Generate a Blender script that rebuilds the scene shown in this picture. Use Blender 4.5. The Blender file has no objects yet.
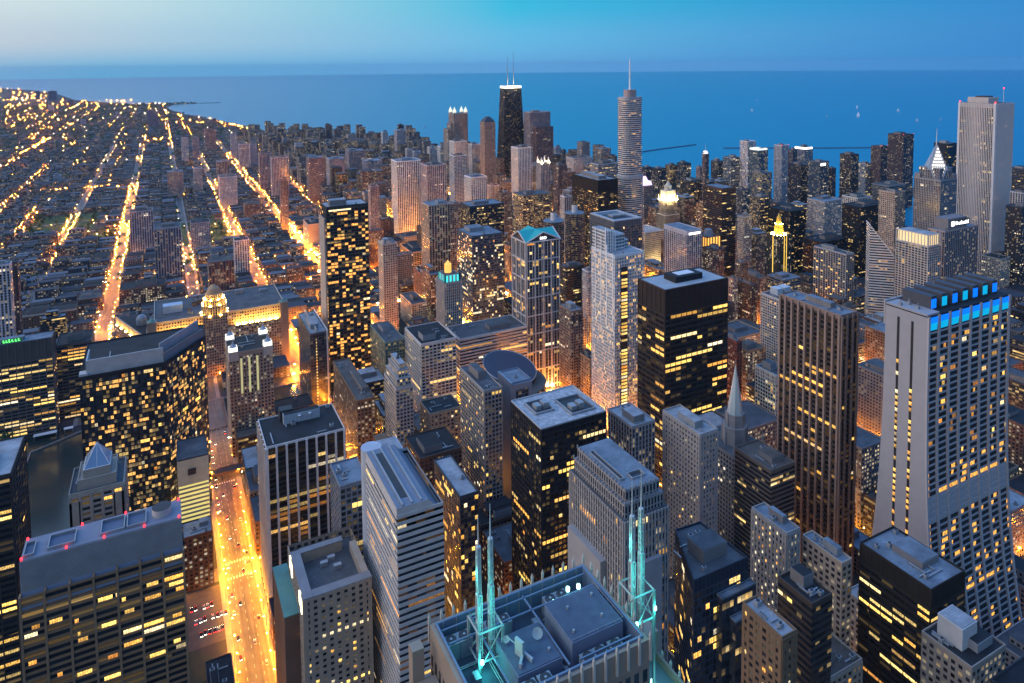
import bpy, math, random
from mathutils import Vector, Matrix
random.seed(11)
SC=bpy.context.scene; COL=SC.collection
RAD=math.radians
EYE=413.0
# ------------------------------------------------------------------ camera
cam=bpy.data.cameras.new('camera'); camo=bpy.data.objects.new('camera',cam); COL.objects.link(camo); SC.camera=camo
cam.sensor_fit='HORIZONTAL'; cam.sensor_width=36; cam.lens=36*693/1024
cam.shift_y=-(341.5-109.7)/1024; cam.clip_start=1; cam.clip_end=90000
AZ,PT,RO=RAD(27.0),RAD(3.7),RAD(.545)
right=Vector((math.cos(AZ),-math.sin(AZ),0)); fwd=Vector((math.sin(AZ)*math.cos(PT),math.cos(AZ)*math.cos(PT),-math.sin(PT))); up=right.cross(fwd)
cr=right*math.cos(RO)-up*math.sin(RO); cu=up*math.cos(RO)+right*math.sin(RO)
M=Matrix((cr,cu,-fwd)).transposed().to_4x4(); M.translation=(0,0,EYE); camo.matrix_world=M
def PX(X,Y,Z):
    v=Vector((X,Y,Z-EYE)); d=v.dot(fwd)
    return (512+693*v.dot(cr)/d,109.7-693*v.dot(cu)/d) if d>1 else (-999,-999)

# ------------------------------------------------------------------ mesh builder
class MB:
    def __init__(s): s.v=[];s.f=[];s.uv=[];s.mi=[]
    def face(s,pts,mi=0,uv=None):
        b=len(s.v); s.v+= [tuple(p) for p in pts]; s.f.append(tuple(range(b,b+len(pts)))); s.mi.append(mi)
        s.uv+= uv if uv else [(0,-9)]*len(pts)
    def box(s,x0,x1,y0,y1,z0,z1,mi=0,bottom=False):
        b=len(s.v)
        s.v+=[(x0,y0,z0),(x1,y0,z0),(x1,y1,z0),(x0,y1,z0),(x0,y0,z1),(x1,y0,z1),(x1,y1,z1),(x0,y1,z1)]
        F=[(4,5,6,7),(0,1,5,4),(1,2,6,5),(2,3,7,6),(3,0,4,7)]+([(3,2,1,0)] if bottom else [])
        for f in F: s.f.append(tuple(b+i for i in f)); s.mi.append(mi); s.uv+=[(0,-9)]*4
    def obox(s,c,a,half,mi=0):
        """box with rotation a about z; half=(hx,hy,hz); c centre"""
        ca,sa=math.cos(a),math.sin(a); b=len(s.v)
        for z in(-1,1):
            for x,y in((-1,-1),(1,-1),(1,1),(-1,1)):
                X,Y=x*half[0],y*half[1]; s.v.append((c[0]+X*ca-Y*sa,c[1]+X*sa+Y*ca,c[2]+z*half[2]))
        for f in((4,5,6,7),(0,1,5,4),(1,2,6,5),(2,3,7,6),(3,0,4,7),(3,2,1,0)): s.f.append(tuple(b+i for i in f)); s.mi.append(mi); s.uv+=[(0,-9)]*4
    def bar(s,p,q,w,mi=0,n=4,w2=None):
        p,q=Vector(p),Vector(q); d=(q-p).normalized(); a=d.orthogonal().normalized() if abs(d.z)<.95 else Vector((1,0,0)); a=(a-d*a.dot(d)).normalized(); c=d.cross(a)
        w2=w if w2 is None else w2; b=len(s.v)
        for P,W in((p,w),(q,w2)):
            for k in range(n):
                t=2*math.pi*(k+.5)/n; s.v.append(tuple(P+(a*math.cos(t)+c*math.sin(t))*W))
        for k in range(n):
            j=(k+1)%n; s.f.append((b+k,b+j,b+n+j,b+n+k)); s.mi.append(mi); s.uv+=[(0,-9)]*4
        s.f.append(tuple(b+n+k for k in range(n))); s.mi.append(mi); s.uv+=[(0,-9)]*n
        s.f.append(tuple(b+n-1-k for k in range(n))); s.mi.append(mi); s.uv+=[(0,-9)]*n
    def prism(s,poly,z0,z1,bay=3.,fl=3.6,crown=0.,mi=0,cap=None,top=None,seed=0):
        """walls of a footprint (counter clockwise); uv in window cells; top: other polygon at z1"""
        n=len(poly); T=top or poly
        for i in range(n):
            a,b_=poly[i],poly[(i+1)%n]; c,d=T[i],T[(i+1)%n]
            L=math.hypot(b_[0]-a[0],b_[1]-a[1]); k=max(1,round(L/bay)); u=(seed+i)*64
            v0=(z1-crown-z0)/fl; v1=-crown/fl
            s.face([(a[0],a[1],z0),(b_[0],b_[1],z0),(d[0],d[1],z1),(c[0],c[1],z1)],mi,[(u,v0),(u+k,v0),(u+k,v1),(u,v1)])
        if cap is not None: s.face([(p[0],p[1],z1) for p in T],cap)
    def cyl(s,cx,cy,r,z0,z1,n=24,mi=0,cap=0,bay=3.,fl=3.3,crown=0.,r2=None,seed=0):
        r2=r if r2 is None else r2
        P=lambda R:[(cx+R*math.cos(2*math.pi*k/n),cy+R*math.sin(2*math.pi*k/n)) for k in range(n)]
        L=2*math.pi*r/n; per=max(1,round(L/bay)); p,q=P(r),P(r2)
        for k in range(n):
            j=(k+1)%n; u=seed*64+k*per
            s.face([(p[k][0],p[k][1],z0),(p[j][0],p[j][1],z0),(q[j][0],q[j][1],z1),(q[k][0],q[k][1],z1)],mi,[(u,(z1-crown-z0)/fl),(u+per,(z1-crown-z0)/fl),(u+per,-crown/fl),(u,-crown/fl)])
        if cap is not None and r2>.01: s.face([(a,b,z1) for a,b in q],cap)
    def ring(s,poly,t,z0,z1,mi=0):
        """parapet: band of thickness t along the inside of a convex footprint"""
        ins=inset(poly,t); n=len(poly)
        for i in range(n):
            j=(i+1)%n; a,b_,c,d=poly[i],poly[j],ins[j],ins[i]
            s.face([(a[0],a[1],z0),(b_[0],b_[1],z0),(b_[0],b_[1],z1),(a[0],a[1],z1)],mi)
            s.face([(a[0],a[1],z1),(b_[0],b_[1],z1),(c[0],c[1],z1),(d[0],d[1],z1)],mi)
            s.face([(c[0],c[1],z0),(d[0],d[1],z0),(d[0],d[1],z1),(c[0],c[1],z1)],mi)
    def mesh(s,name,mats):
        me=bpy.data.meshes.new(name); me.from_pydata(s.v,[],s.f)
        if not isinstance(mats,(list,tuple)): mats=[mats]
        for m in mats: me.materials.append(m)
        me.polygons.foreach_set('material_index',s.mi)
        uv=me.uv_layers.new(name='UVMap'); flat=[c for p in s.uv for c in p]; uv.data.foreach_set('uv',flat); me.update(); return me
    def build(s,name,mats,parent=None,loc=None):
        o=bpy.data.objects.new(name,s.mesh(name,mats)); COL.objects.link(o)
        if parent is not None: o.parent=parent
        if loc: o.location=loc
        return o
def inset(poly,t):
    n=len(poly); out=[]
    for i in range(n):
        p0,p1,p2=Vector(poly[i-1]),Vector(poly[i]),Vector(poly[(i+1)%n])
        e1=(p1-p0).normalized(); e2=(p2-p1).normalized(); n1=Vector((-e1.y,e1.x)); n2=Vector((-e2.y,e2.x)); b=(n1+n2)
        b=b/max(.3,(b.dot(n1))) ; out.append((p1.x+b.x*t,p1.y+b.y*t))
    return out
def rect(x0,x1,y0,y1): return [(x0,y0),(x1,y0),(x1,y1),(x0,y1)]
def tag(o,label=None,cat=None,group=None,kind=None):
    if label: o['label']=label
    if cat: o['category']=cat
    if group: o['group']=group
    if kind: o['kind']=kind
    return o
def thing(name,label,cat,loc=(0,0,0),group=None,rz=0):
    o=bpy.data.objects.new(name,None); COL.objects.link(o); o.location=loc; o.rotation_euler=(0,0,rz); o.empty_display_size=.1
    return tag(o,label,cat,group)
def part(name,me,parent,loc=None,rz=0):
    o=bpy.data.objects.new(name,me); COL.objects.link(o); o.parent=parent
    if loc: o.location=loc
    if rz: o.rotation_euler=(0,0,rz)
    return o
def dup_tree(o,parent=None):
    c=o.copy(); COL.objects.link(c)
    if parent is not None: c.parent=parent
    for ch in o.children: dup_tree(ch,c)
    return c

# ------------------------------------------------------------------ materials
def N(t,ty,**k):
    n=t.nodes.new(ty)
    for a,b in k.items():
        if a.startswith('i_'):
            key=a[2:]; key=int(key) if key.isdigit() else key
            if isinstance(b,bpy.types.NodeSocket): t.links.new(b,n.inputs[key])
            else: n.inputs[key].default_value=b
        else: setattr(n,a,b)
    return n
def mth(t,op,a,b=None,c=None,clamp=False):
    n=t.nodes.new('ShaderNodeMath'); n.operation=op; n.use_clamp=clamp
    for i,x in enumerate((a,b,c)):
        if x is None: continue
        if isinstance(x,bpy.types.NodeSocket): t.links.new(x,n.inputs[i])
        else: n.inputs[i].default_value=x
    return n.outputs[0]
def mixc(t,f,a,b,blend='MIX'):
    n=t.nodes.new('ShaderNodeMix'); n.data_type='RGBA'; n.blend_type=blend
    for s_,x in((n.inputs[0],f),(n.inputs[6],a),(n.inputs[7],b)):
        if isinstance(x,bpy.types.NodeSocket): t.links.new(x,s_)
        else: s_.default_value=(x if isinstance(x,(int,float)) else (*x[:3],1))
    return n.outputs[2]
def newmat(name):
    m=bpy.data.materials.new(name); m.use_nodes=True; t=m.node_tree; t.nodes.clear()
    out=t.nodes.new('ShaderNodeOutputMaterial'); p=t.nodes.new('ShaderNodeBsdfPrincipled'); t.links.new(p.outputs[0],out.inputs[0])
    m.cycles.emission_sampling='NONE'
    return m,t,p
def setp(t,p,name,x):
    s=p.inputs[name]
    if isinstance(x,bpy.types.NodeSocket): t.links.new(x,s)
    else: s.default_value=x if isinstance(x,(int,float)) else (*x[:3],1)
_mc={}
def plain(name,col,rough=.7,metal=0.,var=.25,scale=.15,em=None,est=0,light=False,spec=.3):
    key=(name,col,rough,est)
    if key in _mc: return _mc[key]
    m,t,p=newmat(name)
    tc=N(t,'ShaderNodeTexCoord'); nz=N(t,'ShaderNodeTexNoise',i_Vector=tc.outputs['Object'],i_Scale=scale,i_Detail=4.)
    f=mth(t,'MULTIPLY_ADD',nz.outputs[0],var*2,1-var)
    mx=N(t,'ShaderNodeVectorMath',operation='SCALE'); mx.inputs[0].default_value=col[:3]; t.links.new(f,mx.inputs['Scale'])
    setp(t,p,'Base Color',mx.outputs[0]); p.inputs['Roughness'].default_value=rough; p.inputs['Metallic'].default_value=metal; p.inputs['Specular IOR Level'].default_value=spec
    if em: p.inputs['Emission Color'].default_value=(*em,1); p.inputs['Emission Strength'].default_value=est
    if light: m.cycles.emission_sampling='FRONT'
    _mc[key]=m; return m
WARM=[(1.,.60,.16),(1.,.74,.34)]; AMB=[(1.,.42,.08),(1.,.62,.2)]; PALEW=[(1.,.72,.36),(1.,.9,.7)]
# window share w/h, lit chance, lit floor-strip chance, strength, colours, glass colour, glass roughness
STY=dict(
 bands=dict(ww=1.01,wh=.52,lit=.08,strip=.12,em=1.6,wc=WARM,gl=(.014,.017,.024)),
 stripes=dict(ww=1.01,wh=.5,lit=.03,strip=.07,em=1.,wc=AMB,gl=(.02,.025,.035)),
 dkbands=dict(ww=1.01,wh=.5,lit=.02,strip=.05,em=1.4,wc=WARM,gl=(.012,.012,.016)),
 dkgrid=dict(ww=.8,wh=.6,lit=.07,strip=.08,em=1.5,wc=WARM,gl=(.014,.016,.022)),
 daley=dict(ww=.94,wh=.62,lit=.05,strip=.1,em=1.2,wc=WARM,gl=(.012,.012,.014)),
 piers=dict(ww=.84,wh=.7,lit=.2,strip=.02,em=.35,wc=WARM,gl=(.014,.014,.014)),
 ribs=dict(ww=.6,wh=.74,lit=.035,strip=.03,em=1.1,wc=AMB,gl=(.012,.012,.014)),
 strips=dict(ww=.66,wh=.9,lit=.08,strip=.01,em=1.,wc=WARM,gl=(.02,.022,.03)),
 fins=dict(ww=.56,wh=.84,lit=.17,strip=.015,em=1.5,wc=PALEW,gl=(.018,.022,.03)),
 punch=dict(ww=.56,wh=.54,lit=.24,strip=.03,em=1.7,wc=PALEW,gl=(.02,.022,.03)),
 resi=dict(ww=.66,wh=.55,lit=.2,strip=.04,em=1.5,wc=WARM,gl=(.025,.03,.035)),
 grid=dict(ww=.74,wh=.62,lit=.16,strip=.03,em=1.5,wc=WARM,gl=(.018,.022,.03)),
 glass=dict(ww=.92,wh=.86,lit=.07,strip=.02,em=.9,wc=WARM,gl=(.03,.04,.055)),
 blueglass=dict(ww=.9,wh=.74,lit=.2,strip=.06,em=1.4,wc=PALEW,gl=(.03,.045,.07)),
 goldglass=dict(ww=.86,wh=.56,lit=.26,strip=.09,em=1.6,wc=WARM,gl=(.016,.018,.022)),
 blank=dict(ww=.3,wh=.3,lit=.08,strip=0.,em=.8,wc=PALEW,gl=(.03,.03,.04)),
)
def facade(sty,wall,lit=None,em=1.,cool=False,strip=None,objcol=False):
    S=STY[sty]; lit=S['lit'] if lit is None else lit; strip=S['strip'] if strip is None else strip
    key=('fac',sty,wall,lit,em,cool,strip,objcol)
    if key in _mc: return _mc[key]
    m,t,p=newmat('facade_'+sty)
    tc=N(t,'ShaderNodeTexCoord'); sp=N(t,'ShaderNodeSeparateXYZ',i_Vector=tc.outputs['UV']); u,v=sp.outputs[0],sp.outputs[1]
    oi=N(t,'ShaderNodeObjectInfo'); seed=mth(t,'MULTIPLY',oi.outputs['Random'],57.)
    iu,iv=mth(t,'FLOOR',u),mth(t,'FLOOR',v); fu,fv=mth(t,'FRACT',u),mth(t,'FRACT',v)
    du=mth(t,'ABSOLUTE',mth(t,'SUBTRACT',fu,.5)); dv=mth(t,'ABSOLUTE',mth(t,'SUBTRACT',fv,.5))
    mask=mth(t,'MULTIPLY',mth(t,'MULTIPLY',mth(t,'LESS_THAN',du,S['ww']/2),mth(t,'LESS_THAN',dv,S['wh']/2)),mth(t,'GREATER_THAN',v,0.))
    def cxyz(a,b,c):
        n=N(t,'ShaderNodeCombineXYZ'); 
        for i,x in enumerate((a,b,c)): t.links.new(x,n.inputs[i]) if isinstance(x,bpy.types.NodeSocket) else setattr(n.inputs[i],'default_value',x)
        return n.outputs[0]
    w1=N(t,'ShaderNodeTexWhiteNoise',i_Vector=cxyz(iu,iv,seed)); r1=w1.outputs['Value']; sc=N(t,'ShaderNodeSeparateColor',i_Color=w1.outputs['Color'])
    g=mth(t,'FLOOR',mth(t,'DIVIDE',u,4.)); w2=N(t,'ShaderNodeTexWhiteNoise',i_Vector=cxyz(g,iv,mth(t,'ADD',seed,9.3))); r2=w2.outputs['Value']
    cl=N(t,'ShaderNodeTexNoise',i_Vector=cxyz(mth(t,'MULTIPLY',u,.11),mth(t,'MULTIPLY',v,.09),seed),i_Scale=1.,i_Detail=1.)
    pl=mth(t,'MULTIPLY',mth(t,'MULTIPLY_ADD',cl.outputs[0],3.,-.5,clamp=False),lit)
    on=mth(t,'MAXIMUM',mth(t,'LESS_THAN',r1,pl),mth(t,'MULTIPLY',mth(t,'LESS_THAN',r2,strip),mth(t,'LESS_THAN',r1,.85)))
    wc=PALEW if cool else S['wc']
    ec=mixc(t,sc.outputs[1],wc[0],wc[1])
    blind=mth(t,'MULTIPLY_ADD',mth(t,'LESS_THAN',fv,mth(t,'MULTIPLY_ADD',sc.outputs[2],.5,.2)),-.45,1.)
    es=mth(t,'MULTIPLY',mth(t,'MULTIPLY',on,mask),mth(t,'MULTIPLY',mth(t,'MULTIPLY_ADD',mth(t,'MULTIPLY',sc.outputs[0],sc.outputs[0]),1.25,.12),blind))
    es=mth(t,'MULTIPLY',es,S['em']*em)
    nz=N(t,'ShaderNodeTexNoise',i_Vector=tc.outputs['Object'],i_Scale=.06,i_Detail=5.); 
    fz=mth(t,'MULTIPLY_ADD',nz.outputs[0],.6,.60); fz=mth(t,'MULTIPLY',fz,mth(t,'MULTIPLY_ADD',mth(t,'LESS_THAN',fv,.07),-.12,1.))
    vm=N(t,'ShaderNodeVectorMath',operation='SCALE'); t.links.new(fz,vm.inputs['Scale'])
    if objcol: t.links.new(oi.outputs['Color'],vm.inputs[0])
    else: vm.inputs[0].default_value=wall
    glv=N(t,'ShaderNodeVectorMath',operation='SCALE'); glv.inputs[0].default_value=S['gl']; t.links.new(mth(t,'MULTIPLY_ADD',sc.outputs[2],1.2,.5),glv.inputs['Scale'])
    setp(t,p,'Base Color',mixc(t,mask,vm.outputs[0],glv.outputs[0]))
    setp(t,p,'Roughness',mth(t,'MULTIPLY_ADD',mask,-.6,.78)); setp(t,p,'Specular IOR Level',mth(t,'MULTIPLY_ADD',mask,.35,.2))
    setp(t,p,'Emission Color',ec); setp(t,p,'Emission Strength',es)
    _mc[key]=m; return m
ROOFS=dict(blue=(.24,.30,.36),grey=(.12,.13,.145),dark=(.03,.032,.037),white=(.42,.45,.48),tan=(.15,.13,.115))
def roofm(k):
    key=('roofm',k)
    if key in _mc: return _mc[key]
    m,t,p=newmat('roof_'+k); tc=N(t,'ShaderNodeTexCoord'); a=N(t,'ShaderNodeTexNoise',i_Vector=tc.outputs['Object'],i_Scale=.09,i_Detail=6.); b=N(t,'ShaderNodeTexVoronoi',i_Vector=tc.outputs['Object'],i_Scale=.16); 
    br=N(t,'ShaderNodeTexBrick',i_Vector=tc.outputs['Object'],i_Scale=.22); br.inputs['Color1'].default_value=(1,1,1,1); br.inputs['Color2'].default_value=(.78,.78,.78,1); br.inputs['Mortar'].default_value=(.5,.5,.5,1); br.inputs['Mortar Size'].default_value=.012
    f=mth(t,'MULTIPLY',mth(t,'MULTIPLY_ADD',a.outputs[0],1.5,.25),mth(t,'MULTIPLY_ADD',b.outputs['Distance'],.12,.7))
    v=N(t,'ShaderNodeVectorMath',operation='SCALE'); v.inputs[0].default_value=ROOFS[k]; t.links.new(f,v.inputs['Scale'])
    setp(t,p,'Base Color',mixc(t,.8,v.outputs[0],br.outputs[0],'MULTIPLY')); p.inputs['Roughness'].default_value=.75; p.inputs['Specular IOR Level'].default_value=.3
    _mc[key]=m; return m
METAL=plain('roof_metal',(.32,.34,.36),.5,.3); DKM=plain('dark_metal',(.05,.05,.055),.5,.2); WHITEP=plain('white_paint',(.7,.7,.7),.5,var=.1)
RED=plain('beacon_red',(.3,.02,.02),.4,em=(1.,.02,.03),est=5.); GLOWW=plain('sign_white',(.5,.5,.5),.4,em=(1.,.95,.9),est=2.2)
LAMP=plain('sodium_lamp',(.4,.3,.2),.4,em=(1.,.35,.012),est=3900.,light=True)
LAMPC=plain('lamp_cap',(.4,.3,.2),.4,em=(1.,.44,.07),est=14.)
LAMPW=plain('pale_lamp',(.4,.3,.2),.4,em=(1.,.66,.28),est=300.,light=True)
WIN=[plain('lit_window_%d'%i,(.05,.05,.05),.3,em=c,est=e,var=.1) for i,(c,e) in enumerate([((1.,.60,.13),1.5),((1.,.68,.22),1.1),((1.,.5,.08),.9),((1.,.66,.2),.6),((1.,.42,.06),.5)])]
# glow varies inside every lit window
for m in WIN:
    t=m.node_tree; p=[n for n in t.nodes if n.type=='BSDF_PRINCIPLED'][0]
    tc=N(t,'ShaderNodeTexCoord'); nz=N(t,'ShaderNodeTexNoise',i_Vector=tc.outputs['Object'],i_Scale=.55,i_Detail=3.); oi=N(t,'ShaderNodeObjectInfo')
    e=p.inputs['Emission Strength'].default_value
    nz.inputs['Scale'].default_value=.8
    c0=tuple(p.inputs['Emission Color'].default_value)[:3]; w_=N(t,'ShaderNodeTexWhiteNoise'); w_.noise_dimensions='1D'; t.links.new(oi.outputs['Random'],w_.inputs['W'])
    rmp=t.nodes.new('ShaderNodeValToRGB'); t.links.new(w_.outputs['Value'],rmp.inputs[0]); el_=rmp.color_ramp.elements; el_[0].color=(1,.36,.05,1); el_[1].color=(1,.86,.58,1); k_=el_.new(.35); k_.color=(*c0,1); k_=el_.new(.8); k_.color=(*c0,1)
    t.links.new(rmp.outputs[0],p.inputs['Emission Color'])
    setp(t,p,'Emission Strength',mth(t,'MULTIPLY',mth(t,'MULTIPLY',mth(t,'MULTIPLY_ADD',nz.outputs[0],3.2,-.75,clamp=False),mth(t,'MULTIPLY_ADD',mth(t,'LESS_THAN',mth(t,'FRACT',mth(t,'DIVIDE',N(t,'ShaderNodeSeparateXYZ',i_Vector=tc.outputs['Object']).outputs[0],1.25)),.14),-.8,1.)),mth(t,'MULTIPLY_ADD',oi.outputs['Random'],e*1.2,e*.4)))

# ------------------------------------------------------------------ roof kit
def roofkit(t,poly,z,roof='grey',wallm=None,pent=1,units=2,par=1.3,rng=None,beacon=0,fancy=False):
    rng=rng or random
    r=MB(); ins=inset(poly,.35); r.prism(ins,z-.4,z+.12,cap=0); ro=r.build('roof',roofm(roof),t)
    if par:
        m=MB(); m.ring(poly,.5,z,z+par); m.build('parapet',wallm if wallm else METAL,t)
    xs=[p[0] for p in poly]; ys=[p[1] for p in poly]; x0,x1,y0,y1=min(xs),max(xs),min(ys),max(ys); w,d=x1-x0,y1-y0
    spots=[]
    for k in range(pent):
        pw,pd,ph=w*rng.uniform(.28,.5),d*rng.uniform(.28,.5),rng.uniform(3.5,7)
        px=x0+w*.1+rng.random()*(w*.8-pw); py=y0+d*.1+rng.random()*(d*.8-pd)
        if any(px<a+c and a<px+pw and py<b+e and b<py+pd for a,b,c,e in spots): continue
        spots.append((px,py,pw,pd))
        m=MB(); m.box(px,px+pw,py,py+pd,z+.12,z+ph); m.box(px+.3,px+pw-.3,py+.3,py+pd-.3,z+ph,z+ph+.25,1); m.build('penthouse',[plain('penthouse_pale',(.26,.28,.3),.7) if rng.random()<.4 else plain('penthouse_wall',(.2,.19,.19)),roofm(roof)],ro)
    for k in range(units):
        for _ in range(8):
            s=rng.uniform(2.,3.6); px=x0+1.5+rng.random()*max(.1,w-s-3); py=y0+1.5+rng.random()*max(.1,d-s-3)
            if not any(px<a+c+.5 and a<px+s+.5 and py<b+e+.5 and b<py+s+.5 for a,b,c,e in spots): break
        else: continue
        spots.append((px,py,s,s)); m=MB(); m.box(px,px+s,py,py+s*.8,z+.12,z+2.2); m.cyl(px+s/2,py+s*.4,s*.3,z+2.2,z+2.6,10,mi=1,cap=1); m.build('cooling_unit',[METAL,DKM],ro)
    if units>=2 and math.hypot(t.location.x,t.location.y)<900:
        for k in range(4):
            L_=rng.uniform(3,min(w,d)*.5); px,py=x0+2+rng.random()*max(.1,w-L_-4),y0+2+rng.random()*max(.1,d-L_-4); m=MB()
            if k%2: m.box(px,px+L_,py,py+.7,z+.3,z+1.)
            else: m.box(px,px+.7,py,py+L_,z+.35,z+1.1)
            m.build('duct',METAL,ro)
        m=MB(); px,py=x0+w*rng.random()*.8+w*.1,y0+d*.5; m.bar((px,py,z),(px,py,z+6),.1); m.build('roof_antenna',METAL,ro)
    for k in range(beacon):
        p=poly[k%len(poly)]; m=MB(); c=((x0+x1)/2,(y0+y1)/2); q=(p[0]+(c[0]-p[0])*.04,p[1]+(c[1]-p[1])*.04)
        m.cyl(q[0],q[1],.5,z+par,z+par+1.1,8); m.build('beacon_light',RED,t)
    return spots

# ------------------------------------------------------------------ relief on near fronts, lit windows as parts
_wmesh={}
def winmesh(w,h,i):
    k=(round(w,1),round(h,1),i)
    if k not in _wmesh:
        m=MB(); m.box(.12,k[0]-.12,-.12,-.02,-k[1],0,bottom=True); _wmesh[k]=m.mesh('window',WIN[i])
    return _wmesh[k]
def fronts(x0,x1,y0,y1,cx,cy):
    """visible fronts seen from the deck: (origin, angle, length)"""
    F=[((x0,y0),0,x1-x0)]
    if cx+x0>5: F.append(((x0,y1),-math.pi/2,y1-y0))
    if cx+x1<-5: F.append(((x1,y0),math.pi/2,y1-y0))
    return F
def relief(t,F,z1,crown,zb,bay,fl,pw,pd,sh,sd,matp,mats,vis=None):
    """piers and spandrel bands standing proud of the glass"""
    for (o,a,L) in F:
        n=max(1,round(L/bay)); b=L/n; ca,sa=math.cos(a),math.sin(a); P=MB(); S=MB()
        def put(mb,u0,u1,za,zc,dep):
            c=((u0+u1)/2,-dep/2+.0); mb.obox((o[0]+c[0]*ca-c[1]*sa,o[1]+c[0]*sa+c[1]*ca,(za+zc)/2),a,((u1-u0)/2,dep/2,(zc-za)/2))
        if pw:
            for k in range(n+1):
                u=min(max(k*b,pw/2),L-pw/2); put(P,u-pw/2,u+pw/2,zb,z1,pd)
        if sh:
            z=z1-crown
            while z>zb+1:
                put(S,.01,L-.01,z-sh/2,z+sh/2,sd); z-=fl
        if P.v: P.build('pier_frame',matp,t)
        if S.v: S.build('spandrel_frame',mats,t)
def litwin(t,F,z1,crown,zb,bay,fl,sh,lit,strip,rng,cap=90,tones=(0,0,1,1,2,3),run=(2,7),floors=None):
    L_=[]
    for fi,(o,a,L) in enumerate(F):
        n=max(1,round(L/bay)); b=L/n; m=int((z1-crown-zb)/fl)
        for r in range(m):
            used=set()
            k=0
            allrow=floors and r in floors
            while k<n:
                if rng.random()<(.8 if allrow else strip):
                    q=min(n-k,rng.randint(*run)); L_.append((fi,k,q,r,b)); k+=q
                elif rng.random()<lit: L_.append((fi,k,1,r,b)); k+=1
                k+=1
    rng.shuffle(L_); rest=[]
    for i,(fi,k,q,r,b) in enumerate(L_):
        o,a,L=F[fi]; h=fl-sh-.25; z=z1-crown-r*fl-sh/2-.12
        if i<cap: part('window',winmesh(q*b,h,rng.choice(tones)),t,(o[0]+k*b*math.cos(a),o[1]+k*b*math.sin(a),z),a)
        else: rest.append((o,a,k*b,q*b,z,h))
    if rest:
        m=MB()
        for o,a,u,w,z,h in rest:
            c=(u+w/2,-.07); m.obox((o[0]+c[0]*math.cos(a)-c[1]*math.sin(a),o[1]+c[0]*math.sin(a)+c[1]*math.cos(a),z-h/2),a,(w/2-.12,.05,h/2))
        tag(m.build('window_glow',WIN[1],t),kind='stuff')

FOOT=[]   # footprints in use
def foot(x0,x1,y0,y1): FOOT.append((x0,x1,y0,y1))

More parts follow.
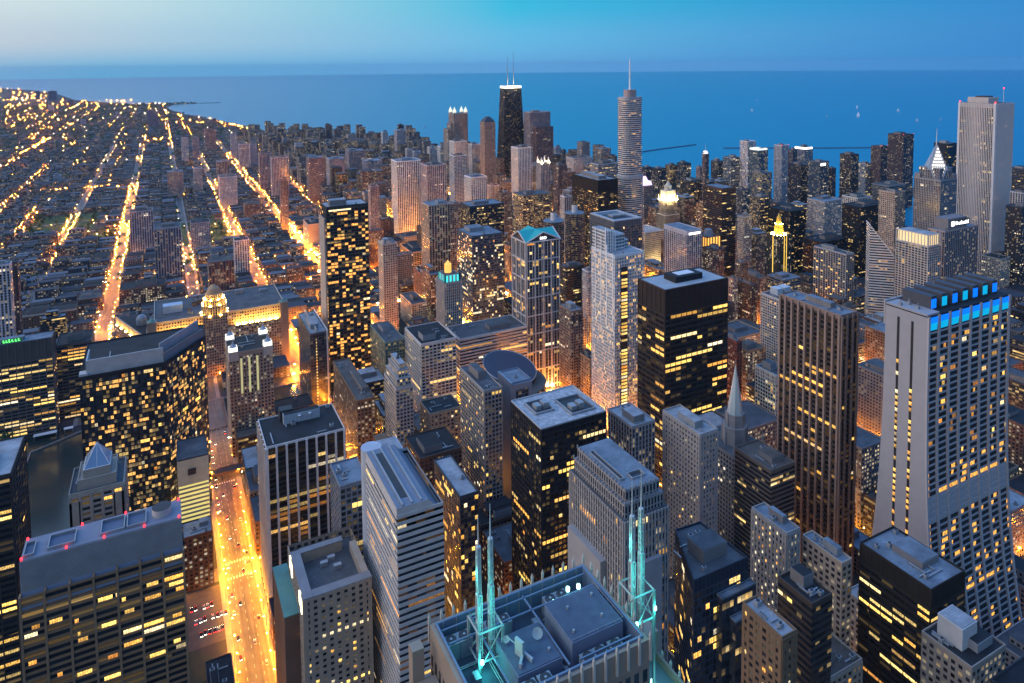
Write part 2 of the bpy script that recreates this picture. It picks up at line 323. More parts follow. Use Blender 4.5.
ROWS=[
('greyscreen', 'office_building', 'broad brown office block with a grey louvred screen round its roof, red beacons on top', 'bands', (0.15, 0.1, 0.07), -76.8, 3.2, 433.8, 457.8, 150, {'crown': 19}),
('pyramid', 'office_building', 'stone office tower topped by a small blue glass pyramid', 'resi', (0.36, 0.31, 0.26), -61.1, -30.1, 508.8, 542.8, 140, {}),
('opera', 'office_building', 'dark riverside tower edged with a pale blue roof rim, its street side lit orange', 'bands', (0.05, 0.045, 0.045), -149.6, -89.6, 505.5, 555.9, 165, {}),
('whitepier', 'office_tower', 'black glass tower with tall white piers and a black roof', 'piers', (0.62, 0.6, 0.58), 60.9, 119.6, 527.4, 573.6, 130, {}),
('gable', 'office_tower', 'white banded tower with a sloping ribbed slate roof', 'stripes', (0.55, 0.54, 0.53), 107.0, 133.9, 352.9, 416.2, 168, {}),
('gablewing', 'office_tower', 'dark glass tower with a sky blue flat roof beside the sloping ribbed roof', 'grid', (0.2, 0.22, 0.25), 96.8, 115.8, 445.7, 475.6, 135, {}),
('notch', 'office_tower', 'beige stone tower with a notched roof well and floodlit white shoulder', 'punch', (0.33, 0.28, 0.23), 62, 101, 387, 438, 112, {}),
('bluewing', 'office_tower', 'low dark glass block with a flat blue roof behind the ribbed roof', 'glass', (0.06, 0.08, 0.1), 180.5, 194.6, 441.7, 494.1, 105, {}),
('madison181', 'office_tower', 'slender grey stone tower with stepped corner setbacks and thin ribs', 'fins', (0.34, 0.33, 0.33), 189.8, 216.4, 259.1, 307.8, 195, {}),
('black30', 'office_tower', 'black box tower with a pale roof holding two sunken equipment pits', 'dkgrid', (0.022, 0.022, 0.026), 220.2, 272.9, 393.7, 438.2, 168, {'crown': 4}),
('brown3f', 'office_tower', 'brown ribbed tower with closely set pale piers and a flat blue roof', 'ribs', (0.26, 0.19, 0.16), 449.3, 468.5, 341.7, 399.0, 222, {'crown': 3}),
('lowavenue', 'brick_building', 'low dark brick block with a reddish roof sign below the yellow garage', 'punch', (0.13, 0.08, 0.06), 3, 25, 582, 603, 44, {}),
('daley', 'office_tower', 'rust black tower with long yellow lit floors under a tall blank crown', 'daley', (0.035, 0.028, 0.026), 419.8, 499.4, 508.4, 549.9, 198, {'crown': 24}),
('darkbr', 'office_tower', 'near black block with bent yellow window strips and a pale blue roof', 'dkbands', (0.03, 0.025, 0.022), 342.8, 372.1, 205.0, 245.4, 141.5, {'crown': 10}),
('grid203', 'office_tower', 'white gridded block with a black sunken roof', 'grid', (0.6, 0.58, 0.56), 245.2, 286.5, 706.0, 761.2, 108, {'crown': 2}),
('stripes', 'office_building', 'wide low block of white horizontal stripes beside the round hall', 'stripes', (0.6, 0.57, 0.54), 307.1, 397.1, 744.3, 788.3, 88, {}),
('green222', 'office_building', 'greenish glass block with a plain blue grey roof beside the white gridded block', 'resi', (0.22, 0.27, 0.22), 220.6, 244.1, 760.0, 823.3, 95.5, {'lit': 0.3}),
('grid460', 'office_tower', 'grey gridded slab beside the blue framed narrow tower', 'grid', (0.3, 0.29, 0.28), 235.8, 252.8, 520.0, 572.4, 136.7, {}),
('frame500', 'office_tower', 'narrow blue grey tower with a deep picture frame edge', 'glass', (0.2, 0.25, 0.33), 269.8, 289.0, 534.6, 560.6, 130, {}),
('randolph188', 'office_tower', 'slim pale tower with a stepped wedding cake top', 'resi', (0.45, 0.43, 0.42), 182.5, 198.8, 596.7, 634.4, 118, {}),
('blank420', 'office_building', 'tan block with a blank side wall and bright windows under its black roof', 'punch', (0.4, 0.3, 0.22), 216.0, 248.6, 600.0, 628.0, 84.8, {}),
('lowbrown405', 'brick_building', 'dark brown brick block with scattered lit windows below the tan blank wall', 'punch', (0.11, 0.07, 0.05), 177.9, 214.9, 520.0, 558.5, 93.0, {}),
('brown340', 'brick_building', 'orange lit brown stepped block with a small hipped roof house', 'punch', (0.2, 0.13, 0.09), 156.0, 173.4, 635.2, 736.2, 96, {}),
('zipper', 'office_tower', 'dark slender tower with one thin white edge and a column of bright windows', 'glass', (0.08, 0.09, 0.11), 146.8, 166.5, 814.0, 892.0, 100, {}),
('greensign', 'office_building', 'dark banded riverside block carrying a glowing green rooftop sign', 'bands', (0.1, 0.09, 0.09), -179.9, -117.9, 918.7, 942.7, 110, {'crown': 22}),
('strip55', 'office_building', 'plain block with short stacks of yellow windows beside the green sign block', 'bands', (0.12, 0.1, 0.09), -119.0, -83.0, 946.0, 988.0, 90, {}),
('teal435', 'office_tower', 'slim stone tower with a turquoise lit crown and an amber lantern above', 'fins', (0.33, 0.32, 0.31), 309.1, 333.5, 798.7, 826.8, 140, {}),
('slim378', 'apartment_tower', 'slender cream tower with a rounded pale rim at its roof', 'punch', (0.46, 0.38, 0.31), 290.5, 312.2, 1000.0, 1026.5, 145.6, {}),
('lasalle300', 'office_tower', 'tall dark glass tower full of gold lit windows', 'goldglass', (0.045, 0.05, 0.055), 178.4, 231.0, 858.0, 893.5, 239, {'crown': 3}),
('quaker', 'office_tower', 'blue glass tower with a pale flat roof among brown towers', 'blueglass', (0.07, 0.1, 0.14), 419.8, 472.8, 963.2, 1023.1, 150, {}),
('clark353', 'office_tower', 'dark glass tower with bright strips and a blue roof house', 'goldglass', (0.05, 0.06, 0.075), 450.4, 513.0, 1040.0, 1082.6, 179.6, {'crown': 2}),
('leo', 'office_tower', 'dark grey gridded tower with a pale roof around a black opening', 'dkgrid', (0.1, 0.11, 0.13), 556.1, 604.3, 782.8, 842.9, 194, {'crown': 8}),
('ibm', 'office_tower', 'black slab with warm lit floors beside the tall spired tower', 'goldglass', (0.02, 0.018, 0.018), 668.1, 710.1, 987.6, 1071.8, 212, {'crown': 20}),
('blue671', 'office_tower', 'pale grey tower with a blue roof and one bright sign strip under its edge', 'fins', (0.36, 0.37, 0.42), 740.3, 771.4, 843.6, 899.9, 145, {'crown': 6}),
('box703', 'office_tower', 'dark brown box tower with a pale blue flat roof', 'bands', (0.09, 0.06, 0.05), 872.6, 905.5, 905.0, 952.6, 192.5, {'crown': 3}),
('pru1', 'office_tower', 'wide tan slab with a white lit name on its dark roof house', 'fins', (0.32, 0.25, 0.24), 1029.1, 1112.4, 611.3, 636.8, 160, {}),
('crowned', 'apartment_tower', 'pale framed tower whose top storeys glow in tall cream bays', 'grid', (0.5, 0.5, 0.5), 925.6, 952.4, 572.0, 618.0, 160, {}),
('framed814', 'apartment_tower', 'dark tower framed in white with small balconies', 'grid', (0.4, 0.4, 0.42), 928.9, 947.3, 700.0, 758.3, 117.3, {}),
('pale761', 'apartment_tower', 'white gridded tower with two pale roof houses half behind the brown ribbed tower', 'grid', (0.55, 0.53, 0.5), 629.2, 663.7, 560.0, 586.9, 139.0, {}),
('illdark', 'office_tower', 'black office slab with a dark blue roof behind the golden spire', 'dkgrid', (0.02, 0.02, 0.024), 1093.5, 1138.4, 949.7, 1004.8, 120, {}),
('illdark', 'office_tower', 'black office slab with one long gold strip along its upper floors', 'dkgrid', (0.02, 0.02, 0.024), 1099.6, 1172.4, 880.0, 923.1, 73.4, {}),
('illdark', 'office_tower', 'black flat block with white lamps on its roof', 'dkgrid', (0.02, 0.02, 0.024), 1180.9, 1260.5, 860.0, 901.1, 135.2, {}),
('beige888', 'apartment_tower', 'beige tower with banked balconies beside the glass diamond tops', 'punch', (0.38, 0.3, 0.25), 1132.1, 1159.5, 760.0, 790.0, 184.7, {}),
('macys', 'department_store', 'broad store block glowing orange under a grey roof', 'punch', (0.4, 0.28, 0.18), 638.2, 692.5, 640.0, 686.0, 61.4, {'lit': 0.6}),
('br735', 'brick_building', 'dark brown block with a flat black roof above the glowing store', 'punch', (0.09, 0.06, 0.045), 753.8, 763.7, 720.0, 753.2, 90.5, {}),
('br755', 'apartment_tower', 'brown ribbed block standing behind the white gridded tower', 'punch', (0.2, 0.14, 0.11), 812.3, 829.3, 760.0, 794.0, 81.0, {}),
('bw680', 'office_building', 'pale glass block with a black and white striped crown beside the church spire', 'grid', (0.4, 0.5, 0.52), 525.6, 544.8, 470.0, 496.0, 107.8, {}),
('redlit', 'brick_building', 'ornate block washed in orange and red light', 'punch', (0.45, 0.25, 0.14), 581.4, 609.5, 560.0, 586.0, 87.0, {'lit': 0.5}),
('redbr', 'brick_building', 'narrow dark red brick block beside the rust black tower', 'punch', (0.16, 0.06, 0.05), 560.5, 568.0, 556.0, 572.7, 103.0, {}),
('stepped', 'office_tower', 'grey stepped stone tower full of white lit windows', 'punch', (0.3, 0.29, 0.28), 303.5, 313.9, 262.0, 288.0, 149.2, {'lit': 0.45, 'cool': 1}),
('blank', 'office_building', 'tan block with a bare side wall and a blue patched roof', 'punch', (0.36, 0.29, 0.23), 320.8, 328.9, 240.0, 266.0, 140.3, {}),
('strip805', 'office_building', 'thin dark block with a stack of yellow window bars', 'bands', (0.08, 0.06, 0.05), 263.0, 277.0, 212.0, 232.0, 159.2, {}),
('lowloft', 'office_building', 'low loft building with a flat brown roof and white parapet below the tan bare wall', 'punch', (0.34, 0.3, 0.26), 281, 317, 224, 243, 100, {}),
('br768', 'brick_building', 'brown block with a bright blue roof deck beside the dark blue stepped tower', 'punch', (0.2, 0.13, 0.08), 225.1, 234.1, 196.0, 218.0, 170.2, {}),
('roofhouse', 'office_building', 'old stone block with a white roof house by the black block', 'punch', (0.25, 0.22, 0.19), 327.7, 355.7, 176.0, 200.0, 129.3, {}),
('cornerroof', 'office_building', 'dark flat roofed block at the corner beside the white roof house', 'dkgrid', (0.06, 0.065, 0.08), 342.1, 402.1, 141.5, 175.5, 118, {}),
('oldbldg', 'office_building', 'pale stone office block with rows of small deep windows behind the grey stepped tower', 'punch', (0.36, 0.34, 0.33), 331.5, 348.4, 362.8, 403.2, 150, {}),
('greyslab655', 'office_building', 'plain grey block with a blue roof behind the ribbed stone tower', 'fins', (0.26, 0.26, 0.28), 295.8, 316.7, 394.1, 424.1, 150, {}),
('seattle', 'office_building', 'brown terrace block with blue roofs beside the church spire', 'bands', (0.16, 0.13, 0.11), 380.6, 405.0, 343.5, 378.4, 120, {}),
('title2', 'office_tower', 'narrow pale shaft standing behind the white stepped tower', 'fins', (0.45, 0.45, 0.48), 524.3, 537.6, 800.0, 815.4, 123.4, {}),
('arch545', 'apartment_tower', 'brown tower with arched attic windows and a round roof drum', 'punch', (0.22, 0.17, 0.15), 428.3, 445.3, 690.6, 718.4, 118, {}),
('behind559', 'apartment_tower', 'dark brown tower rising behind the arched attic tower', 'bands', (0.1, 0.08, 0.07), 512.9, 543.6, 840.0, 859.6, 120.3, {'crown': 2}),
('oldlow585', 'brick_building', 'low tan block with a green lit edge at the foot of the pale shaft', 'punch', (0.28, 0.2, 0.14), 437.6, 451.7, 664.0, 686.0, 67.5, {}),
('orange408', 'brick_building', 'ribbed low block glowing orange at the avenue', 'piers', (0.5, 0.33, 0.2), 424.2, 452.8, 1264.1, 1338.8, 52, {'lit': 0.6}),
('flatlit', 'warehouse', 'flat tan block with a bright cream roof below the slender cream tower', 'punch', (0.4, 0.33, 0.25), 340.0, 364.7, 1017.8, 1078.2, 40, {}),
('cream355', 'warehouse', 'windowless cream block with a rounded roof beside the gold lit glass tower', 'blank', (0.5, 0.4, 0.33), 286.1, 321.4, 1571.7, 1631.7, 60, {}),
('gold424', 'apartment_tower', 'stone tower with gold uplit ribs and a white crown', 'fins', (0.38, 0.31, 0.25), 395.1, 433.4, 1085.8, 1124.0, 178.5, {}),
('gold450', 'apartment_tower', 'plain brown tower close behind the gold uplit ribs', 'punch', (0.27, 0.22, 0.2), 462.3, 481.9, 1158.4, 1178.0, 161.7, {}),
('ribw', 'apartment_tower', 'bright white twin ribbed tower above the brown rooftops', 'fins', (0.62, 0.62, 0.63), 485.9, 544.9, 1544.8, 1590.1, 190.6, {}),
('ribp', 'apartment_tower', 'pinkish ribbed tower adjoining the bright white twin ribs', 'fins', (0.36, 0.31, 0.33), 534.6, 580.9, 1476.5, 1522.8, 186.3, {}),
('wht463', 'apartment_tower', 'white slab with dark centre bays beside the glassy tower', 'fins', (0.6, 0.6, 0.6), 596.7, 635.1, 1370.4, 1408.9, 168.9, {}),
('pale448', 'apartment_tower', 'glassy grey tower with a flat pale top', 'grid', (0.4, 0.43, 0.47), 651.7, 686.5, 1599.7, 1634.4, 186.5, {}),
('pale440', 'apartment_tower', 'tall white slab below the four lanterned tower', 'grid', (0.55, 0.57, 0.6), 801.3, 843.9, 1965.1, 2007.8, 178.5, {}),
('dk468', 'apartment_tower', 'pale tower with a black cap near the four lanterned tower', 'fins', (0.45, 0.44, 0.45), 894.0, 926.1, 2041.7, 2073.8, 156.9, {}),
('pale427', 'apartment_tower', 'light grey slab second from the black capped tower', 'fins', (0.45, 0.46, 0.48), 855.4, 883.3, 2330.1, 2357.9, 120.5, {}),
('pale438', 'apartment_tower', 'white tower with dark glass bays overlooking the lake', 'grid', (0.5, 0.52, 0.54), 871.8, 904.4, 2267.1, 2299.7, 129.0, {}),
('dk422', 'apartment_tower', 'dark slab with a pale side facing the lake', 'punch', (0.14, 0.14, 0.17), 905.8, 932.9, 2525.1, 2552.2, 121.0, {}),
('drum', 'apartment_tower', 'round dark tower with a light ring alone on the shore', 'punch', (0.08, 0.07, 0.09), 720.2, 744.0, 3410.6, 3434.5, 132.7, {}),
('shore335', 'apartment_tower', 'square dark tower beside the round shore tower', 'punch', (0.12, 0.11, 0.14), 746.8, 782.1, 3346.6, 3381.9, 111.1, {}),
('shore350', 'apartment_tower', 'pale tower with a black roof block near the shore', 'punch', (0.34, 0.31, 0.32), 748.1, 788.1, 3086.5, 3126.4, 108.4, {}),
('shore383', 'apartment_tower', 'slim bluish white tower by the shore', 'fins', (0.5, 0.5, 0.54), 841.1, 864.7, 2864.4, 2888.0, 131.9, {}),
('crown400', 'apartment_tower', 'stepped tower with a dark crown and white shoulders', 'fins', (0.36, 0.34, 0.38), 850.5, 888.9, 2694.9, 2733.3, 152.5, {}),
('crown400b', 'apartment_tower', 'narrow dark crown tower just behind the white shoulders', 'punch', (0.06, 0.05, 0.07), 876.0, 898.7, 2749.5, 2772.3, 168.7, {}),
('p404', 'apartment_tower', 'pale stub tower to the lakeward of the white shoulders', 'punch', (0.4, 0.38, 0.4), 812.0, 835.3, 2454.4, 2477.8, 103.4, {}),
('p411', 'apartment_tower', 'bluish stub tower between the dark slab and the white shoulders', 'fins', (0.34, 0.36, 0.42), 820.5, 846.2, 2397.1, 2422.8, 101.3, {}),
('twin512', 'apartment_tower', 'white twin shafted tower in front of the tapering black tower', 'fins', (0.58, 0.6, 0.62), 863.4, 906.3, 1660.0, 1702.8, 186.9, {}),
('lant540', 'hotel_tower', 'tan hotel tower crowned by four small pinnacles', 'fins', (0.38, 0.34, 0.35), 898.2, 925.8, 1595.8, 1623.4, 151.9, {}),
('blk553', 'apartment_tower', 'dark slab with a blue roof behind the hotel pinnacles', 'punch', (0.09, 0.08, 0.1), 912.3, 938.9, 1530.5, 1557.1, 151.0, {}),
('p555', 'apartment_tower', 'pale stub tower next to the flat topped lake tower', 'fins', (0.4, 0.4, 0.45), 1215.4, 1235.6, 2053.4, 2073.6, 126.7, {}),
('d563', 'apartment_tower', 'dark stub tower with a notch looking on the lake', 'punch', (0.08, 0.09, 0.12), 1261.5, 1276.9, 2087.9, 2103.3, 110.0, {}),
('h577', 'apartment_tower', 'brown tower with a lighter top band near the lake', 'punch', (0.3, 0.26, 0.27), 1260.4, 1292.1, 1957.4, 1989.1, 149.8, {}),
('h566', 'hospital', 'wide pale hospital block with a blue roof', 'punch', (0.35, 0.38, 0.42), 1070.8, 1133.3, 1706.3, 1750.9, 138.7, {}),
('h595', 'apartment_tower', 'brown tower with a white stair shaft near the lake', 'fins', (0.3, 0.27, 0.26), 1283.6, 1321.3, 1876.8, 1914.6, 135.7, {}),
('h611', 'apartment_tower', 'small dark tower beside the stair shaft tower', 'punch', (0.12, 0.11, 0.14), 1353.8, 1368.2, 1908.6, 1923.0, 102.7, {}),
('bl590', 'hospital', 'long pale block with blue roof strips behind the black slab', 'bands', (0.4, 0.42, 0.45), 963.3, 1022.7, 1422.4, 1459.5, 164.0, {}),
('gl640', 'office_building', 'dark blue glass slab beside the tall spired tower', 'blueglass', (0.05, 0.07, 0.1), 1129.3, 1149.6, 1447.3, 1467.6, 140.6, {}),
('gl652', 'office_building', 'black glass slab with a pale roof, second from the spired tower', 'blueglass', (0.03, 0.035, 0.05), 1120.8, 1145.7, 1386.0, 1410.9, 146.0, {}),
('gl666', 'office_building', 'gold speckled slab next to the curved dark glass building', 'goldglass', (0.14, 0.13, 0.12), 1177.6, 1199.3, 1406.9, 1428.6, 147.2, {}),
('gl677', 'apartment_tower', 'dark curved looking glass block at the lake gap', 'blueglass', (0.04, 0.05, 0.07), 1233.4, 1259.3, 1421.2, 1447.0, 146.3, {}),
('pk696', 'hotel_tower', 'pinkish slab at the foot of the lit crown tower', 'punch', (0.28, 0.21, 0.22), 1336.9, 1352.3, 1472.9, 1488.2, 122.1, {}),
('nbc', 'office_tower', 'slim brown tower with a white lit crown and mast', 'fins', (0.22, 0.16, 0.17), 1180.1, 1191.8, 1281.0, 1292.7, 190.9, {}),
('d711', 'apartment_tower', 'black block with a white roof edge above the pale curved roof', 'punch', (0.06, 0.06, 0.08), 1332.5, 1356.4, 1400.4, 1424.4, 147.2, {}),
('g724', 'apartment_tower', 'blue glass block with a stepped pale roof', 'blueglass', (0.2, 0.25, 0.3), 1320.2, 1350.3, 1336.6, 1366.8, 165.8, {}),
('x740', 'apartment_tower', 'white tower with a crossed brace frame', 'fins', (0.5, 0.5, 0.55), 1349.8, 1377.8, 1308.9, 1336.8, 209.1, {}),
('g749', 'apartment_tower', 'glass tower with a bright white top band', 'blueglass', (0.14, 0.2, 0.24), 1257.6, 1287.9, 1185.9, 1216.2, 204.2, {}),
('g749b', 'apartment_tower', 'lower glass tower with gold balconies before the bright top band', 'goldglass', (0.2, 0.22, 0.24), 1190.5, 1220.5, 1111.5, 1141.6, 166.5, {}),
('s774', 'apartment_tower', 'striped tower with pink beacons on its roof', 'fins', (0.42, 0.42, 0.46), 1480.6, 1507.4, 1316.2, 1343.0, 190.0, {}),
('d788', 'apartment_tower', 'dark slab between the striped tower and the bright topped tower', 'punch', (0.1, 0.1, 0.13), 1466.8, 1482.3, 1268.2, 1283.7, 183.3, {}),
('t795', 'apartment_tower', 'grey tower with a long white lit roof band', 'fins', (0.26, 0.27, 0.32), 1552.9, 1585.1, 1303.2, 1335.5, 180.9, {}),
('d790', 'apartment_tower', 'black block in front of the white lit roof band', 'punch', (0.05, 0.05, 0.07), 1390.9, 1429.9, 1177.6, 1216.6, 160.8, {}),
('b807', 'hotel_tower', 'blue grey tower with a white glowing sign patch near its top', 'blueglass', (0.12, 0.15, 0.2), 1382.0, 1414.6, 1117.1, 1149.7, 176.8, {}),
('d829', 'apartment_tower', 'narrow dark slab beside the glowing sign patch', 'punch', (0.09, 0.08, 0.1), 1449.9, 1462.5, 1134.8, 1147.4, 154.5, {}),
('k840', 'apartment_tower', 'dark tower dotted with warm windows standing alone', 'punch', (0.07, 0.06, 0.07), 1503.9, 1534.1, 1126.1, 1156.4, 184.6, {'lit': 0.3}),
('br871', 'apartment_tower', 'brown tower with a row of roof beacons', 'punch', (0.12, 0.085, 0.085), 1869.3, 1901.0, 1301.7, 1333.5, 164.3, {'lit': 0.2}),
('br888', 'apartment_tower', 'tallest brown tower beside the beacon topped one', 'punch', (0.085, 0.06, 0.065), 1850.8, 1897.3, 1221.8, 1268.3, 206.5, {'lit': 0.2}),
('lb903', 'apartment_tower', 'low pale building with a blue roof below the brown towers', 'bands', (0.4, 0.42, 0.45), 1848.7, 1877.2, 1334.5, 1363.0, 111.6, {}),
('lb904', 'hotel_tower', 'wide pale block with lit roof edge below the brown towers', 'bands', (0.25, 0.27, 0.3), 1538.6, 1601.3, 1047.6, 1092.5, 115.8, {}),
('dk935', 'office_tower', 'dark block behind the diamond spire tower', 'dkgrid', (0.03, 0.035, 0.05), 1614.5, 1647.7, 957.7, 990.9, 221.4, {}),
('dome', 'office_building', 'low building with a blue lit domed roof at the lake edge', 'bands', (0.1, 0.1, 0.12), 1682.1, 1723.3, 822.1, 863.3, 174.1, {}),
('r1012', 'apartment_tower', 'grey ribbed tower at the right of the white stone tower', 'fins', (0.33, 0.33, 0.35), 1331.5, 1352.7, 659.2, 680.4, 181.5, {}),
('r1010b', 'apartment_tower', 'dark speckled tower behind the grey ribbed one at the park edge', 'punch', (0.05, 0.05, 0.06), 1284.2, 1308.7, 637.0, 661.6, 164.9, {'lit': 0.25}),
('o843', 'hotel_tower', 'pale hotel block with orange lit roof lounge', 'punch', (0.36, 0.35, 0.36), 1284.4, 1344.1, 1023.4, 1069.4, 107.9, {'lit': 0.35}),
('o846', 'apartment_tower', 'pale ribbed block with flat light roof next to the roof lounge', 'fins', (0.42, 0.42, 0.42), 1226.8, 1269.7, 900.9, 936.6, 142.1, {}),
('c737', 'office_building', 'grey old tower below the dark box tower', 'punch', (0.3, 0.28, 0.27), 885.6, 903.0, 864.6, 882.0, 148.3, {'lit': 0.3}),
('c752', 'office_building', 'brown block with pale roof line beside the grey old tower', 'punch', (0.2, 0.16, 0.14), 922.3, 950.8, 872.8, 901.3, 112.3, {'lit': 0.3}),
('c735', 'office_building', 'deep blue block with a white roof edge next to the dark box tower', 'blueglass', (0.1, 0.11, 0.14), 1130.2, 1152.4, 1110.2, 1132.4, 134.4, {}),
('c690', 'brick_building', 'brown old block with rows of warm windows behind the pale grey tower', 'punch', (0.15, 0.1, 0.09), 776.6, 800.8, 824.8, 849.0, 114.4, {'lit': 0.35}),
('c724', 'brick_building', 'brown cornice block between the orange loggia and the grey old tower', 'punch', (0.18, 0.13, 0.1), 777.9, 791.2, 764.3, 777.7, 108.6, {'lit': 0.2}),
('c695', 'brick_building', 'narrow block lit pink at the avenue corner', 'punch', (0.4, 0.25, 0.2), 734.8, 745.7, 739.2, 750.1, 97.6, {'lit': 0.6}),
('gold750', 'office_building', 'glass block ringed by gold lines', 'goldglass', (0.12, 0.12, 0.13), 1080.0, 1107.4, 1012.8, 1040.2, 138.9, {'lit': 0.4}),
('b676', 'office_building', 'dark block with green tinged gold windows behind the floodlit clock tower', 'goldglass', (0.06, 0.06, 0.06), 1076.8, 1111.9, 1217.3, 1252.4, 142.0, {}),
('wht600', 'hotel_tower', 'small pale slab peeking over the black slab', 'fins', (0.42, 0.42, 0.44), 685.2, 702.0, 1126.4, 1143.2, 159.1, {}),
('wide512', 'office_building', 'long terraced block with warm lit floors and a blue roof', 'bands', (0.2, 0.17, 0.15), 637.8, 704.2, 1206.6, 1250.8, 151.9, {'lit': 0.4}),
('m500', 'apartment_tower', 'grey tower between the black tapering tower and the white slab', 'fins', (0.3, 0.3, 0.33), 801.4, 828.3, 1702.9, 1729.9, 82.0, {}),
('m500b', 'brick_building', 'brown warm block beneath the tapering black tower', 'punch', (0.25, 0.17, 0.13), 650.7, 676.8, 1332.1, 1358.2, 135.9, {'lit': 0.3}),
('m370', 'apartment_tower', 'tan tower behind the gold lit glass tower', 'punch', (0.3, 0.24, 0.24), 392.5, 411.2, 1435.8, 1454.5, 157.1, {}),
('m350', 'apartment_tower', 'brown mottled tower near the old town shore', 'punch', (0.24, 0.2, 0.23), 582.0, 638.7, 2396.0, 2452.8, 117.8, {}),
('m362', 'apartment_tower', 'blue roofed speckled block before the brown mottled tower', 'punch', (0.2, 0.2, 0.28), 587.2, 639.3, 2190.7, 2242.8, 106.6, {'lit': 0.3}),
('m306', 'apartment_tower', 'brown slab with plain sides among the low roofs', 'punch', (0.2, 0.16, 0.19), 397.3, 445.0, 2135.5, 2183.2, 136.4, {}),
('m325', 'apartment_tower', 'white pointed top block beside the brown slab', 'punch', (0.32, 0.3, 0.34), 486.5, 537.4, 2268.1, 2319.0, 111.4, {}),
('m270', 'apartment_tower', 'pale ribbed slab near the lakeward avenue', 'fins', (0.36, 0.33, 0.38), 306.0, 355.9, 2260.5, 2291.7, 129.2, {}),
('m260', 'apartment_tower', 'rosy twin slab beside the pale ribbed slab', 'fins', (0.33, 0.27, 0.3), 289.2, 328.6, 2410.8, 2450.2, 126.5, {}),
('m294', 'apartment_tower', 'bluish block with a white roof in the old town', 'punch', (0.4, 0.42, 0.48), 477.3, 507.1, 2843.0, 2872.9, 108.0, {}),
('m283', 'apartment_tower', 'slim grey tower in the old town', 'fins', (0.3, 0.3, 0.36), 491.6, 514.3, 3250.1, 3272.8, 91.3, {}),
('m312', 'apartment_tower', 'broad grey slab with pink speckles in the old town', 'punch', (0.24, 0.22, 0.28), 598.7, 638.9, 3119.5, 3159.7, 82.3, {}),
('m279', 'apartment_tower', 'brown warm tower under the rosy twin slab', 'punch', (0.22, 0.17, 0.19), 258.5, 277.1, 1770.7, 1789.3, 132.9, {}),
('w234', 'apartment_tower', 'white ribbed tower between the two bright avenues', 'fins', (0.5, 0.48, 0.5), 117.5, 143.8, 1400.9, 1427.2, 82.6, {}),
('w231', 'apartment_tower', 'white slab beside the first bright avenue', 'fins', (0.55, 0.5, 0.52), 78.4, 105.0, 3285.5, 3312.0, 115.5, {}),
('w193', 'apartment_tower', 'mauve slab at the head of the bright avenue', 'punch', (0.3, 0.25, 0.3), 125.2, 152.6, 3383.5, 3410.9, 104.2, {}),
('w204', 'apartment_tower', 'mauve twin slab at the head of the bright avenue', 'fins', (0.28, 0.23, 0.27), 191.6, 242.6, 3668.2, 3719.2, 113.0, {}),
('w231b', 'apartment_tower', 'white tall pair of slabs before the lake shore road', 'fins', (0.42, 0.42, 0.48), 275.0, 301.5, 3274.1, 3300.7, 123.4, {}),
('w240', 'apartment_tower', 'broad pale slab next to the tall white pair', 'fins', (0.38, 0.38, 0.44), 279.0, 316.9, 2966.2, 3004.1, 103.3, {}),
('w250', 'apartment_tower', 'pale slab with dark bays next to the broad pale slab', 'punch', (0.4, 0.4, 0.46), 325.4, 353.4, 3017.1, 3045.1, 96.3, {}),
('w216', 'apartment_tower', 'brown ribbed slab by the second bright avenue', 'fins', (0.3, 0.24, 0.24), 162.5, 199.9, 2474.7, 2512.2, 101.2, {}),
('w220', 'apartment_tower', 'white stepped block below the brown ribbed slab', 'punch', (0.48, 0.48, 0.52), 147.4, 195.6, 2169.3, 2217.4, 93.2, {}),
('w193b', 'apartment_tower', 'small white block by the first bright avenue', 'punch', (0.46, 0.42, 0.42), 91.5, 117.4, 2484.9, 2510.8, 82.9, {}),
('w167', 'apartment_tower', 'tan block with balconies in the middle of the low roofs', 'punch', (0.3, 0.25, 0.25), 14.0, 59.2, 2427.2, 2472.4, 84.6, {}),
('w130', 'apartment_tower', 'striped slab with pink windows beside the main lit avenue', 'fins', (0.3, 0.28, 0.33), -68.6, -21.7, 1732.5, 1766.0, 95.9, {}),
('w190', 'apartment_tower', 'gridded block with a pale roof house between the avenues', 'punch', (0.3, 0.3, 0.35), 52.2, 91.5, 1678.9, 1718.2, 67.9, {}),
('w155', 'apartment_tower', 'grey tower with a dark side near the brick lofts', 'fins', (0.24, 0.25, 0.3), -18.1, 28.6, 1476.7, 1523.3, 104.8, {}),
('pink207', 'office_tower', 'dark mauve ribbed tower with a blue flat roof', 'fins', (0.14, 0.1, 0.12), 63.8, 103.8, 1257.3, 1297.4, 83.8, {}),
('w244', 'brick_building', 'brown brick block with a dark roof east of the dark mauve tower', 'punch', (0.2, 0.14, 0.13), 193.2, 236.9, 1956.6, 2000.2, 45.8, {}),
('lofts', 'warehouse', 'large brick loft block speckled with small warm windows', 'punch', (0.2, 0.12, 0.09), -72.2, -1.4, 1320.4, 1367.6, 39.7, {'lit': 0.45}),
('mill', 'warehouse', 'old brick mill with a long dark roof and pale cornice', 'punch', (0.2, 0.12, 0.09), -205.3, -131.5, 1288.6, 1322.2, 30.2, {'lit': 0.1}),
('mill2', 'warehouse', 'square brick mill beside the long dark roof', 'punch', (0.18, 0.11, 0.09), -136.2, -99.0, 1356.1, 1393.3, 22.5, {'lit': 0.2}),
('lefttower', 'apartment_tower', 'white striped tower with a round blue roof at the river bend', 'fins', (0.42, 0.41, 0.44), -199.1, -182.5, 1095.2, 1111.9, 158.1, {}),
('leftdark', 'apartment_tower', 'dark brown slab behind the white striped tower', 'punch', (0.08, 0.06, 0.07), -199.1, -184.2, 1156.8, 1171.7, 145.5, {}),
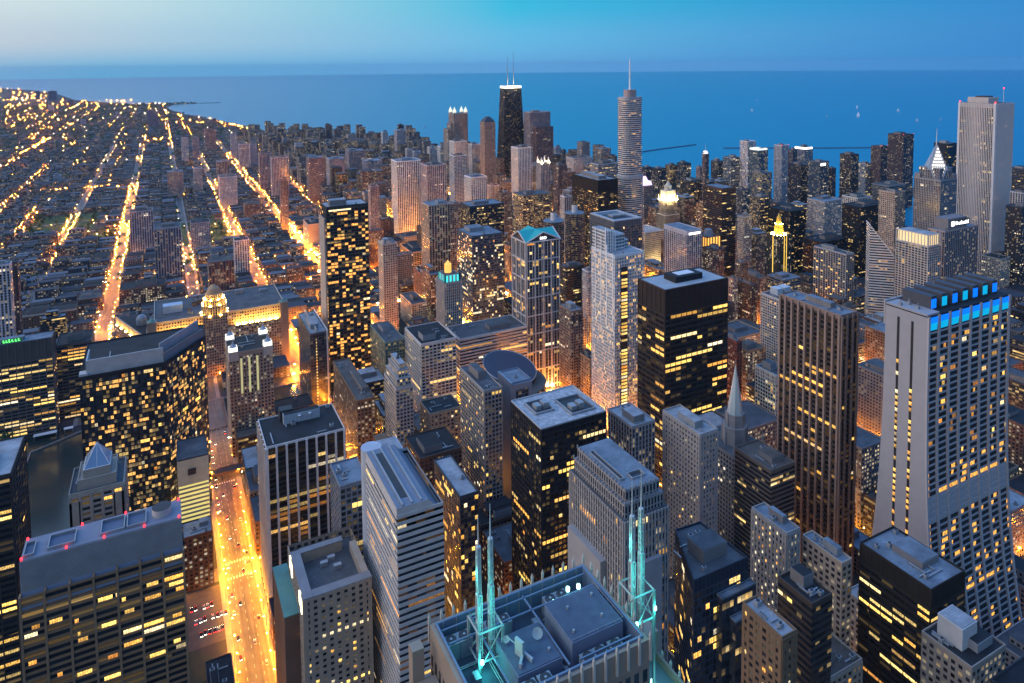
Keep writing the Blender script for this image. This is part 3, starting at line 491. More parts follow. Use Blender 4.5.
('school', 'school', 'small white block alone in the dark low roofs', 'blank', (0.42, 0.43, 0.48), -358.9, -333.5, 3027.6, 3053.0, 21.2, {}),
('s1', 'apartment_tower', 'dark far tower on the northern shore', 'blank', (0.12, 0.13, 0.2), -1493.0, -1452.5, 11385.0, 11425.5, 117.6, {}),
('s2', 'apartment_tower', 'broad dark far tower group block on the northern shore', 'blank', (0.12, 0.13, 0.2), -1296.2, -1206.4, 10883.5, 10973.3, 125.9, {}),
('s3', 'apartment_tower', 'far brown tower nearest the breakwater', 'blank', (0.2, 0.17, 0.22), -983.2, -956.6, 9437.1, 9463.6, 81.2, {}),
('s4', 'apartment_tower', 'far dark tower by the breakwater', 'blank', (0.12, 0.12, 0.18), -915.2, -862.5, 9231.0, 9283.7, 63.4, {}),
('s5', 'apartment_tower', 'far white lit tower inland', 'blank', (0.5, 0.5, 0.5), -973.4, -928.9, 8122.3, 8166.8, 61.4, {}),
('s6', 'apartment_tower', 'far bluish slab inland', 'blank', (0.3, 0.32, 0.4), -338.0, -302.4, 6774.6, 6810.2, 43.5, {}),
('s7', 'apartment_tower', 'far pale pair slab inland', 'blank', (0.34, 0.34, 0.42), -522.8, -487.9, 5961.2, 5996.1, 37.4, {}),
('s8', 'apartment_tower', 'far brown slab inland behind the park', 'blank', (0.24, 0.2, 0.25), -79.7, -41.8, 5580.7, 5618.5, 114.7, {}),
('s9', 'apartment_tower', 'far brown slab second behind the park', 'blank', (0.22, 0.18, 0.24), -34.6, -9.9, 5387.6, 5412.3, 110.1, {}),
('s10', 'apartment_tower', 'far mauve slab near the lit steeple', 'blank', (0.24, 0.2, 0.26), 52.8, 71.2, 3990.3, 4008.7, 60.3, {}),
]

# ------------------------------------------------------------------ relief data: bay, floor, pier w/d, spandrel h/d, pier colour, spandrel colour, lit, strip, tones
DK=(.022,.022,.026)
RB=dict(
 greyscreen=(11.4,3.9,1.2,.8,1.25,.45,(.27,.18,.11),(.24,.15,.085),.0,.0,()),
 opera=(9,3.9,.8,.5,1.5,.4,(.05,.04,.04),(.04,.035,.035),.02,.05,(0,0,1)),
 pyramid=(6,3.6,1.6,.6,1.3,.45,(.36,.31,.26),(.36,.31,.26),.1,.02,(0,1)),
 whitepier=(7.3,3.9,1.5,1.1,1.1,.3,(.62,.6,.58),(.03,.03,.03),.04,.07,(3,4,4)),
 gable=(5.6,3.9,0,0,2.0,.4,(.5,.5,.5),(.52,.50,.48),.03,.05,(0,4,2)),
 gablewing=(4,3.9,.45,.25,.5,.2,(.24,.27,.31),(.2,.23,.27),.05,.03,(0,1)),
 notch=(4.3,3.7,2.3,.55,1.7,.45,(.33,.28,.23),(.33,.28,.23),.09,.02,(0,0,1)),
 bluewing=(3,3.8,.3,.2,.8,.15,(.07,.07,.08),(.09,.09,.1),.1,.03,(0,2)),
 madison181=(2.1,3.9,.75,.7,.9,.3,(.34,.33,.33),(.27,.27,.28),.03,.02,(0,1,2)),
 black30=(3.3,3.9,.5,.4,1.3,.25,DK,DK,.035,.05,(0,0,1)),
 brown3f=(6.4,3.9,1.7,1.3,1.3,.45,(.27,.2,.17),(.07,.05,.04),.035,.015,(0,2,2)),
 daley=(6.6,5.2,.6,.5,2.0,.6,(.04,.03,.026),(.035,.027,.024),.05,.05,(0,0,0,2)),
 darkbr=(7,3.9,.4,.3,1.9,.35,(.035,.03,.026),(.03,.026,.022),.06,.10,(0,0,1)),
 grid203=(4.4,3.7,.6,.5,.95,.45,(.6,.57,.54),(.58,.55,.52),.05,.03,(1,1,3)),
 stripes=(6,3.9,0,0,1.9,.45,W_:=(.58,.54,.51),W_,.02,.05,(0,4)),
 grid460=(3.3,3.7,.9,.5,1.1,.45,(.3,.29,.28),(.28,.27,.26),.07,.02,(0,0,1)),
 stepped=(2.6,3.6,1.4,.5,1.6,.4,(.3,.29,.28),(.28,.27,.26),.5,.0,(1,1,0)),
 oldbldg=(3.,3.6,1.5,.5,1.7,.4,(.36,.34,.33),(.34,.32,.31),.05,.0,(0,1)),
 leo=(3.,3.9,.8,.6,1.2,.4,(.16,.17,.19),(.13,.14,.16),.02,.02,(0,1)),
 pale761=(3.4,3.2,.7,.5,1.1,.4,(.56,.54,.51),(.54,.52,.5),.06,.0,(1,0)),
 crowned=(4.4,3.4,.6,.5,.7,.3,(.52,.52,.52),(.4,.42,.44),.05,.0,(1,)),
 framed814=(4.6,3.3,.7,.6,1.,.5,(.4,.4,.42),(.2,.2,.22),.12,.0,(1,0)),
 bw680=(3.2,3.7,.5,.35,1.,.3,(.5,.56,.56),(.42,.5,.52),.12,.03,(1,3)),
 greensign=(7,3.8,.8,.5,1.6,.4,(.13,.12,.12),(.12,.11,.11),.03,.12,(0,1)),
 strip55=(6,3.8,.5,.3,1.7,.35,(.12,.1,.09),(.13,.11,.1),.0,.15,(0,2)),
 blank420=(4,3.7,1.8,.4,1.6,.35,(.4,.3,.22),(.4,.3,.22),.12,.0,(1,0)),
 quaker=(3,3.9,.25,.2,1.0,.15,(.1,.13,.17),(.1,.13,.17),.12,.02,(1,3)),
 lasalle300=(4.4,3.9,.5,.35,1.,.25,(.07,.07,.075),(.05,.055,.06),.0,.0,()),
 br768=(3.4,3.6,1.6,.4,1.6,.35,(.2,.13,.08),(.2,.13,.08),.12,.0,(0,)),
 lowloft=(4,3.8,1.6,.4,1.4,.35,(.34,.3,.26),(.34,.3,.26),.08,.0,(0,)),
 teal435=(2.6,3.6,1.2,.5,1.2,.35,(.4,.39,.38),(.32,.31,.3),.05,.0,(0,)),
)
ROOFK=dict(blue30='white')
RKIT=dict(greyscreen=None,pyramid=None,whitepier=('dark',0,3),gable=None,gablewing=('blue',0,2),notch=None,bluewing=('white',0,1),madison181=None,black30=None,brown3f=('blue',1,2),daley=None,
 darkbr=('blue',1,4),grid203=('dark',1,3),stripes=('grey',1,2),green222=('grey',1,1),frame500=('blue',0,1),blank420=('dark',0,2),opera=('white',1,1),leo=None,ibm=('white',2,2),quaker=('blue',1,1),
 clark353=('blue',1,0),box703=('blue',0,1),blue671=('blue',0,0),macys=('grey',1,1),illdark=('dark',1,2),lowloft=('tan',2,3),br768=('white',0,2),cornerroof=('dark',0,0),blank=('blue',1,3),stepped=('blue',1,1))
ROOT={}
def builder(row):
    id_,kind,label,sty,col,x0,x1,y0,y1,H,o=row
    if sty in('fins','grid') and min(col)>.27 and id_ not in RB: col=tuple(min(.82,c*1.45) for c in col)
    elif sty in('fins','punch') and min(col)>.17 and id_ not in RB: col=tuple(c*1.2 for c in col)
    w,d=x1-x0,y1-y0; cx,cy=(x0+x1)/2,(y0+y1)/2; foot(x0,x1,y0,y1)
    rng=random.Random(id_+str(x0)); S=STY[sty]; near=id_ in RB; dist=math.hypot(cx,cy)
    cat={'office_tower':'office tower','apartment_tower':'apartment tower','office_building':'office building','brick_building':'building','hotel_tower':'hotel','department_store':'store'}.get(kind,kind)
    t=thing(kind,label,cat,(cx,cy,0)); ROOT[id_]=t
    P=rect(-w/2,w/2,-d/2,d/2); crown=o.get('crown',1.)
    zt=H; bay,fl=3.4,3.5
    if id_=='greyscreen': zt=131.; crown=0
    if near: bay,fl=RB[id_][:2]
    if not near: bay={'bands':3,'ribs':2.6,'piers':5,'fins':4.6 if dist>1000 else 3.2,'grid':4.2,'punch':3.6}.get(sty,3.2)
    wm=facade(sty,col,lit=(.22 if near else o.get('lit')),strip=(.03 if near else None),em=(.3 if near else 1.),cool=bool(o.get('cool')))
    solid=plain('wall_stone',col,.8)
    big=dist>2600
    tiers=o.get('tiers')
    m=MB(); m.prism(P,0,zt,bay,fl,crown,seed=rng.randint(1,60)); m.build('wall',wm,t)
    if near:
        b=RB[id_]; F=fronts(-w/2,w/2,-d/2,d/2,cx,cy)
        relief(t,F,zt,crown,0,b[0],b[1],b[2],b[3],b[4],b[5],plain('pier_stone',b[6],.75),plain('band_stone',b[7],.75))
        if b[8]+b[9]>0: litwin(t,F,zt,crown,0,b[0],b[1],b[4],b[8],b[9],rng,cap=80,tones=b[10],floors=o.get('floors'))
    if id_ in CUSTOM: CUSTOM[id_](t,w,d,H,P,rng)
    k=RKIT.get(id_,0)
    if k==0:
        roof=rng.choice(['blue','grey','grey','white','dark','tan']) if kind!='warehouse' else rng.choice(['tan','grey','dark'])
        k=(roof,1,2 if dist<1700 else 0)
    if k: roofkit(t,P,zt,k[0],solid,k[1],k[2],rng=rng,par=1.2 if dist<3000 else 0,beacon=(2 if id_ in('s774','br871','br888') else 0))
    return t
CUSTOM={}
def cust(f): CUSTOM[f.__name__]=f; return f
SCREEN=plain('louvre_grey',(.24,.25,.27),.55,.2)
@cust
def greyscreen(t,w,d,H,P,rng):
    zt=131.
    Q=rect(-w/2+1,w/2-1.,-d/2+3.2,d/2-1)
    m=MB(); m.prism(Q,zt,H-.2,cap=0); m.build('louvre_screen',SCREEN,t)
    m=MB()
    for k in range(22):
        z=zt+.6+k*.83
        m.box(-w/2+.7,w/2-.7,-d/2+2.9,-d/2+3.2,z,z+.42); m.box(w/2-1.,w/2-.7,-d/2+3.2,d/2-1,z,z+.42)
    m.build('louvre_slat',plain('louvre_edge',(.34,.35,.37),.5,.2),t)
    # sloping glazed panels between the piers below the screen
    n=7; b=(w-1)/n
    for k in range(n):
        u=-w/2+.5+k*b; lit=k==n-1
        m=MB(); m.face([(u+.7,-d/2-.5,zt-5.6),(u+b-.7,-d/2-.5,zt-5.6),(u+b-.7,-d/2+2.8,zt+1.6),(u+.7,-d/2+2.8,zt+1.6)],0); m.box(u+.7,u+b-.7,-d/2-.5,-d/2-.48,zt-6.4,zt-5.6)
        m.build('sloped_panel',[plain('slate_panel',(.15,.18,.24),.4)] ,t)
    m=MB()
    for k in range(n+1):
        u=-w/2+.5+k*b; m.box(u-.55,u+.55,-d/2-.82,-d/2+3.1,zt+.02,zt+1.2)
    m.build('pier_cap_frame',plain('pier_stone',(.27,.18,.11),.75),t)
    r=MB(); r.prism(inset(Q,.3),H-1,H,cap=0); r.build('roof',plain('roof_slate',(.2,.22,.27),.8),t)
    for (a,b_,c,e) in ((-27,-14,-6,6),(-2,10,-6,7),(11,21,-6,7),(-38,-33,-7,5)):
        m=MB(); m.ring(rect(a,b_,c,e),.5,H,H+1.7,0); m.box(a+.6,b_-.6,c+.6,e-.6,H,H+.15,1); m.build('roof_well',[METAL,plain('well_blue',(.10,.13,.19),.6)],t)
    m=MB(); m.cyl(29,1,5.2,H,H+4.2,24,cap=1); m.cyl(29,1,4.6,H+4.2,H+4.25,24,mi=1,cap=1); m.build('roof_drum',[plain('drum_white',(.5,.48,.46),.6),DKM],t)
    for p in ((-38.5,-8),(-38,10),(-18,-8.2),(0,-8.2),(20,-8.2),(38,-8.2),(38,10),(-12,10.4),(10,10.4)):
        m=MB(); m.cyl(p[0],p[1],.5,H,H+1.2,8); m.build('beacon_light',RED,t)
    # lit windows: the two long rows and scattered groups
    F=[((-w/2,-d/2),0,w)]; N_=7; bb=w/N_
    for (k,r,f0,f1,i) in ((6,0,.05,.95,1),(1,4,.1,.7,0),(0,5,.1,.7,0),(3,3,.1,.8,0),(3,3,.85,1,1),(5,3,.2,.8,0),(6,3,.0,.95,0),(6,4,.2,.95,0),(4,4,.1,.35,0),(5,5,.1,.9,0),(2,5,.1,.35,1),(0,4,.4,.8,2),(4,6,.2,.7,0),(3,7,.2,.9,0),(6,5,.5,1,0),(2,8,.2,.7,0),(4,9,.1,1,0),(5,9,.0,1,0),(6,9,.3,.8,2),(5,10,.0,1,0),(6,10,.0,1,0),(4,11,.1,1,0),(2,7,.2,.4,0),(3,12,.4,.9,0),(2,13,.1,.8,0),(5,14,.2,1,0),(6,13,.3,.7,0),(6,14,.4,1,1),(1,12,.3,.6,0),(0,9,.2,.6,0),(3,15,.2,1,0)):
        z=131-r*3.9-1.0; u=-w/2+(k+f0)*bb; part('window',winmesh(max(1.6,(f1-f0)*bb-.8),2.1,i),t,(u+.4,-d/2-.0,z),0)
@cust
def pyramid(t,w,d,H,P,rng):
    st=plain('wall_stone',(.36,.31,.26),.8)
    roofkit(t,P,H,'grey',st,0,2,par=1.6,rng=rng)
    m=MB(); m.prism(inset(P,4.5),H,H+6,cap=0); m.ring(inset(P,4.5),.6,H+6,H+7.2); m.build('upper_storey',st,t)
    m=MB(); q=inset(P,7.6); m.prism(q,H+6,H+11.5,cap=0); m.build('pyramid_base',st,t)
    c=(0,0,H+24); g=plain('pyramid_glass',(.16,.25,.36),.15,spec=.7,var=.1)
    m=MB(); q=inset(q,.5)
    for i in range(4): m.face([(*q[i],H+11.5),(*q[(i+1)%4],H+11.5),c])
    py=m.build('glass_pyramid',g,t)
    m=MB()
    for i in range(4): m.bar((*q[i],H+11.6),(0,0,H+24.1),.22); a,b=Vector((*q[i],H+11.6)),Vector((*q[(i+1)%4],H+11.6)); m.bar((a+b)/2,(0,0,H+24.1),.14); m.bar(a,b,.22)
    m.build('pyramid_frame',WHITEP,t)
    for s in(-1,1):
        m=MB(); m.box(s*(w/2-3.2)-3,s*(w/2-3.2)+3,-d/2-.6,-d/2+5,H-40,H-4); m.build('corner_tower',st,t)
@cust
def notch(t,w,d,H,P,rng):
    st=plain('wall_stone',(.33,.28,.23),.8); g=plain('grey_coping',(.2,.21,.23),.7)
    r=MB(); r.prism(inset(P,.4),H-6.5,H-6,cap=0); r.build('roof',roofm('grey'),t)
    m=MB(); m.box(-w/2+.05,-w/2+5,-d/2+.05,d/2-8,H-6,H); m.box(-w/2+5,w/2-.05,-d/2+.05,-d/2+5.5,H-6,H-.5); m.box(w/2-4,w/2-.05,-d/2+5.5,d/2-14,H-6,H-.2); m.box(-w/2+5,w/2-8,d/2-12,d/2-8,H-6,H+.3); m.build('crown_wall',[st],t)
    m=MB(); m.box(-w/2-.2,-w/2+5.2,-d/2-.2,d/2-8,H+.0,H+.7); m.box(-w/2+5.2,w/2+.2,-d/2-.2,-d/2+5.7,H-.5,H+.5); m.box(-w/2+5.2,w/2-7.6,d/2-12.2,d/2-7.8,H+.3,H+1); m.build('coping',g,t)
    for p in ((-4,4),(1,7),(3,-2)):
        m=MB(); m.box(p[0],p[0]+4.5,p[1],p[1]+2.6,H-6,H-3.4); m.build('cooling_unit',METAL,t)
    m=MB(); m.box(-w/2-9,-w/2-.3,-d/2+12,d/2+6,0,H-16); m.build('side_wing',facade('punch',(.2,.12,.09),lit=.12),t); m=MB(); m.box(-w/2-9.2,-w/2-.3,-d/2+11.8,d/2+6.2,H-16,H-15.4,0); m.build('copper_roof',plain('green_copper',(.10,.24,.22),.7),t)
    # floodlit shoulders: lamps on the west ledge
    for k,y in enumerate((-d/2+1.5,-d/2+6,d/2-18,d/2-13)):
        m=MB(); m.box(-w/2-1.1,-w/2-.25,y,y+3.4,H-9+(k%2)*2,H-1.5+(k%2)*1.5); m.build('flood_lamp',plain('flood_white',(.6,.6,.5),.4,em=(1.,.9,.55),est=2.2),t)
@cust
def madison181(t,w,d,H,P,rng):
    st=plain('wall_stone',(.3,.3,.31),.75)
    r=MB(); r.prism(inset(P,.4),H-.4,H+.12,cap=0); r.build('roof',roofm('grey'),t)
    q=P
    for k,(ins,h) in enumerate(((1.6,7.),(3.0,13.),)):
        q=inset(P,ins); z0=H if k==0 else H+7; m=MB(); m.prism(q,z0,H+h,2,4,1,cap=1); m.build('setback_storey',[facade('fins',(.34,.33,.33),lit=.02),roofm('blue')],t)
        for i in (0,3):
            a,b=Vector(q[i]),Vector(q[(i+1)%4]); L=(b-a).length; nn=int(L/2.6)
            for j in range(nn):
                c=a+(b-a)*j/nn; m=MB(); m.box(c.x-.26,c.x+.26,c.y-.26,c.y+.26,H+h-.5,H+h+1.4); m.build('coping_fin',st,t)
    for (a,b_,c,e) in ((-8,-5,-14,14),(-2,6,-16,-11)):
        m=MB(); m.ring(rect(a,b_,c,e),.4,H+13,H+14,0); m.box(a+.5,b_-.5,c+.5,e-.5,H+13,H+13.1,1); m.build('roof_well',[METAL,DKM],t)
    m=MB(); m.box(-w/2-4,-w/2-.1,-d/2+14,d/2-4,0,H-28); m.box(-w/2+3,w/2-6,-d/2-3,-d/2-.8,0,H-22); m.build('lower_setback',st,t)
@cust
def black30(t,w,d,H,P,rng):
    r=MB(); r.prism(inset(P,.4),H-.4,H+.12,cap=0); r.build('roof',plain('roof_pale',(.36,.38,.40),.8,var=.8,scale=.35),t)
    m=MB(); m.ring(P,.6,H,H+1.); m.build('parapet',plain('parapet_pale',(.4,.42,.44),.6),t)
    for (a,b,c,e) in ((-20,-5,-4,14),(2,22,-16,8)):
        m=MB(); m.box(a,b,c,e,H+.13,H+.3,0); m.ring(rect(a,b,c,e),.8,H+.13,H+1.6,1); m.build('equipment_pit',[DKM,METAL],t)
        for k in range(2):
            m=MB(); x=a+3+k*6; m.box(x,x+4.5,c+5,c+11,H+.3,H+3.5+k,0); m.build('cooling_unit',METAL,t)
@cust
def daley(t,w,d,H,P,rng):
    r=MB(); r.prism(inset(P,.4),H-.4,H+.12,cap=0); r.build('roof',plain('roof_pale2',(.34,.38,.40),.8,var=.25),t)
    m=MB(); m.ring(P,.9,H,H+1.); m.build('parapet',plain('corten',(.06,.045,.04),.7),t)
    m=MB(); m.box(-16,18,-8,10,H+.13,H+6); m.box(-9,11,-4,6,H+6,H+6.3,1); m.build('penthouse',[plain('corten_dk',(.02,.02,.022),.7),WHITEP],t)
@cust
def gable(t,w,d,H,P,rng):
    # shed roof sloping west to east with raised ribs
    s=plain('slate_roof',(.17,.20,.25),.55,var=.15)
    m=MB(); zl,zr=H+4,H-6
    m.face([(-w/2,-d/2,zl),(w*.18,-d/2,zl),(w*.18,d/2,zl),(-w/2,d/2,zl)]); m.face([(w*.18,-d/2,zl),(w/2,-d/2,zr),(w/2,d/2,zr),(w*.18,d/2,zl)])
    m.build('roof',s,t)
    m=MB(); 
    for (xa,za,xb,zb) in ((-w/2,zl,w*.18,zl),(w*.18,zl,w/2,zr)):
        m.face([(xa,-d/2,H-8),(xb,-d/2,H-8),(xb,-d/2,zb),(xa,-d/2,za)]); m.face([(xb,d/2,H-8),(xa,d/2,H-8),(xa,d/2,za),(xb,d/2,zb)])
    m.face([(-w/2,d/2,H-8),(-w/2,-d/2,H-8),(-w/2,-d/2,zl),(-w/2,d/2,zl)])
    m.build('gable_wall',plain('wall_stone',(.5,.49,.48),.75),t)
    m=MB()
    for x in (-w*.36,-w*.16,w*.04): m.box(x-.5,x+.5,-d/2+1,d/2-1,zl,zl+.8)
    m.build('roof_rib',METAL,t)
    m=MB(); m.box(-w*.36+.6,-w*.16-.6,-d/2+8,d/2-6,zl+.02,zl+.25); m.build('roof_vent',DKM,t)
    m=MB(); m.cyl(-w/2+5,d/2+6,6.5,0,H+3,28,cap=0); m.build('stair_drum',plain('wall_stone',(.42,.46,.52),.7),t)
    m=MB(); m.box(-w/2+5,w/2-2,d/2+.1,d/2+18,0,H-1,0); m.box(-w/2+6,w/2-3,d/2+1,d/2+17,H-1,H-.6,1); m.build('rear_wing',[plain('wall_stone',(.42,.46,.52),.7),roofm('white')],t)
@cust
def whitepier(t,w,d,H,P,rng):
    m=MB(); m.box(-12,16,6,12,H+.13,H+7.5,0); m.box(-11.6,15.6,6.3,11.7,H+7.5,H+7.7,1); m.build('penthouse',[plain('house_pale_blue',(.36,.42,.47),.7),roofm('dark')],t)
    m=MB(); m.box(-14,-4,12.3,20,H+.13,H+9); m.build('machine_house',DKM,t)
    for x in (0,8): m=MB(); m.cyl(x,5.4,1.3,H+5.5,H+5.9,14,cap=0); m.bar((x,5.4,H+.1),(x,5.4,H+5.6),.15); m.build('satellite_dish',WHITEP,t)
@cust
def leo(t,w,d,H,P,rng):
    r=MB(); r.prism(inset(P,.4),H-.4,H+.12,cap=0); r.build('roof',roofm('blue'),t)
    m=MB(); m.ring(P,5,H,H+1.5); m.build('parapet',plain('parapet_pale',(.4,.42,.44),.6),t)
    m=MB(); m.box(-14,14,-16,16,H+.13,H+.5); m.build('equipment_pit',DKM,t)
    for k in range(4):
        m=MB(); m.box(-11+k*6,-7+k*6,-8,4,H+.5,H+3); m.build('cooling_unit',METAL,t)
@cust
def crowned(t,w,d,H,P,rng):
    g=plain('crown_glow',(.4,.35,.25),.5,em=(1.,.72,.34),est=.75); st=plain('crown_frame',(.52,.52,.52),.7)
    F=fronts(-w/2,w/2,-d/2,d/2,1,0)
    q=P; m=MB(); m.prism(inset(P,1.5),H,H+16,cap=1); m.build('crown_glazing',[g,roofm('white')],t)
    relief(t,[((-w/2,-d/2),0,w),((-w/2,d/2),-math.pi/2,d)],H+17,1,H,4.4,15.5,.9,.8,1.,.7,st,st)
@cust
def greensign(t,w,d,H,P,rng):
    g=plain('sign_green',(.05,.3,.08),.4,em=(.12,1.,.16),est=1.6)
    s=tag(thing('rooftop_sign','long green glowing sign of slanted strokes on the banded riverside roof','sign',(t.location.x,t.location.y,H)))
    m=MB(); x=-20
    for k,(a,b) in enumerate(((0,4.2),(5,3),(7.6,2.8),(10.2,3.6),(13,2.8),(16,2.8),(18.8,3.2))):
        m.box(x+a,x+a+1.0,-8,-7.6,1.2,1.2+b); m.box(x+a+1.,x+a+2.,-8,-7.6,1.2,1.9)
    m.build('sign_lettering',g,s); m=MB()
    m.box(x-1,x+22,-7.5,-7.2,.5,1.1)
    for k in range(6): m.bar((x+k*4,-7.3,0),(x+k*4,-7.3,1.),.15)
    m.build('sign_frame',DKM,s)
@cust
def teal435(t,w,d,H,P,rng):
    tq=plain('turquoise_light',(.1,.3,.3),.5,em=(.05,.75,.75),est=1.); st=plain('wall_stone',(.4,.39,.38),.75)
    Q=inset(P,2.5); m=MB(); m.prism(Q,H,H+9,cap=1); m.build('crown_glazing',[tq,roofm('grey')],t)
    m=MB()
    for i in range(4):
        a,b=Vector(Q[i]),Vector(Q[(i+1)%4])
        for j in range(5): p=a+(b-a)*j/4; m.box(p.x-.9,p.x+.9,p.y-.9,p.y+.9,H,H+9.5)
    m.build('crown_pier_frame',st,t)
    m=MB(); m.cyl(0,3,4.5,H+9,H+20,12,cap=0); m.cyl(0,3,3.5,H+20,H+25,12,cap=0,r2=.1); m.build('amber_lantern',plain('amber_lantern',(.4,.25,.1),.5,em=(1.,.55,.1),est=.9),t)
@cust
def pru1(t,w,d,H,P,rng):
    m=MB(); m.box(-w/2+12,w/2-24,-d/2+3,d/2-3,H+.13,H+17); m.build('penthouse',plain('roof_house_grey',(.2,.19,.2),.7),t)
    s=thing('rooftop_sign','white lit name sign on the dark roof house of the wide tan slab','sign',(t.location.x,t.location.y-d/2+3,H))
    for body,x,z,sz in (('Prudential',-12,6.5,8.),):
        cu=bpy.data.curves.new('sign_lettering','FONT'); cu.body=body; cu.size=sz; cu.extrude=.3; cu.align_x='LEFT'; cu.materials.append(GLOWW)
        o=bpy.data.objects.new('sign_lettering',cu); COL.objects.link(o); o.parent=s; o.location=(x,-.8,z); o.rotation_euler=(math.pi/2,0,0)
    m=MB(); m.box(-22,-15,-.9,-.3,5.5,12.5); m.build('sign_emblem',GLOWW,s)
    m=MB(); m.box(-24,24,-.25,-.02,4.5,14); m.build('sign_backing',DKM,s)
@cust
def blue671(t,w,d,H,P,rng):
    m=MB(); m.box(-w/2+4,w/2-4,-d/2-.5,-d/2-.1,H-5.5,H-2.2); m.build('sign_strip',GLOWW,t)
@cust
def b807(t,w,d,H,P,rng):
    m=MB(); m.box(-w/2+4,w/2-12,-d/2-.6,-d/2-.1,H-9,H-3); m.build('sign_patch',GLOWW,t)
@cust
def t795(t,w,d,H,P,rng):
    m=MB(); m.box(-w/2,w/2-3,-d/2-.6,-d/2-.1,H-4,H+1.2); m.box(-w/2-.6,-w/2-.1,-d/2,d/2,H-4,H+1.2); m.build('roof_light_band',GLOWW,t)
@cust
def g749(t,w,d,H,P,rng):
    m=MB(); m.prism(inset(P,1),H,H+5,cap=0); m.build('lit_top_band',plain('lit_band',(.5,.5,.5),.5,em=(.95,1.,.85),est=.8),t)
@cust
def x740(t,w,d,H,P,rng):
    m=MB()
    for k in range(6):
        z=H-10-k*34
        for (a,b) in (((-w/2,-d/2-.3),(w/2,-d/2-.3)),((-w/2-.3,d/2),(-w/2-.3,-d/2))):
            m.bar((*a,z),(*b,z-34),.8); m.bar((*b,z),(*a,z-34),.8)
    m.build('cross_brace_frame',WHITEP,t)
@cust
def lant540(t,w,d,H,P,rng):
    for p in inset(P,3):
        m=MB(); m.cyl(*p,3,H,H+9,8,cap=0,r2=2.4); m.cyl(*p,2.4,H+9,H+16,8,r2=.1); m.build('pinnacle',plain('pinnacle_stone',(.75,.7,.66),.7),t); m=MB(); m.box(p[0]-1.5,p[0]+1.5,p[1]-4.6,p[1]-3.8,H+.4,H+1.); m.build('flood_lamp',plain('flood_warmwhite',(.5,.4,.3),.4,em=(1.,.72,.3),est=420.,light=True),t)
@cust
def nbc(t,w,d,H,P,rng):
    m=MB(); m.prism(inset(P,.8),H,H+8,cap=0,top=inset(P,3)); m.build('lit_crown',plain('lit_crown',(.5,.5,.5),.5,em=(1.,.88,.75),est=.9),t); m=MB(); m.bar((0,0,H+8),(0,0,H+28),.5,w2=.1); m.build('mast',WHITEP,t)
@cust
def randolph188(t,w,d,H,P,rng):
    st=facade('resi',(.48,.46,.45))
    z=H
    for k,(i,h) in enumerate(((1.6,9),(3.6,7),(5.4,5))):
        m=MB(); m.prism(inset(P,i),z,z+h,2.6,3.4,.5,cap=1,seed=k); m.build('setback_tier',[st,roofm('white')],t); z+=h
    m=MB(); m.cyl(0,0,1.8,z,z+4,10,r2=.2); m.build('finial',DKM,t)
    m=MB(); m.box(-w/2-7,w/2+14,-d/2-6,-d/2-.5,0,H-50,0); m.box(-w/2-12,-w/2-.5,-d/2-6,d/2,0,H-58,0); m.build('lower_block',facade('punch',(.36,.27,.19),lit=.25),t)
@cust
def crown400(t,w,d,H,P,rng): pass
@cust
def slim378(t,w,d,H,P,rng):
    m=MB(); m.cyl(0,0,w*.44,H,H+5,24,cap=1); m.build('rounded_top',[plain('pale_rim',(.55,.5,.45),.6),roofm('grey')],t)
@cust
def lasalle300(t,w,d,H,P,rng):
    F=fronts(-w/2,w/2,-d/2,d/2,200,0)
    litwin(t,F,H,3,0,4.4,3.9,1.,.22,.12,rng,cap=95,tones=(0,0,1,1,2,3),run=(1,3))
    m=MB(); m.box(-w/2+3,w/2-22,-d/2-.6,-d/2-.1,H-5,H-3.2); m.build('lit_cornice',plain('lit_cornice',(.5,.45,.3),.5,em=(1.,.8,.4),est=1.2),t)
    m=MB(); m.box(-w/2-2.5,-w/2-.6,-d/2+2,d/2-2,0,H-14); m.build('edge_slab',plain('wall_stone',(.33,.31,.3),.7),t)
@cust
def mill(t,w,d,H,P,rng):
    m=MB(); m.box(-w/2-.6,w/2+.6,-d/2-.7,-d/2-.05,H-2.5,H); m.build('cornice',plain('pale_stone',(.45,.42,.4),.8),t)
@cust
def frame500(t,w,d,H,P,rng):
    f=plain('frame_blue',(.26,.31,.38),.5,.2); m=MB(); m.box(-w/2-1.5,-w/2-.1,-d/2-1.2,d/2,0,H+1.5); m.box(-w/2-.1,-w/2+3,-d/2-1.6,-d/2-.1,0,H-.5); m.box(w/2-3,w/2,-d/2-1.6,-d/2-.1,0,H-.5); m.box(-w/2+3,w/2-3,-d/2-1.6,-d/2-.1,H-6,H-.5); m.build('edge_frame',f,t)
@cust
def zipper(t,w,d,H,P,rng):
    m=MB(); m.box(w/2-.8,w/2+.6,-d/2-1,-d/2-.05,0,H+3); m.box(w/2+.05,w/2+.7,-d/2,d/2,H-4,H+3); m.build('white_edge',WHITEP,t)
    for k in range(26):
        part('window',winmesh(1.6,1.7,1),t,(-w*.18,-d/2-.05,H-6-k*3.6),0)
    m=MB(); m.box(-w*.1,-w*.1+.8,-d/2+2,d/2,H+.2,H+5); m.build('roof_fin',METAL,t)
@cust
def tall(t,w,d,H,P,rng): pass
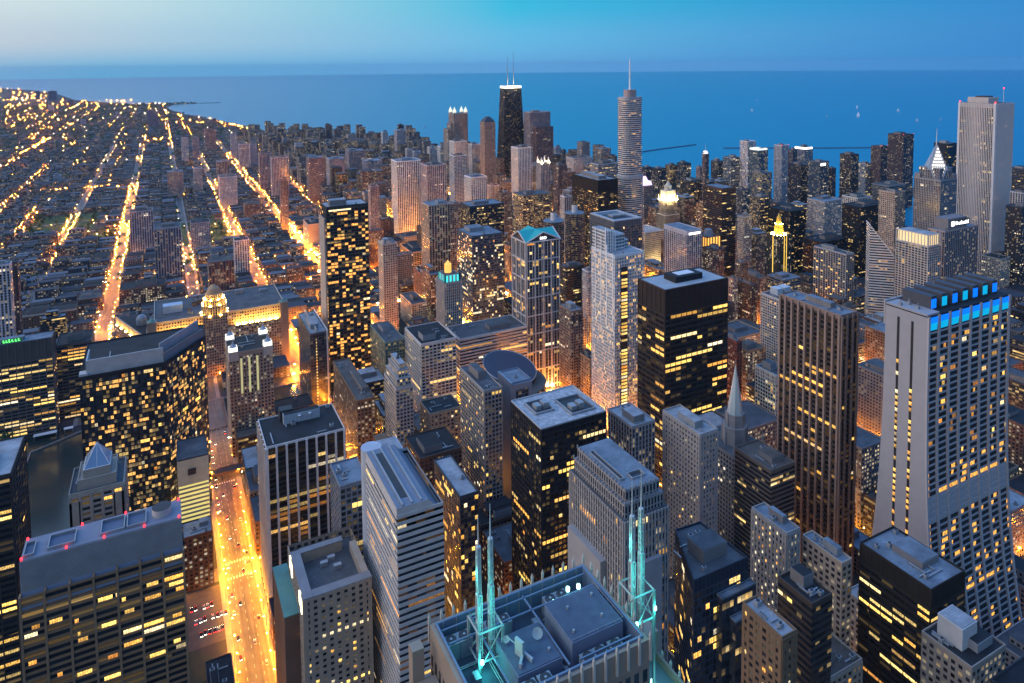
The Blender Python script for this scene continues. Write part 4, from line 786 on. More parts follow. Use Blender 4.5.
@cust
def bw680(t,w,d,H,P,rng):
    m=MB()
    for k in range(12): y=-d/2+1+k*(d-2)/11; m.box(-w/2-.5,-w/2-.05,y-.35,y+.35,H-9,H+.5)
    for k in range(10): x=-w/2+1+k*(w-2)/9; m.box(x-.35,x+.35,-d/2-.5,-d/2-.05,H-9,H+.5)
    m.build('crown_slat',WHITEP,t); m=MB(); m.box(-w/2-.25,-w/2-.02,-d/2,d/2,H-9,H-.2); m.box(-w/2,w/2,-d/2-.25,-d/2-.02,H-9,H-.2); m.build('crown_band',DKM,t)
@cust
def pale761(t,w,d,H,P,rng):
    for x,s in((-8,6),(4,7)):
        m=MB(); m.box(x,x+s+3,-3,8,H+.15,H+8); m.build('penthouse',plain('pale_house',(.5,.55,.58),.7),t)
@cust
def roofhouse(t,w,d,H,P,rng):
    m=MB(); m.box(-8,4,-4,8,H+.15,H+11); m.box(-7.5,3.5,-3.5,7.5,H+11,H+11.3,1); m.build('roof_house',[plain('white_house',(.5,.5,.5),.7),roofm('white')],t)
@cust
def arch545(t,w,d,H,P,rng):
    m=MB(); m.cyl(0,0,5,H,H+5,20,cap=0); m.build('roof_drum',DKM,t)
    m=MB()
    for x in(-w*.25,w*.22): m.cyl(x,-d/2-.1,2.2,0,.01,1) if False else m.obox((x,-d/2-.2,H-10),0,(1.8,.15,4.5))
    m.build('arched_window',DKM,t)
for r in ROWS:
    if 'tenl' not in r[0]: builder(r)

# ------------------------------------------------------------------ landmark shapes
def poly_tower(kind,label,cat,poly,H,sty,col,bay=3.2,fl=3.8,crown=1.,rb=None,lit=None,strip=None,roof='grey',pent=1,units=2,seed='x',par=1.2,z0=0):
    cx=sum(p[0] for p in poly)/len(poly); cy=sum(p[1] for p in poly)/len(poly); L=[(p[0]-cx,p[1]-cy) for p in poly]
    foot(min(p[0] for p in poly),max(p[0] for p in poly),min(p[1] for p in poly),max(p[1] for p in poly))
    t=thing(kind,label,cat,(cx,cy,0)); rng=random.Random(seed)
    m=MB(); m.prism(L,z0,H,bay,fl,crown,seed=rng.randint(1,50)); m.build('wall',facade(sty,col,lit=lit,strip=strip),t)
    if rb:
        F=[]
        n=len(L)
        for i in range(n):
            a,b=Vector(L[i]),Vector(L[(i+1)%n]); e=b-a; nrm=Vector((e.y,-e.x)); mid=(a+b)/2+Vector((cx,cy))
            if nrm.dot(-mid)>0: F.append(((a.x,a.y),math.atan2(e.y,e.x),e.length))
        relief(t,F,H,crown,z0,bay,fl,rb[0],rb[1],rb[2],rb[3],plain('pier_stone',rb[4],.75),plain('band_stone',rb[5],.75))
        litwin(t,F,H,crown,z0,bay,fl,rb[2],rb[6],rb[7],rng,cap=90,tones=rb[8],run=(1,3))
    if roof: roofkit(t,L,H,roof,plain('wall_stone',col,.8),pent,units,rng=rng,par=par)
    return t,L,rng
# 1. spired crown building right below the deck
def spired():
    t=thing('spired_skyscraper','granite crown of a skyscraper with turquoise lit twin mast pairs, roof fans and pinnacles','skyscraper',(80,130,0)); foot(40,125,85,170)
    st=plain('granite_tan',(.30,.24,.19),.75); bl=plain('roof_steel_blue',(.15,.21,.31),.6,.2); dk=plain('roof_deck_dark',(.05,.065,.095),.8)
    X0,X1,Y0,Y1,H=-24.,22.2,-1.,28.5,272.
    m=MB(); m.prism(rect(X0,X1,Y0,Y1),0,266,2.6,3.9,1.,seed=3); m.build('wall',facade('fins',(.30,.24,.19),lit=.06),t)
    m=MB(); m.prism(inset(rect(X0,X1,Y0,Y1),.1),265.5,266.1,cap=0); m.build('roof',dk,t)
    m=MB(); m.ring(rect(X0,X1,Y0,Y1),1.,266,272); m.build('parapet',st,t)
    m=MB(); m.ring(inset(rect(X0,X1,Y0,Y1),1.05),.5,266.2,272.6); m.build('parapet_lining',bl,t)
    # pinnacles along the parapet
    def pin(x,y,z,h=2.6):
        m=MB(); m.box(x-.28,x+.28,y-.28,y+.28,z-5,z+h*.6); m.cyl(x,y,.34,z+h*.6,z+h,6,r2=.05); m.build('pinnacle',plain('pinnacle_white',(.5,.47,.42),.6),t)
    for k in range(15): pin(X0+k*(X1-X0)/14,Y0-.35,272); pin(X0+k*(X1-X0)/14,Y1+.35,272)
    for k in range(1,9): pin(X1+.35,Y0+k*(Y1-Y0)/9,272)
    # inner parapet posts (north side)
    m=MB()
    for k in range(12): x=X0+3+k*3.6; m.box(x-.15,x+.15,Y1-1.75,Y1-1.5,266.2,272.4)
    m.build('parapet_post_frame',METAL,t)
    # plant houses
    for (a,b,c,d,h,mi) in ((4,19,5.5,19,273.2,0),(-11,1,5,17,271.4,0)):
        m=MB(); m.box(a,b,c,d,266.1,h,0); m.box(a+.3,b-.3,c+.3,d-.3,h,h+.2,1); m.build('plant_house',[plain('house_grey',(.16,.19,.27),.7),plain('house_roof',(.075,.10,.15),.85,var=.4,scale=.3)],t)
    m=MB()
    for (x0,x1,y0,y1) in ((1,4,2,26),(-14,-11,2,26),(-22,20,20.5,21.3),(-22,20,25,25.5),(4,19,2,2.6)): m.box(x0,x0+.35,y0,y1,271.6,272.) if x1-x0<4 else m.box(x0,x1,y0,y0+.35,271.6,272.)
    m.build('steel_beam_frame',bl,t)
    fans=[(-20.5,22.8),(-17,22.8),(-9.5,22.8),(-6,22.8),(8.,23),(11.5,23),(-20,3),(-16.5,3),(7,3),(10.5,3),(15,3),(-9,2.7),(-5,2.7)]
    for (x,y) in fans:
        f=MB(); f.box(x-1.7,x+1.7,y-1.6,y+1.6,266.1,270.6); f.cyl(x,y,1.4,270.6,270.9,16,mi=1,cap=1); f.cyl(x,y,.35,270.9,271.05,8,mi=0,cap=0); f.build('fan_unit',[plain('fan_box',(.3,.34,.38),.5,.3),DKM],t)
    for (xa,ya,xb,yb,z) in ((-22,18,20,18,266.6),(-22,1.2,4,1.2,266.5),(2.2,4,2.2,18,266.6),(-13,5,-13,20,266.7),(5,21.8,19,21.8,266.6),(20.6,2,20.6,24,266.5)):
        for o_ in(0,.5): f=MB(); f.bar((xa+o_,ya+o_,z),(xb+o_,yb+o_,z),.14,n=6); f.build('roof_pipe',METAL,t)
    for (x,y,w_,d_,h) in ((-3,18.3,2.4,1.4,1.5),(3.,21.6,1.6,2.6,1.2),(14,22.6,2,1.6,1.8),(-19,8,2.6,3.8,2.2),(-17.5,14,1.4,2.6,1.4),(2.6,5.5,1.,2.,1.2)):
        f=MB(); f.box(x-w_/2,x+w_/2,y-d_/2,y+d_/2,266.1,266.1+h); f.build('duct_box',plain('duct_grey',(.26,.3,.34),.5,.3),t)
    for k in range(16):
        x=5+k*.9; f=MB()
    for (x,y) in ((6,8),(8.5,15),(15,9),(16.5,16),(-9,7),(-1,8)):
        z=273.4 if x>2 else 271.6; f=MB(); f.cyl(x,y,.35,z,z+.7,8,cap=0); f.build('vent_stub',METAL,t)
    for (xa,ya,xb,yb) in ((4,5.5,19,5.5),(19,5.5,19,19)):
        f=MB(); f.bar((xa,ya,274.2),(xb,yb,274.2),.05)
        for k in range(7): xx,yy=xa+(xb-xa)*k/6,ya+(yb-ya)*k/6; f.bar((xx,yy,273.4),(xx,yy,274.2),.05)
        f.build('railing_frame',METAL,t)
    # dishes and slab antenna
    for (x,y,r,z) in ((-2.,12,1.3,271.6),(-9.6,14,.8,271.6),(2.6,9,1.1,266.2)):
        m=MB(); m.bar((x,y,z),(x,y,z+1.4),.12); 
        c=Vector((x,y,z+1.7)); n=Vector((-.4,-.75,.5)).normalized(); a=n.orthogonal().normalized(); b=n.cross(a); pr=None
        for k in range(16):
            t0,t1=2*math.pi*k/16,2*math.pi*(k+1)/16; m.face([c-n*.35,c+(a*math.cos(t0)+b*math.sin(t0))*r,c+(a*math.cos(t1)+b*math.sin(t1))*r])
        m.bar(c-n*.3,c+n*.7,.05); m.build('satellite_dish',plain('dish_grey',(.32,.36,.4),.6),t)
    m=MB(); m.obox((-8,10,273.5),.3,(.35,1.3,2.1)); m.obox((-6.8,9,272),.3,(.3,2.2,.5)); m.bar((-10,13,275),(-8,10.6,273.5),.18); m.obox((-8.6,8.,272.1),.9,(1.6,.3,.6)); m.build('slab_antenna',plain('antenna_grey',(.34,.4,.42),.6),t)
    # lower shoulders, pinnacled, and stub towers
    m=MB(); m.prism(rect(X1+.05,38,-30,20),0,247,2.6,3.9,1.,seed=7); m.build('shoulder_wall',facade('fins',(.30,.24,.19),lit=.1),t)
    m=MB(); m.prism(rect(X1+.4,37.6,-29.6,19.6),246.6,247.1,cap=0); m.ring(rect(X1+.1,38,-30,20),.6,247,249.4,1); m.build('shoulder_roof',[plain('green_roof',(.12,.2,.2),.8),st],t)
    m=MB(); m.box(34.6,38.6,15.6,20.6,240,255,0); m.build('stub_tower',st,t); m=MB(); m.box(X0-6,X0-3,Y1-4,Y1-1,230,270,0); m.build('stub_tower',st,t); m=MB(); m.box(X0-6,X0-.2,Y0,Y1-4.1,200,262,0); m.build('side_wing',st,t)
    for k in range(8): pin(38.2,-8+k*3.6,249.4,1.8)
    # mast pairs
    spire=plain('mast_white',(.55,.6,.6),.45,.1,var=.08)
    for (gx,gy) in ((27.,10.5),(-13.,18.6)):
        m=MB()
        for dx,dy in((-3.2,-3.2),(3.2,-3.2),(3.2,3.2),(-3.2,3.2)): m.box(gx+dx-.3,gx+dx+.3,gy+dy-.3,gy+dy+.3,247 if gx>0 else 266,276)
        for a,b in (((-3.2,-3.2),(3.2,-3.2)),((3.2,-3.2),(3.2,3.2)),((3.2,3.2),(-3.2,3.2)),((-3.2,3.2),(-3.2,-3.2))):
            for z in(268.5,276): m.bar((gx+a[0],gy+a[1],z),(gx+b[0],gy+b[1],z),.28)
            m.bar((gx+a[0],gy+a[1],266.5),(gx+b[0],gy+b[1],276),.16)
        m.build('mast_cradle_frame',plain('cradle_steel',(.3,.36,.36),.6,.2),t)
        for s,(dx,dy,top) in enumerate(((-2.,-.7,305.5),(2.,.7,306.5)) if gx>0 else ((-2.,-.7,304),(1.9,.7,305))):
            x,y=gx+dx,gy+dy
            for (rr,za,zb,nm) in ((.55,266,284,'mast_lattice_frame'),(.42,284,296,'mast_lattice_frame')):
                m=MB()
                c4=[(x+rr*cx_,y+rr*cy_) for cx_,cy_ in((1,1),(-1,1),(-1,-1),(1,-1))]
                for c in c4: m.bar((*c,za),(*c,zb),.13)
                z=za; k=0
                while z<zb-.5:
                    for i in range(4):
                        e,f=c4[i],c4[(i+1)%4]
                        if k%2: e,f=f,e
                        m.bar((*e,z),(*f,min(zb,z+1.5)),.06)
                    z+=1.5; k+=1
                m.build(nm,spire,t)
            m=MB(); m.cyl(x,y,.5,264,284,8,cap=0); m.cyl(x,y,.38,284,296,8,cap=0); m.cyl(x,y,.22,296,top,8,cap=0,r2=.08)
            for z in(270,277,284,290,296): m.cyl(x,y,.8,z,z+.3,10,cap=0) if z<285 else m.cyl(x,y,.6,z,z+.3,10,cap=0)
            m.build('spire_mast',spire,t)
        for i,(dx,dy,dz,e) in enumerate(((-2.6,-3.6,269,700),(3.4,-3.4,271,700),(0,-4.2,280,1000),(-4,1,289,900))):
            m=MB(); m.cyl(gx+dx,gy+dy,.42,dz-.4,dz+.4,8,cap=0); m.build('flood_lamp',plain('cyan_lamp',(.3,.5,.5),.3,em=(.4,1.,.95),est=5.),t) if i<2 else None
            l=bpy.data.lights.new('turquoise_floodlight','POINT'); l.energy=e; l.color=(.06,1.,.86); l.shadow_soft_size=.5
            lo=bpy.data.objects.new('turquoise_floodlight',l); COL.objects.link(lo); lo.parent=t; lo.location=(gx+dx,gy+dy-.9,dz)
    for (x,y,z) in ((12,20.5,273.6),(15,20.,273.6),(8,21,271),(31,6,248.2),(32.4,3,248.2),(33.6,.4,248.2),(31.5,9.4,248.2)):
        m=MB(); m.cyl(x,y,.5,z-.5,z+.5,8,cap=0); m.build('flood_lamp',plain('cyan_lamp',(.3,.5,.5),.3,em=(.4,1.,.95),est=5.),t)
    l=bpy.data.lights.new('turquoise_floodlight','POINT'); l.energy=260; l.color=(.1,1.,.9); l.shadow_soft_size=.6; lo=bpy.data.objects.new('turquoise_floodlight',l); COL.objects.link(lo); lo.parent=t; lo.location=(32,4,252)
spired()
# 2. dark bent glass complex at the river
pg=[(-66,643),(-4,643),(30,690),(30,722),(-66,722)]
t,L,rng=poly_tower('office_tower','wide dark glass tower full of yellow windows, one side bent, under a grey screen','office tower',pg,164,'glass',(.03,.03,.035),bay=2.3,fl=3.7,crown=2.,lit=.3,strip=.03,rb=(.22,.2,.9,.2,(.05,.045,.04),(.025,.025,.03),.09,.075,(0,0,1,1,2,3,3)),roof='dark',pent=0,units=2,seed='bent')
m=MB(); q=[(-27,-38.5),(29,-38.5),(29,-20),(-27,-20)]; q=[(p[0]-2,p[1]+.0) for p in q]
m.box(L[0][0]+5,L[1][0]-1,L[0][1]+2.2,L[0][1]+3.2,164.2,177); m.box(L[0][0]+5,L[0][0]+6,L[0][1]+3.2,L[0][1]+28,164.2,177); m.build('grey_screen',plain('screen_pale',(.44,.44,.44),.6),t)
a,b=Vector(L[1]),Vector(L[2]); e=(b-a).normalized(); nn=Vector((-e.y,e.x)); ang=math.atan2(e.y,e.x)
for dz,off,col in ((164.2,2.,(.2,.22,.25)),(172,6.,(.3,.33,.38))):
    c=(a+b)/2+nn*off; m=MB(); m.obox((c.x,c.y,dz+4),ang,((b-a).length/2-2,.5,4)); m.build('side_screen',plain('screen_side',col,.5,.2),t)
m=MB(); m.box(L[0][0],L[0][0]+6,L[0][1]+.4,L[0][1]+8,164.3,167); m.build('roof_house',plain('screen_pale',(.44,.44,.44),.6),t)
# 3. dark blue stepped glass tower
pg=[(229.7,255),(266.2,254.6),(263.9,288.2),(247,289.4)]
t,L,rng=poly_tower('office_tower','dark blue glass tower stepping down in two ledges, yellow strips on its floors','office tower',pg,153,'glass',(.03,.04,.06),bay=2.6,fl=3.9,crown=6.,lit=.06,strip=.02,rb=(.22,.15,.9,.15,(.05,.065,.10),(.035,.055,.09),.04,.05,(0,0,1)),roof='grey',pent=1,units=3,seed='ten')
gl=facade('glass',(.04,.05,.075),lit=.05,strip=.06)
for (x0,x1,dy,h) in ((-7,16.5,4.2,141),(-2,19,8.6,130)):
    y1=L[0][1]-.3-(0 if dy<5 else 4.3); m=MB(); m.prism(rect(x0,x1,y1-4.,y1),0,h,2.6,3.9,2.,cap=1,seed=int(h)); m.ring(rect(x0,x1,y1-4.,y1),.4,h,h+1,1); m.build('stepped_ledge',[gl,roofm('blue')],t)
# 4. tall white bank tower with flared base and blue lit crown
def flared():
    X0,X1,H=434.,527.,249.; cx,cy=480.5,281.5; foot(X0,X1,255,302)
    t=thing('flared_skyscraper','tall white granite tower flaring to its base, glowing blue panels round its top','skyscraper',(cx,cy,0))
    fl_=lambda z: 19.5*max(0,1-z/249.)**3
    ys=lambda z:-14.4-fl_(z); yn=lambda z:14.4+fl_(z)
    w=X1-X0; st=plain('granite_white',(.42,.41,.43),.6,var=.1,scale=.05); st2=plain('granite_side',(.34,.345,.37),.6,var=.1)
    K=26; zs=[H*k/K for k in range(K+1)]; m=MB(); e=MB(); e2=MB()
    FL=4.2; nb=24
    for k in range(K):
        a,b=zs[k],zs[k+1]; v0,v1=(H-a)/FL,(H-b)/FL
        m.face([(-w/2,ys(a),a),(w/2,ys(a),a),(w/2,ys(b),b),(-w/2,ys(b),b)],0,[(0,v0),(nb,v0),(nb,v1),(0,v1)])
        m.face([(w/2,yn(a),a),(-w/2,yn(a),a),(-w/2,yn(b),b),(w/2,yn(b),b)],0,[(70,v0),(94,v0),(94,v1),(70,v1)])
        e.face([(-w/2,yn(a),a),(-w/2,ys(a),a),(-w/2,ys(b),b),(-w/2,yn(b),b)]); e2.face([(w/2,ys(a),a),(w/2,yn(a),a),(w/2,yn(b),b),(w/2,ys(b),b)])
    m.build('glazing',facade('bands',(.03,.03,.035),lit=.0,strip=.0),t); e.build('end_wall',st2,t); e2.build('end_wall',st2,t)
    S=MB(); pb=w/8
    for j in range(9):
        P=MB()
        x=min(max(-w/2+j*pb,-w/2+.9),w/2-.9)
        for k in range(K):
            a,b=zs[k],zs[k+1]
            for sx in(-1,1):
                P.face([(x+sx*.9,ys(a),a),(x+sx*.9,ys(a)-1.1,a),(x+sx*.9,ys(b)-1.1,b),(x+sx*.9,ys(b),b)])
            P.face([(x-.9,ys(a)-1.1,a),(x+.9,ys(a)-1.1,a),(x+.9,ys(b)-1.1,b),(x-.9,ys(b)-1.1,b)])
        P.build('pier',st,t)
    mech=(26,27,28,29,30,44,45)
    r=0; z=H-11.5
    rows=[]
    while z>6:
        rows.append(z); y=ys(z)
        h=.62
        S.box(-w/2+1,w/2-1,y-.3,y+.02,z-h,z+h); z-=FL
    for k in (27,28,29,30):
        if k<len(rows): zz=rows[k]; S.box(-w/2+1.2,w/2-1.2,ys(zz)-.5,ys(zz)+.02,zz+.8,zz+FL-.8)
    S.build('spandrel_frame',st,t)
    rng=random.Random(5); cnt=0; GL=MB()
    for r,zz in enumerate(rows[:-1]):
        if 26<=r<=29: continue
        y=ys(zz-FL/2)
        for j in range(8):
            n=rng.random()
            if j==0 and r>3 and rng.random()<.75: spans=[(2.,1.6)]
            elif j==7 and rng.random()<.35: spans=[(9,1.6)]
            elif r in(25,42) and rng.random()<.8: spans=[(1.4,10.)]
            elif n<.34: spans=[(rng.uniform(1.2,6),rng.uniform(2,6))]
            else: spans=[]
            for u,L_ in spans:
                part('window',winmesh(L_,2.6,rng.choice((0,2,2,4))),t,(-w/2+j*pb+u,y-.08,zz-.8),0) if cnt<70 else GL.box(-w/2+j*pb+u,-w/2+j*pb+u+L_,y-.16,y-.1,zz-3.4,zz-.8,bottom=True); cnt+=1
    # west end slits
    wl=MB()
    for yy in(-4.6,5.0):
        wl.box(-w/2-.12,-w/2-.02,yy-.85,yy+.85,20,H-6)
    wl.build('slit_glazing',plain('slit_dark',(.03,.03,.035),.4),t)
    k=0; z=H-14; i=0
    while z>30:
        for yy in(-4.6,5.0):
            if rng.random()<(.2 if z>H-52 else .78) and i<200: part('window',winmesh(1.9,2.3,rng.choice((0,0,2))),t,(-w/2-.1,yy+.95,z),-math.pi/2) if i<30 else GL.box(-w/2-.3,-w/2-.14,yy-.8,yy+.8,z-2.3,z,bottom=True); i+=1
        z-=4.2
    # south west set back strip with small openings
    m=MB(); m.box(-w/2+.9,-w/2+5.4,ys(H)-.06,ys(H)-.02,1,2); 
    tag(GL.build('window_glow',WIN[2],t),kind='stuff')
    # crown
    bl=plain('blue_light',(.02,.1,.3),.4,em=(.0,.16,1.),est=1.0); cy_=plain('cyan_light',(.02,.2,.3),.4,em=(.0,.42,.75),est=.75); bl.cycles.emission_sampling='FRONT'
    for j in range(8):
        u=-w/2+j*pb
        m=MB(); m.face([(u+2.,ys(H)-.45,H-9.6),(u+pb-2.,ys(H)-.45,H-9.6),(u+pb-1.4,ys(H)-.45,H-5),(u+1.4,ys(H)-.45,H-5)],1); m.face([(u+1.4,ys(H)-.45,H-5),(u+pb-1.4,ys(H)-.45,H-5),(u+pb-1.2,ys(H)-.45,H-1.),(u+1.2,ys(H)-.45,H-1.)],0)
        m.build('blue_light_panel',[bl,cy_],t)
        if j>0:
            m=MB(); m.box(u+1.2,u+pb-5.5,-9.0,-8.6,H+1.5,H+7.5,1); m.box(u+1.,u+pb-5.,-8.6,11,H+.2,H+9.5,0); m.build('roof_bay',[plain('roof_bay_dark',(.07,.075,.09),.6),bl if j%2 else cy_],t)
    m=MB(); m.box(-w/2,w/2,-14.4,14.4,H-.6,H,0); m.build('roof',roofm('dark'),t)
    m=MB(); m.box(-w/2+.2,-w/2+13,-14.2,14.2,H,H+1.2,0); m.build('end_parapet',st2,t)
    for p in((6,-4),(9,4),(3,6)):
        m=MB(); m.cyl(-w/2+p[0],p[1],.3,H+1.2,H+5,6,cap=0); m.box(-w/2+p[0]-1,-w/2+p[0]+1,p[1]-1,p[1]+1,H+1.2,H+3); m.build('roof_antenna',METAL,t)
    m=MB(); m.box(-w/2+.5,w/2-.5,14.9,16.1,H-14,H+2); m.build('north_parapet',st2,t)
flared()
# 5. white stepped tower
t,L,rng=poly_tower('office_tower','white tower with a stepped crown of fins and a gold lit bay stack','office tower',rect(437,477,614,659),203,'grid',(.74,.76,.78),bay=2.2,fl=3.8,crown=2.,lit=.15,strip=.02,rb=(.7,.5,.9,.4,(.78,.8,.82),(.66,.68,.7),.12,.07,(0,0,1)),roof='white',pent=0,units=1,seed='title')
wf=plain('white_fin',(.8,.82,.84),.6,var=.1)
gw=facade('grid',(.76,.78,.8),lit=.03)
for (x0,x1,y0,y1,h) in ((-20,-9,-4,22,227),(-9,8,-2,22,221),(8,16,2,22,213)):
    m=MB(); m.prism(rect(x0+.3,x1-.1,y0,y1-.3),203.2,h,2.2,3.8,1,cap=1,seed=int(h)); m.build('crown_step',[gw,roofm('white')],t)
for k in range(5):
    x=-19.6+k*3.2; m=MB(); m.box(x-.5,x+.5,-5.5-.0,-4.1,196,231-k*1.6); m.build('crown_fin',wf,t)
for k in range(4):
    m=MB(); m.box(-20.9,-20.05,-20+k*11,-18.8+k*11,120,206+k*7); m.build('side_fin',wf,t)
m=MB(); m.box(-12,-3,-23.4,-22.8,0,190); m.build('bay_wall',plain('bay_dark',(.05,.05,.06),.4),t)
for k in range(44):
    if random.Random(k).random()<.75: part('window',winmesh(8.2,2.3,0 if k%3 else 1),t,(-11.6,-23.42,188-k*3.8),0)
# 6. cross gabled tower with turquoise roof
def crossgable():
    x0,x1,y0,y1,H=399.,447.,748.,786.,192.; w,d=x1-x0,y1-y0
    t,L,rng=poly_tower('gabled_tower','white framed tower under a turquoise cross gabled roof','office tower',rect(x0,x1,y0,y1),H,'glass',(.1,.1,.11),bay=4.4,fl=3.9,crown=0,lit=0,strip=0,rb=(.7,.5,.5,.3,(.52,.5,.5),(.16,.15,.15),.05,.06,(0,0,1,2)),roof=None,seed='w77')
    fr=plain('granite_frame',(.55,.54,.54),.7)
    F=[((-w/2,-d/2),0,w),((-w/2,d/2),-math.pi/2,d)]
    relief(t,F,H,0,0,12.,23.4,1.3,1.2,1.4,1.,fr,fr)
    tq=plain('turquoise_roof',(.03,.40,.38),.6,var=.1); r=11.5; m=MB(); zr=H+r
    W2,D2=w/2+1.2,d/2+1.2
    c=(0,0,zr)
    S_,N_,E_,W_2=(0,-D2,zr),(0,D2,zr),(W2,0,zr),(-W2,0,zr); A,B,C_,D_=(-W2,-D2,H),(W2,-D2,H),(W2,D2,H),(-W2,D2,H)
    for tri in ((A,c,W_2),(A,S_,c),(B,c,S_),(B,E_,c),(C_,c,E_),(C_,N_,c),(D_,c,N_),(D_,W_2,c)): m.face(tri)
    m.build('roof',tq,t)
    m=MB()
    for tri in ((A,B,S_),(B,C_,E_),(C_,D_,N_),(D_,A,W_2)):
        q=[Vector(p) for p in tri]; cc=(q[0]+q[1]+q[2])/3; off=(Vector((cc.x,cc.y,0)).normalized())*-1.0; m.face([p+off for p in q])
    m.build('gable_wall',plain('gable_dark',(.05,.055,.065),.5),t)
    m=MB()
    for p,q in ((A,S_),(B,S_),(D_,W_2),(A,W_2),(B,E_),(C_,E_),(A,B),(D_,A)): m.bar(p,q,.9)
    m.build('gable_trim',fr,t)
    s=thing('gable_sign','tiny white lit sign letters in the gable below the turquoise roof','sign',((x0+x1)/2,(y0+y1)/2-d/2-.9,H))
    cu=bpy.data.curves.new('sign_lettering','FONT'); cu.body='RRD'; cu.size=5; cu.extrude=.2; cu.align_x='CENTER'; cu.materials.append(GLOWW)
    o=bpy.data.objects.new('sign_lettering',cu); COL.objects.link(o); o.parent=s; o.location=(0,0,2.2); o.rotation_euler=(math.pi/2,0,0)
crossgable()
# 7. tapering black tower with two masts
def tapered():
    t=thing('tapered_skyscraper','black tapering tower with a white lit crown and two tall masts','skyscraper',(1025,2020,0)); foot(980,1080,1985,2060)
    b,tp=rect(-46,46,-27,27),rect(-30,30,-17,17); m=MB(); m.prism(b,0,338,3.4,3.6,2,top=tp,seed=4); m.build('wall',facade('dkgrid',(.02,.02,.026),lit=.14,strip=.01),t)
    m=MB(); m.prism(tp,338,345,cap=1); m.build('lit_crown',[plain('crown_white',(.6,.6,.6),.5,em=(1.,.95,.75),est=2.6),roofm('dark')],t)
    m=MB(); fx=lambda z:46-16*z/338; fy=lambda z:27-10*z/338
    for k in range(6):
        a,c=k*56,min(338,(k+1)*56)
        for s in(-1,1):
            m.bar((s*fx(a),-fy(a)-.3,a),(-s*fx(c),-fy(c)-.3,c),.9); m.bar((-fx(a)-.3,s*fy(a),a),(-fx(c)-.3,-s*fy(c),c),.9)
    m.build('cross_brace_frame',plain('brace_black',(.03,.03,.035),.6),t)
    for x,z in((-11,441),(11,457)):
        m=MB(); m.bar((x,0,345),(x,0,372),1.7,n=8); m.bar((x,0,372),(x,0,400),1.,n=8); m.bar((x,0,400),(x,0,z),.6,n=8,w2=.35); m.build('mast',plain('mast_grey',(.16,.17,.2),.5),t)
    l=bpy.data.lights.new('crown_light','POINT'); l.energy=1.2e5; l.color=(1,.9,.7); l.shadow_soft_size=3; lo=bpy.data.objects.new('crown_light',l); COL.objects.link(lo); lo.parent=t; lo.location=(0,-24,352)
tapered()
# 8. rounded silver tower with tall spire
def spire_tower():
    t=thing('spired_tower','silver rounded glass tower with setbacks and a tall white spire','skyscraper',(764,1026,0)); foot(738,790,1005,1050)
    def rr(w,d,n=5):
        P=[]; r=min(w,d)*.38
        for cx,cy,a0 in ((w/2-r,-d/2+r,-90),(w/2-r,d/2-r,0),(-w/2+r,d/2-r,90),(-w/2+r,-d/2+r,180)):
            for k in range(n): a=RAD(a0+90*k/(n-1)); P.append((cx+r*math.cos(a),cy+r*math.sin(a)))
        return P
    wm=facade('stripes',(.66,.66,.68),lit=.12,strip=.12)
    for (w,d,za,zb) in ((50,38,0,118),(46,36,118,207),(42,32,210,350)):
        m=MB(); m.prism(rr(w,d),za,zb,3,3.7,2,cap=1,seed=int(zb)); m.build('tier',[wm,roofm('grey')],t)
    bm_=plain('band_grey',(.4,.42,.46),.5,.2); m=MB(); m.prism(rr(43,33),349,353,cap=0); m.build('mechanical_band',bm_,t); m=MB(); m.prism(rr(46.6,36.6),204,210,cap=0); m.build('mechanical_band',plain('band_grey',(.4,.42,.46),.5,.2),t)
    m=MB(); m.prism(rr(22,18),353,366,cap=0); m.build('roof_lantern',plain('lantern_rose',(.4,.3,.28)  ,.5),t)
    m=MB(); m.cyl(0,0,2.2,366,376,12,cap=0,r2=1.6); m.cyl(0,0,1.6,376,418,10,cap=0,r2=1.); m.cyl(0,0,1.,418,424,8,r2=.1); m.build('spire',plain('spire_white',(.85,.86,.9),.4),t)
spire_tower()
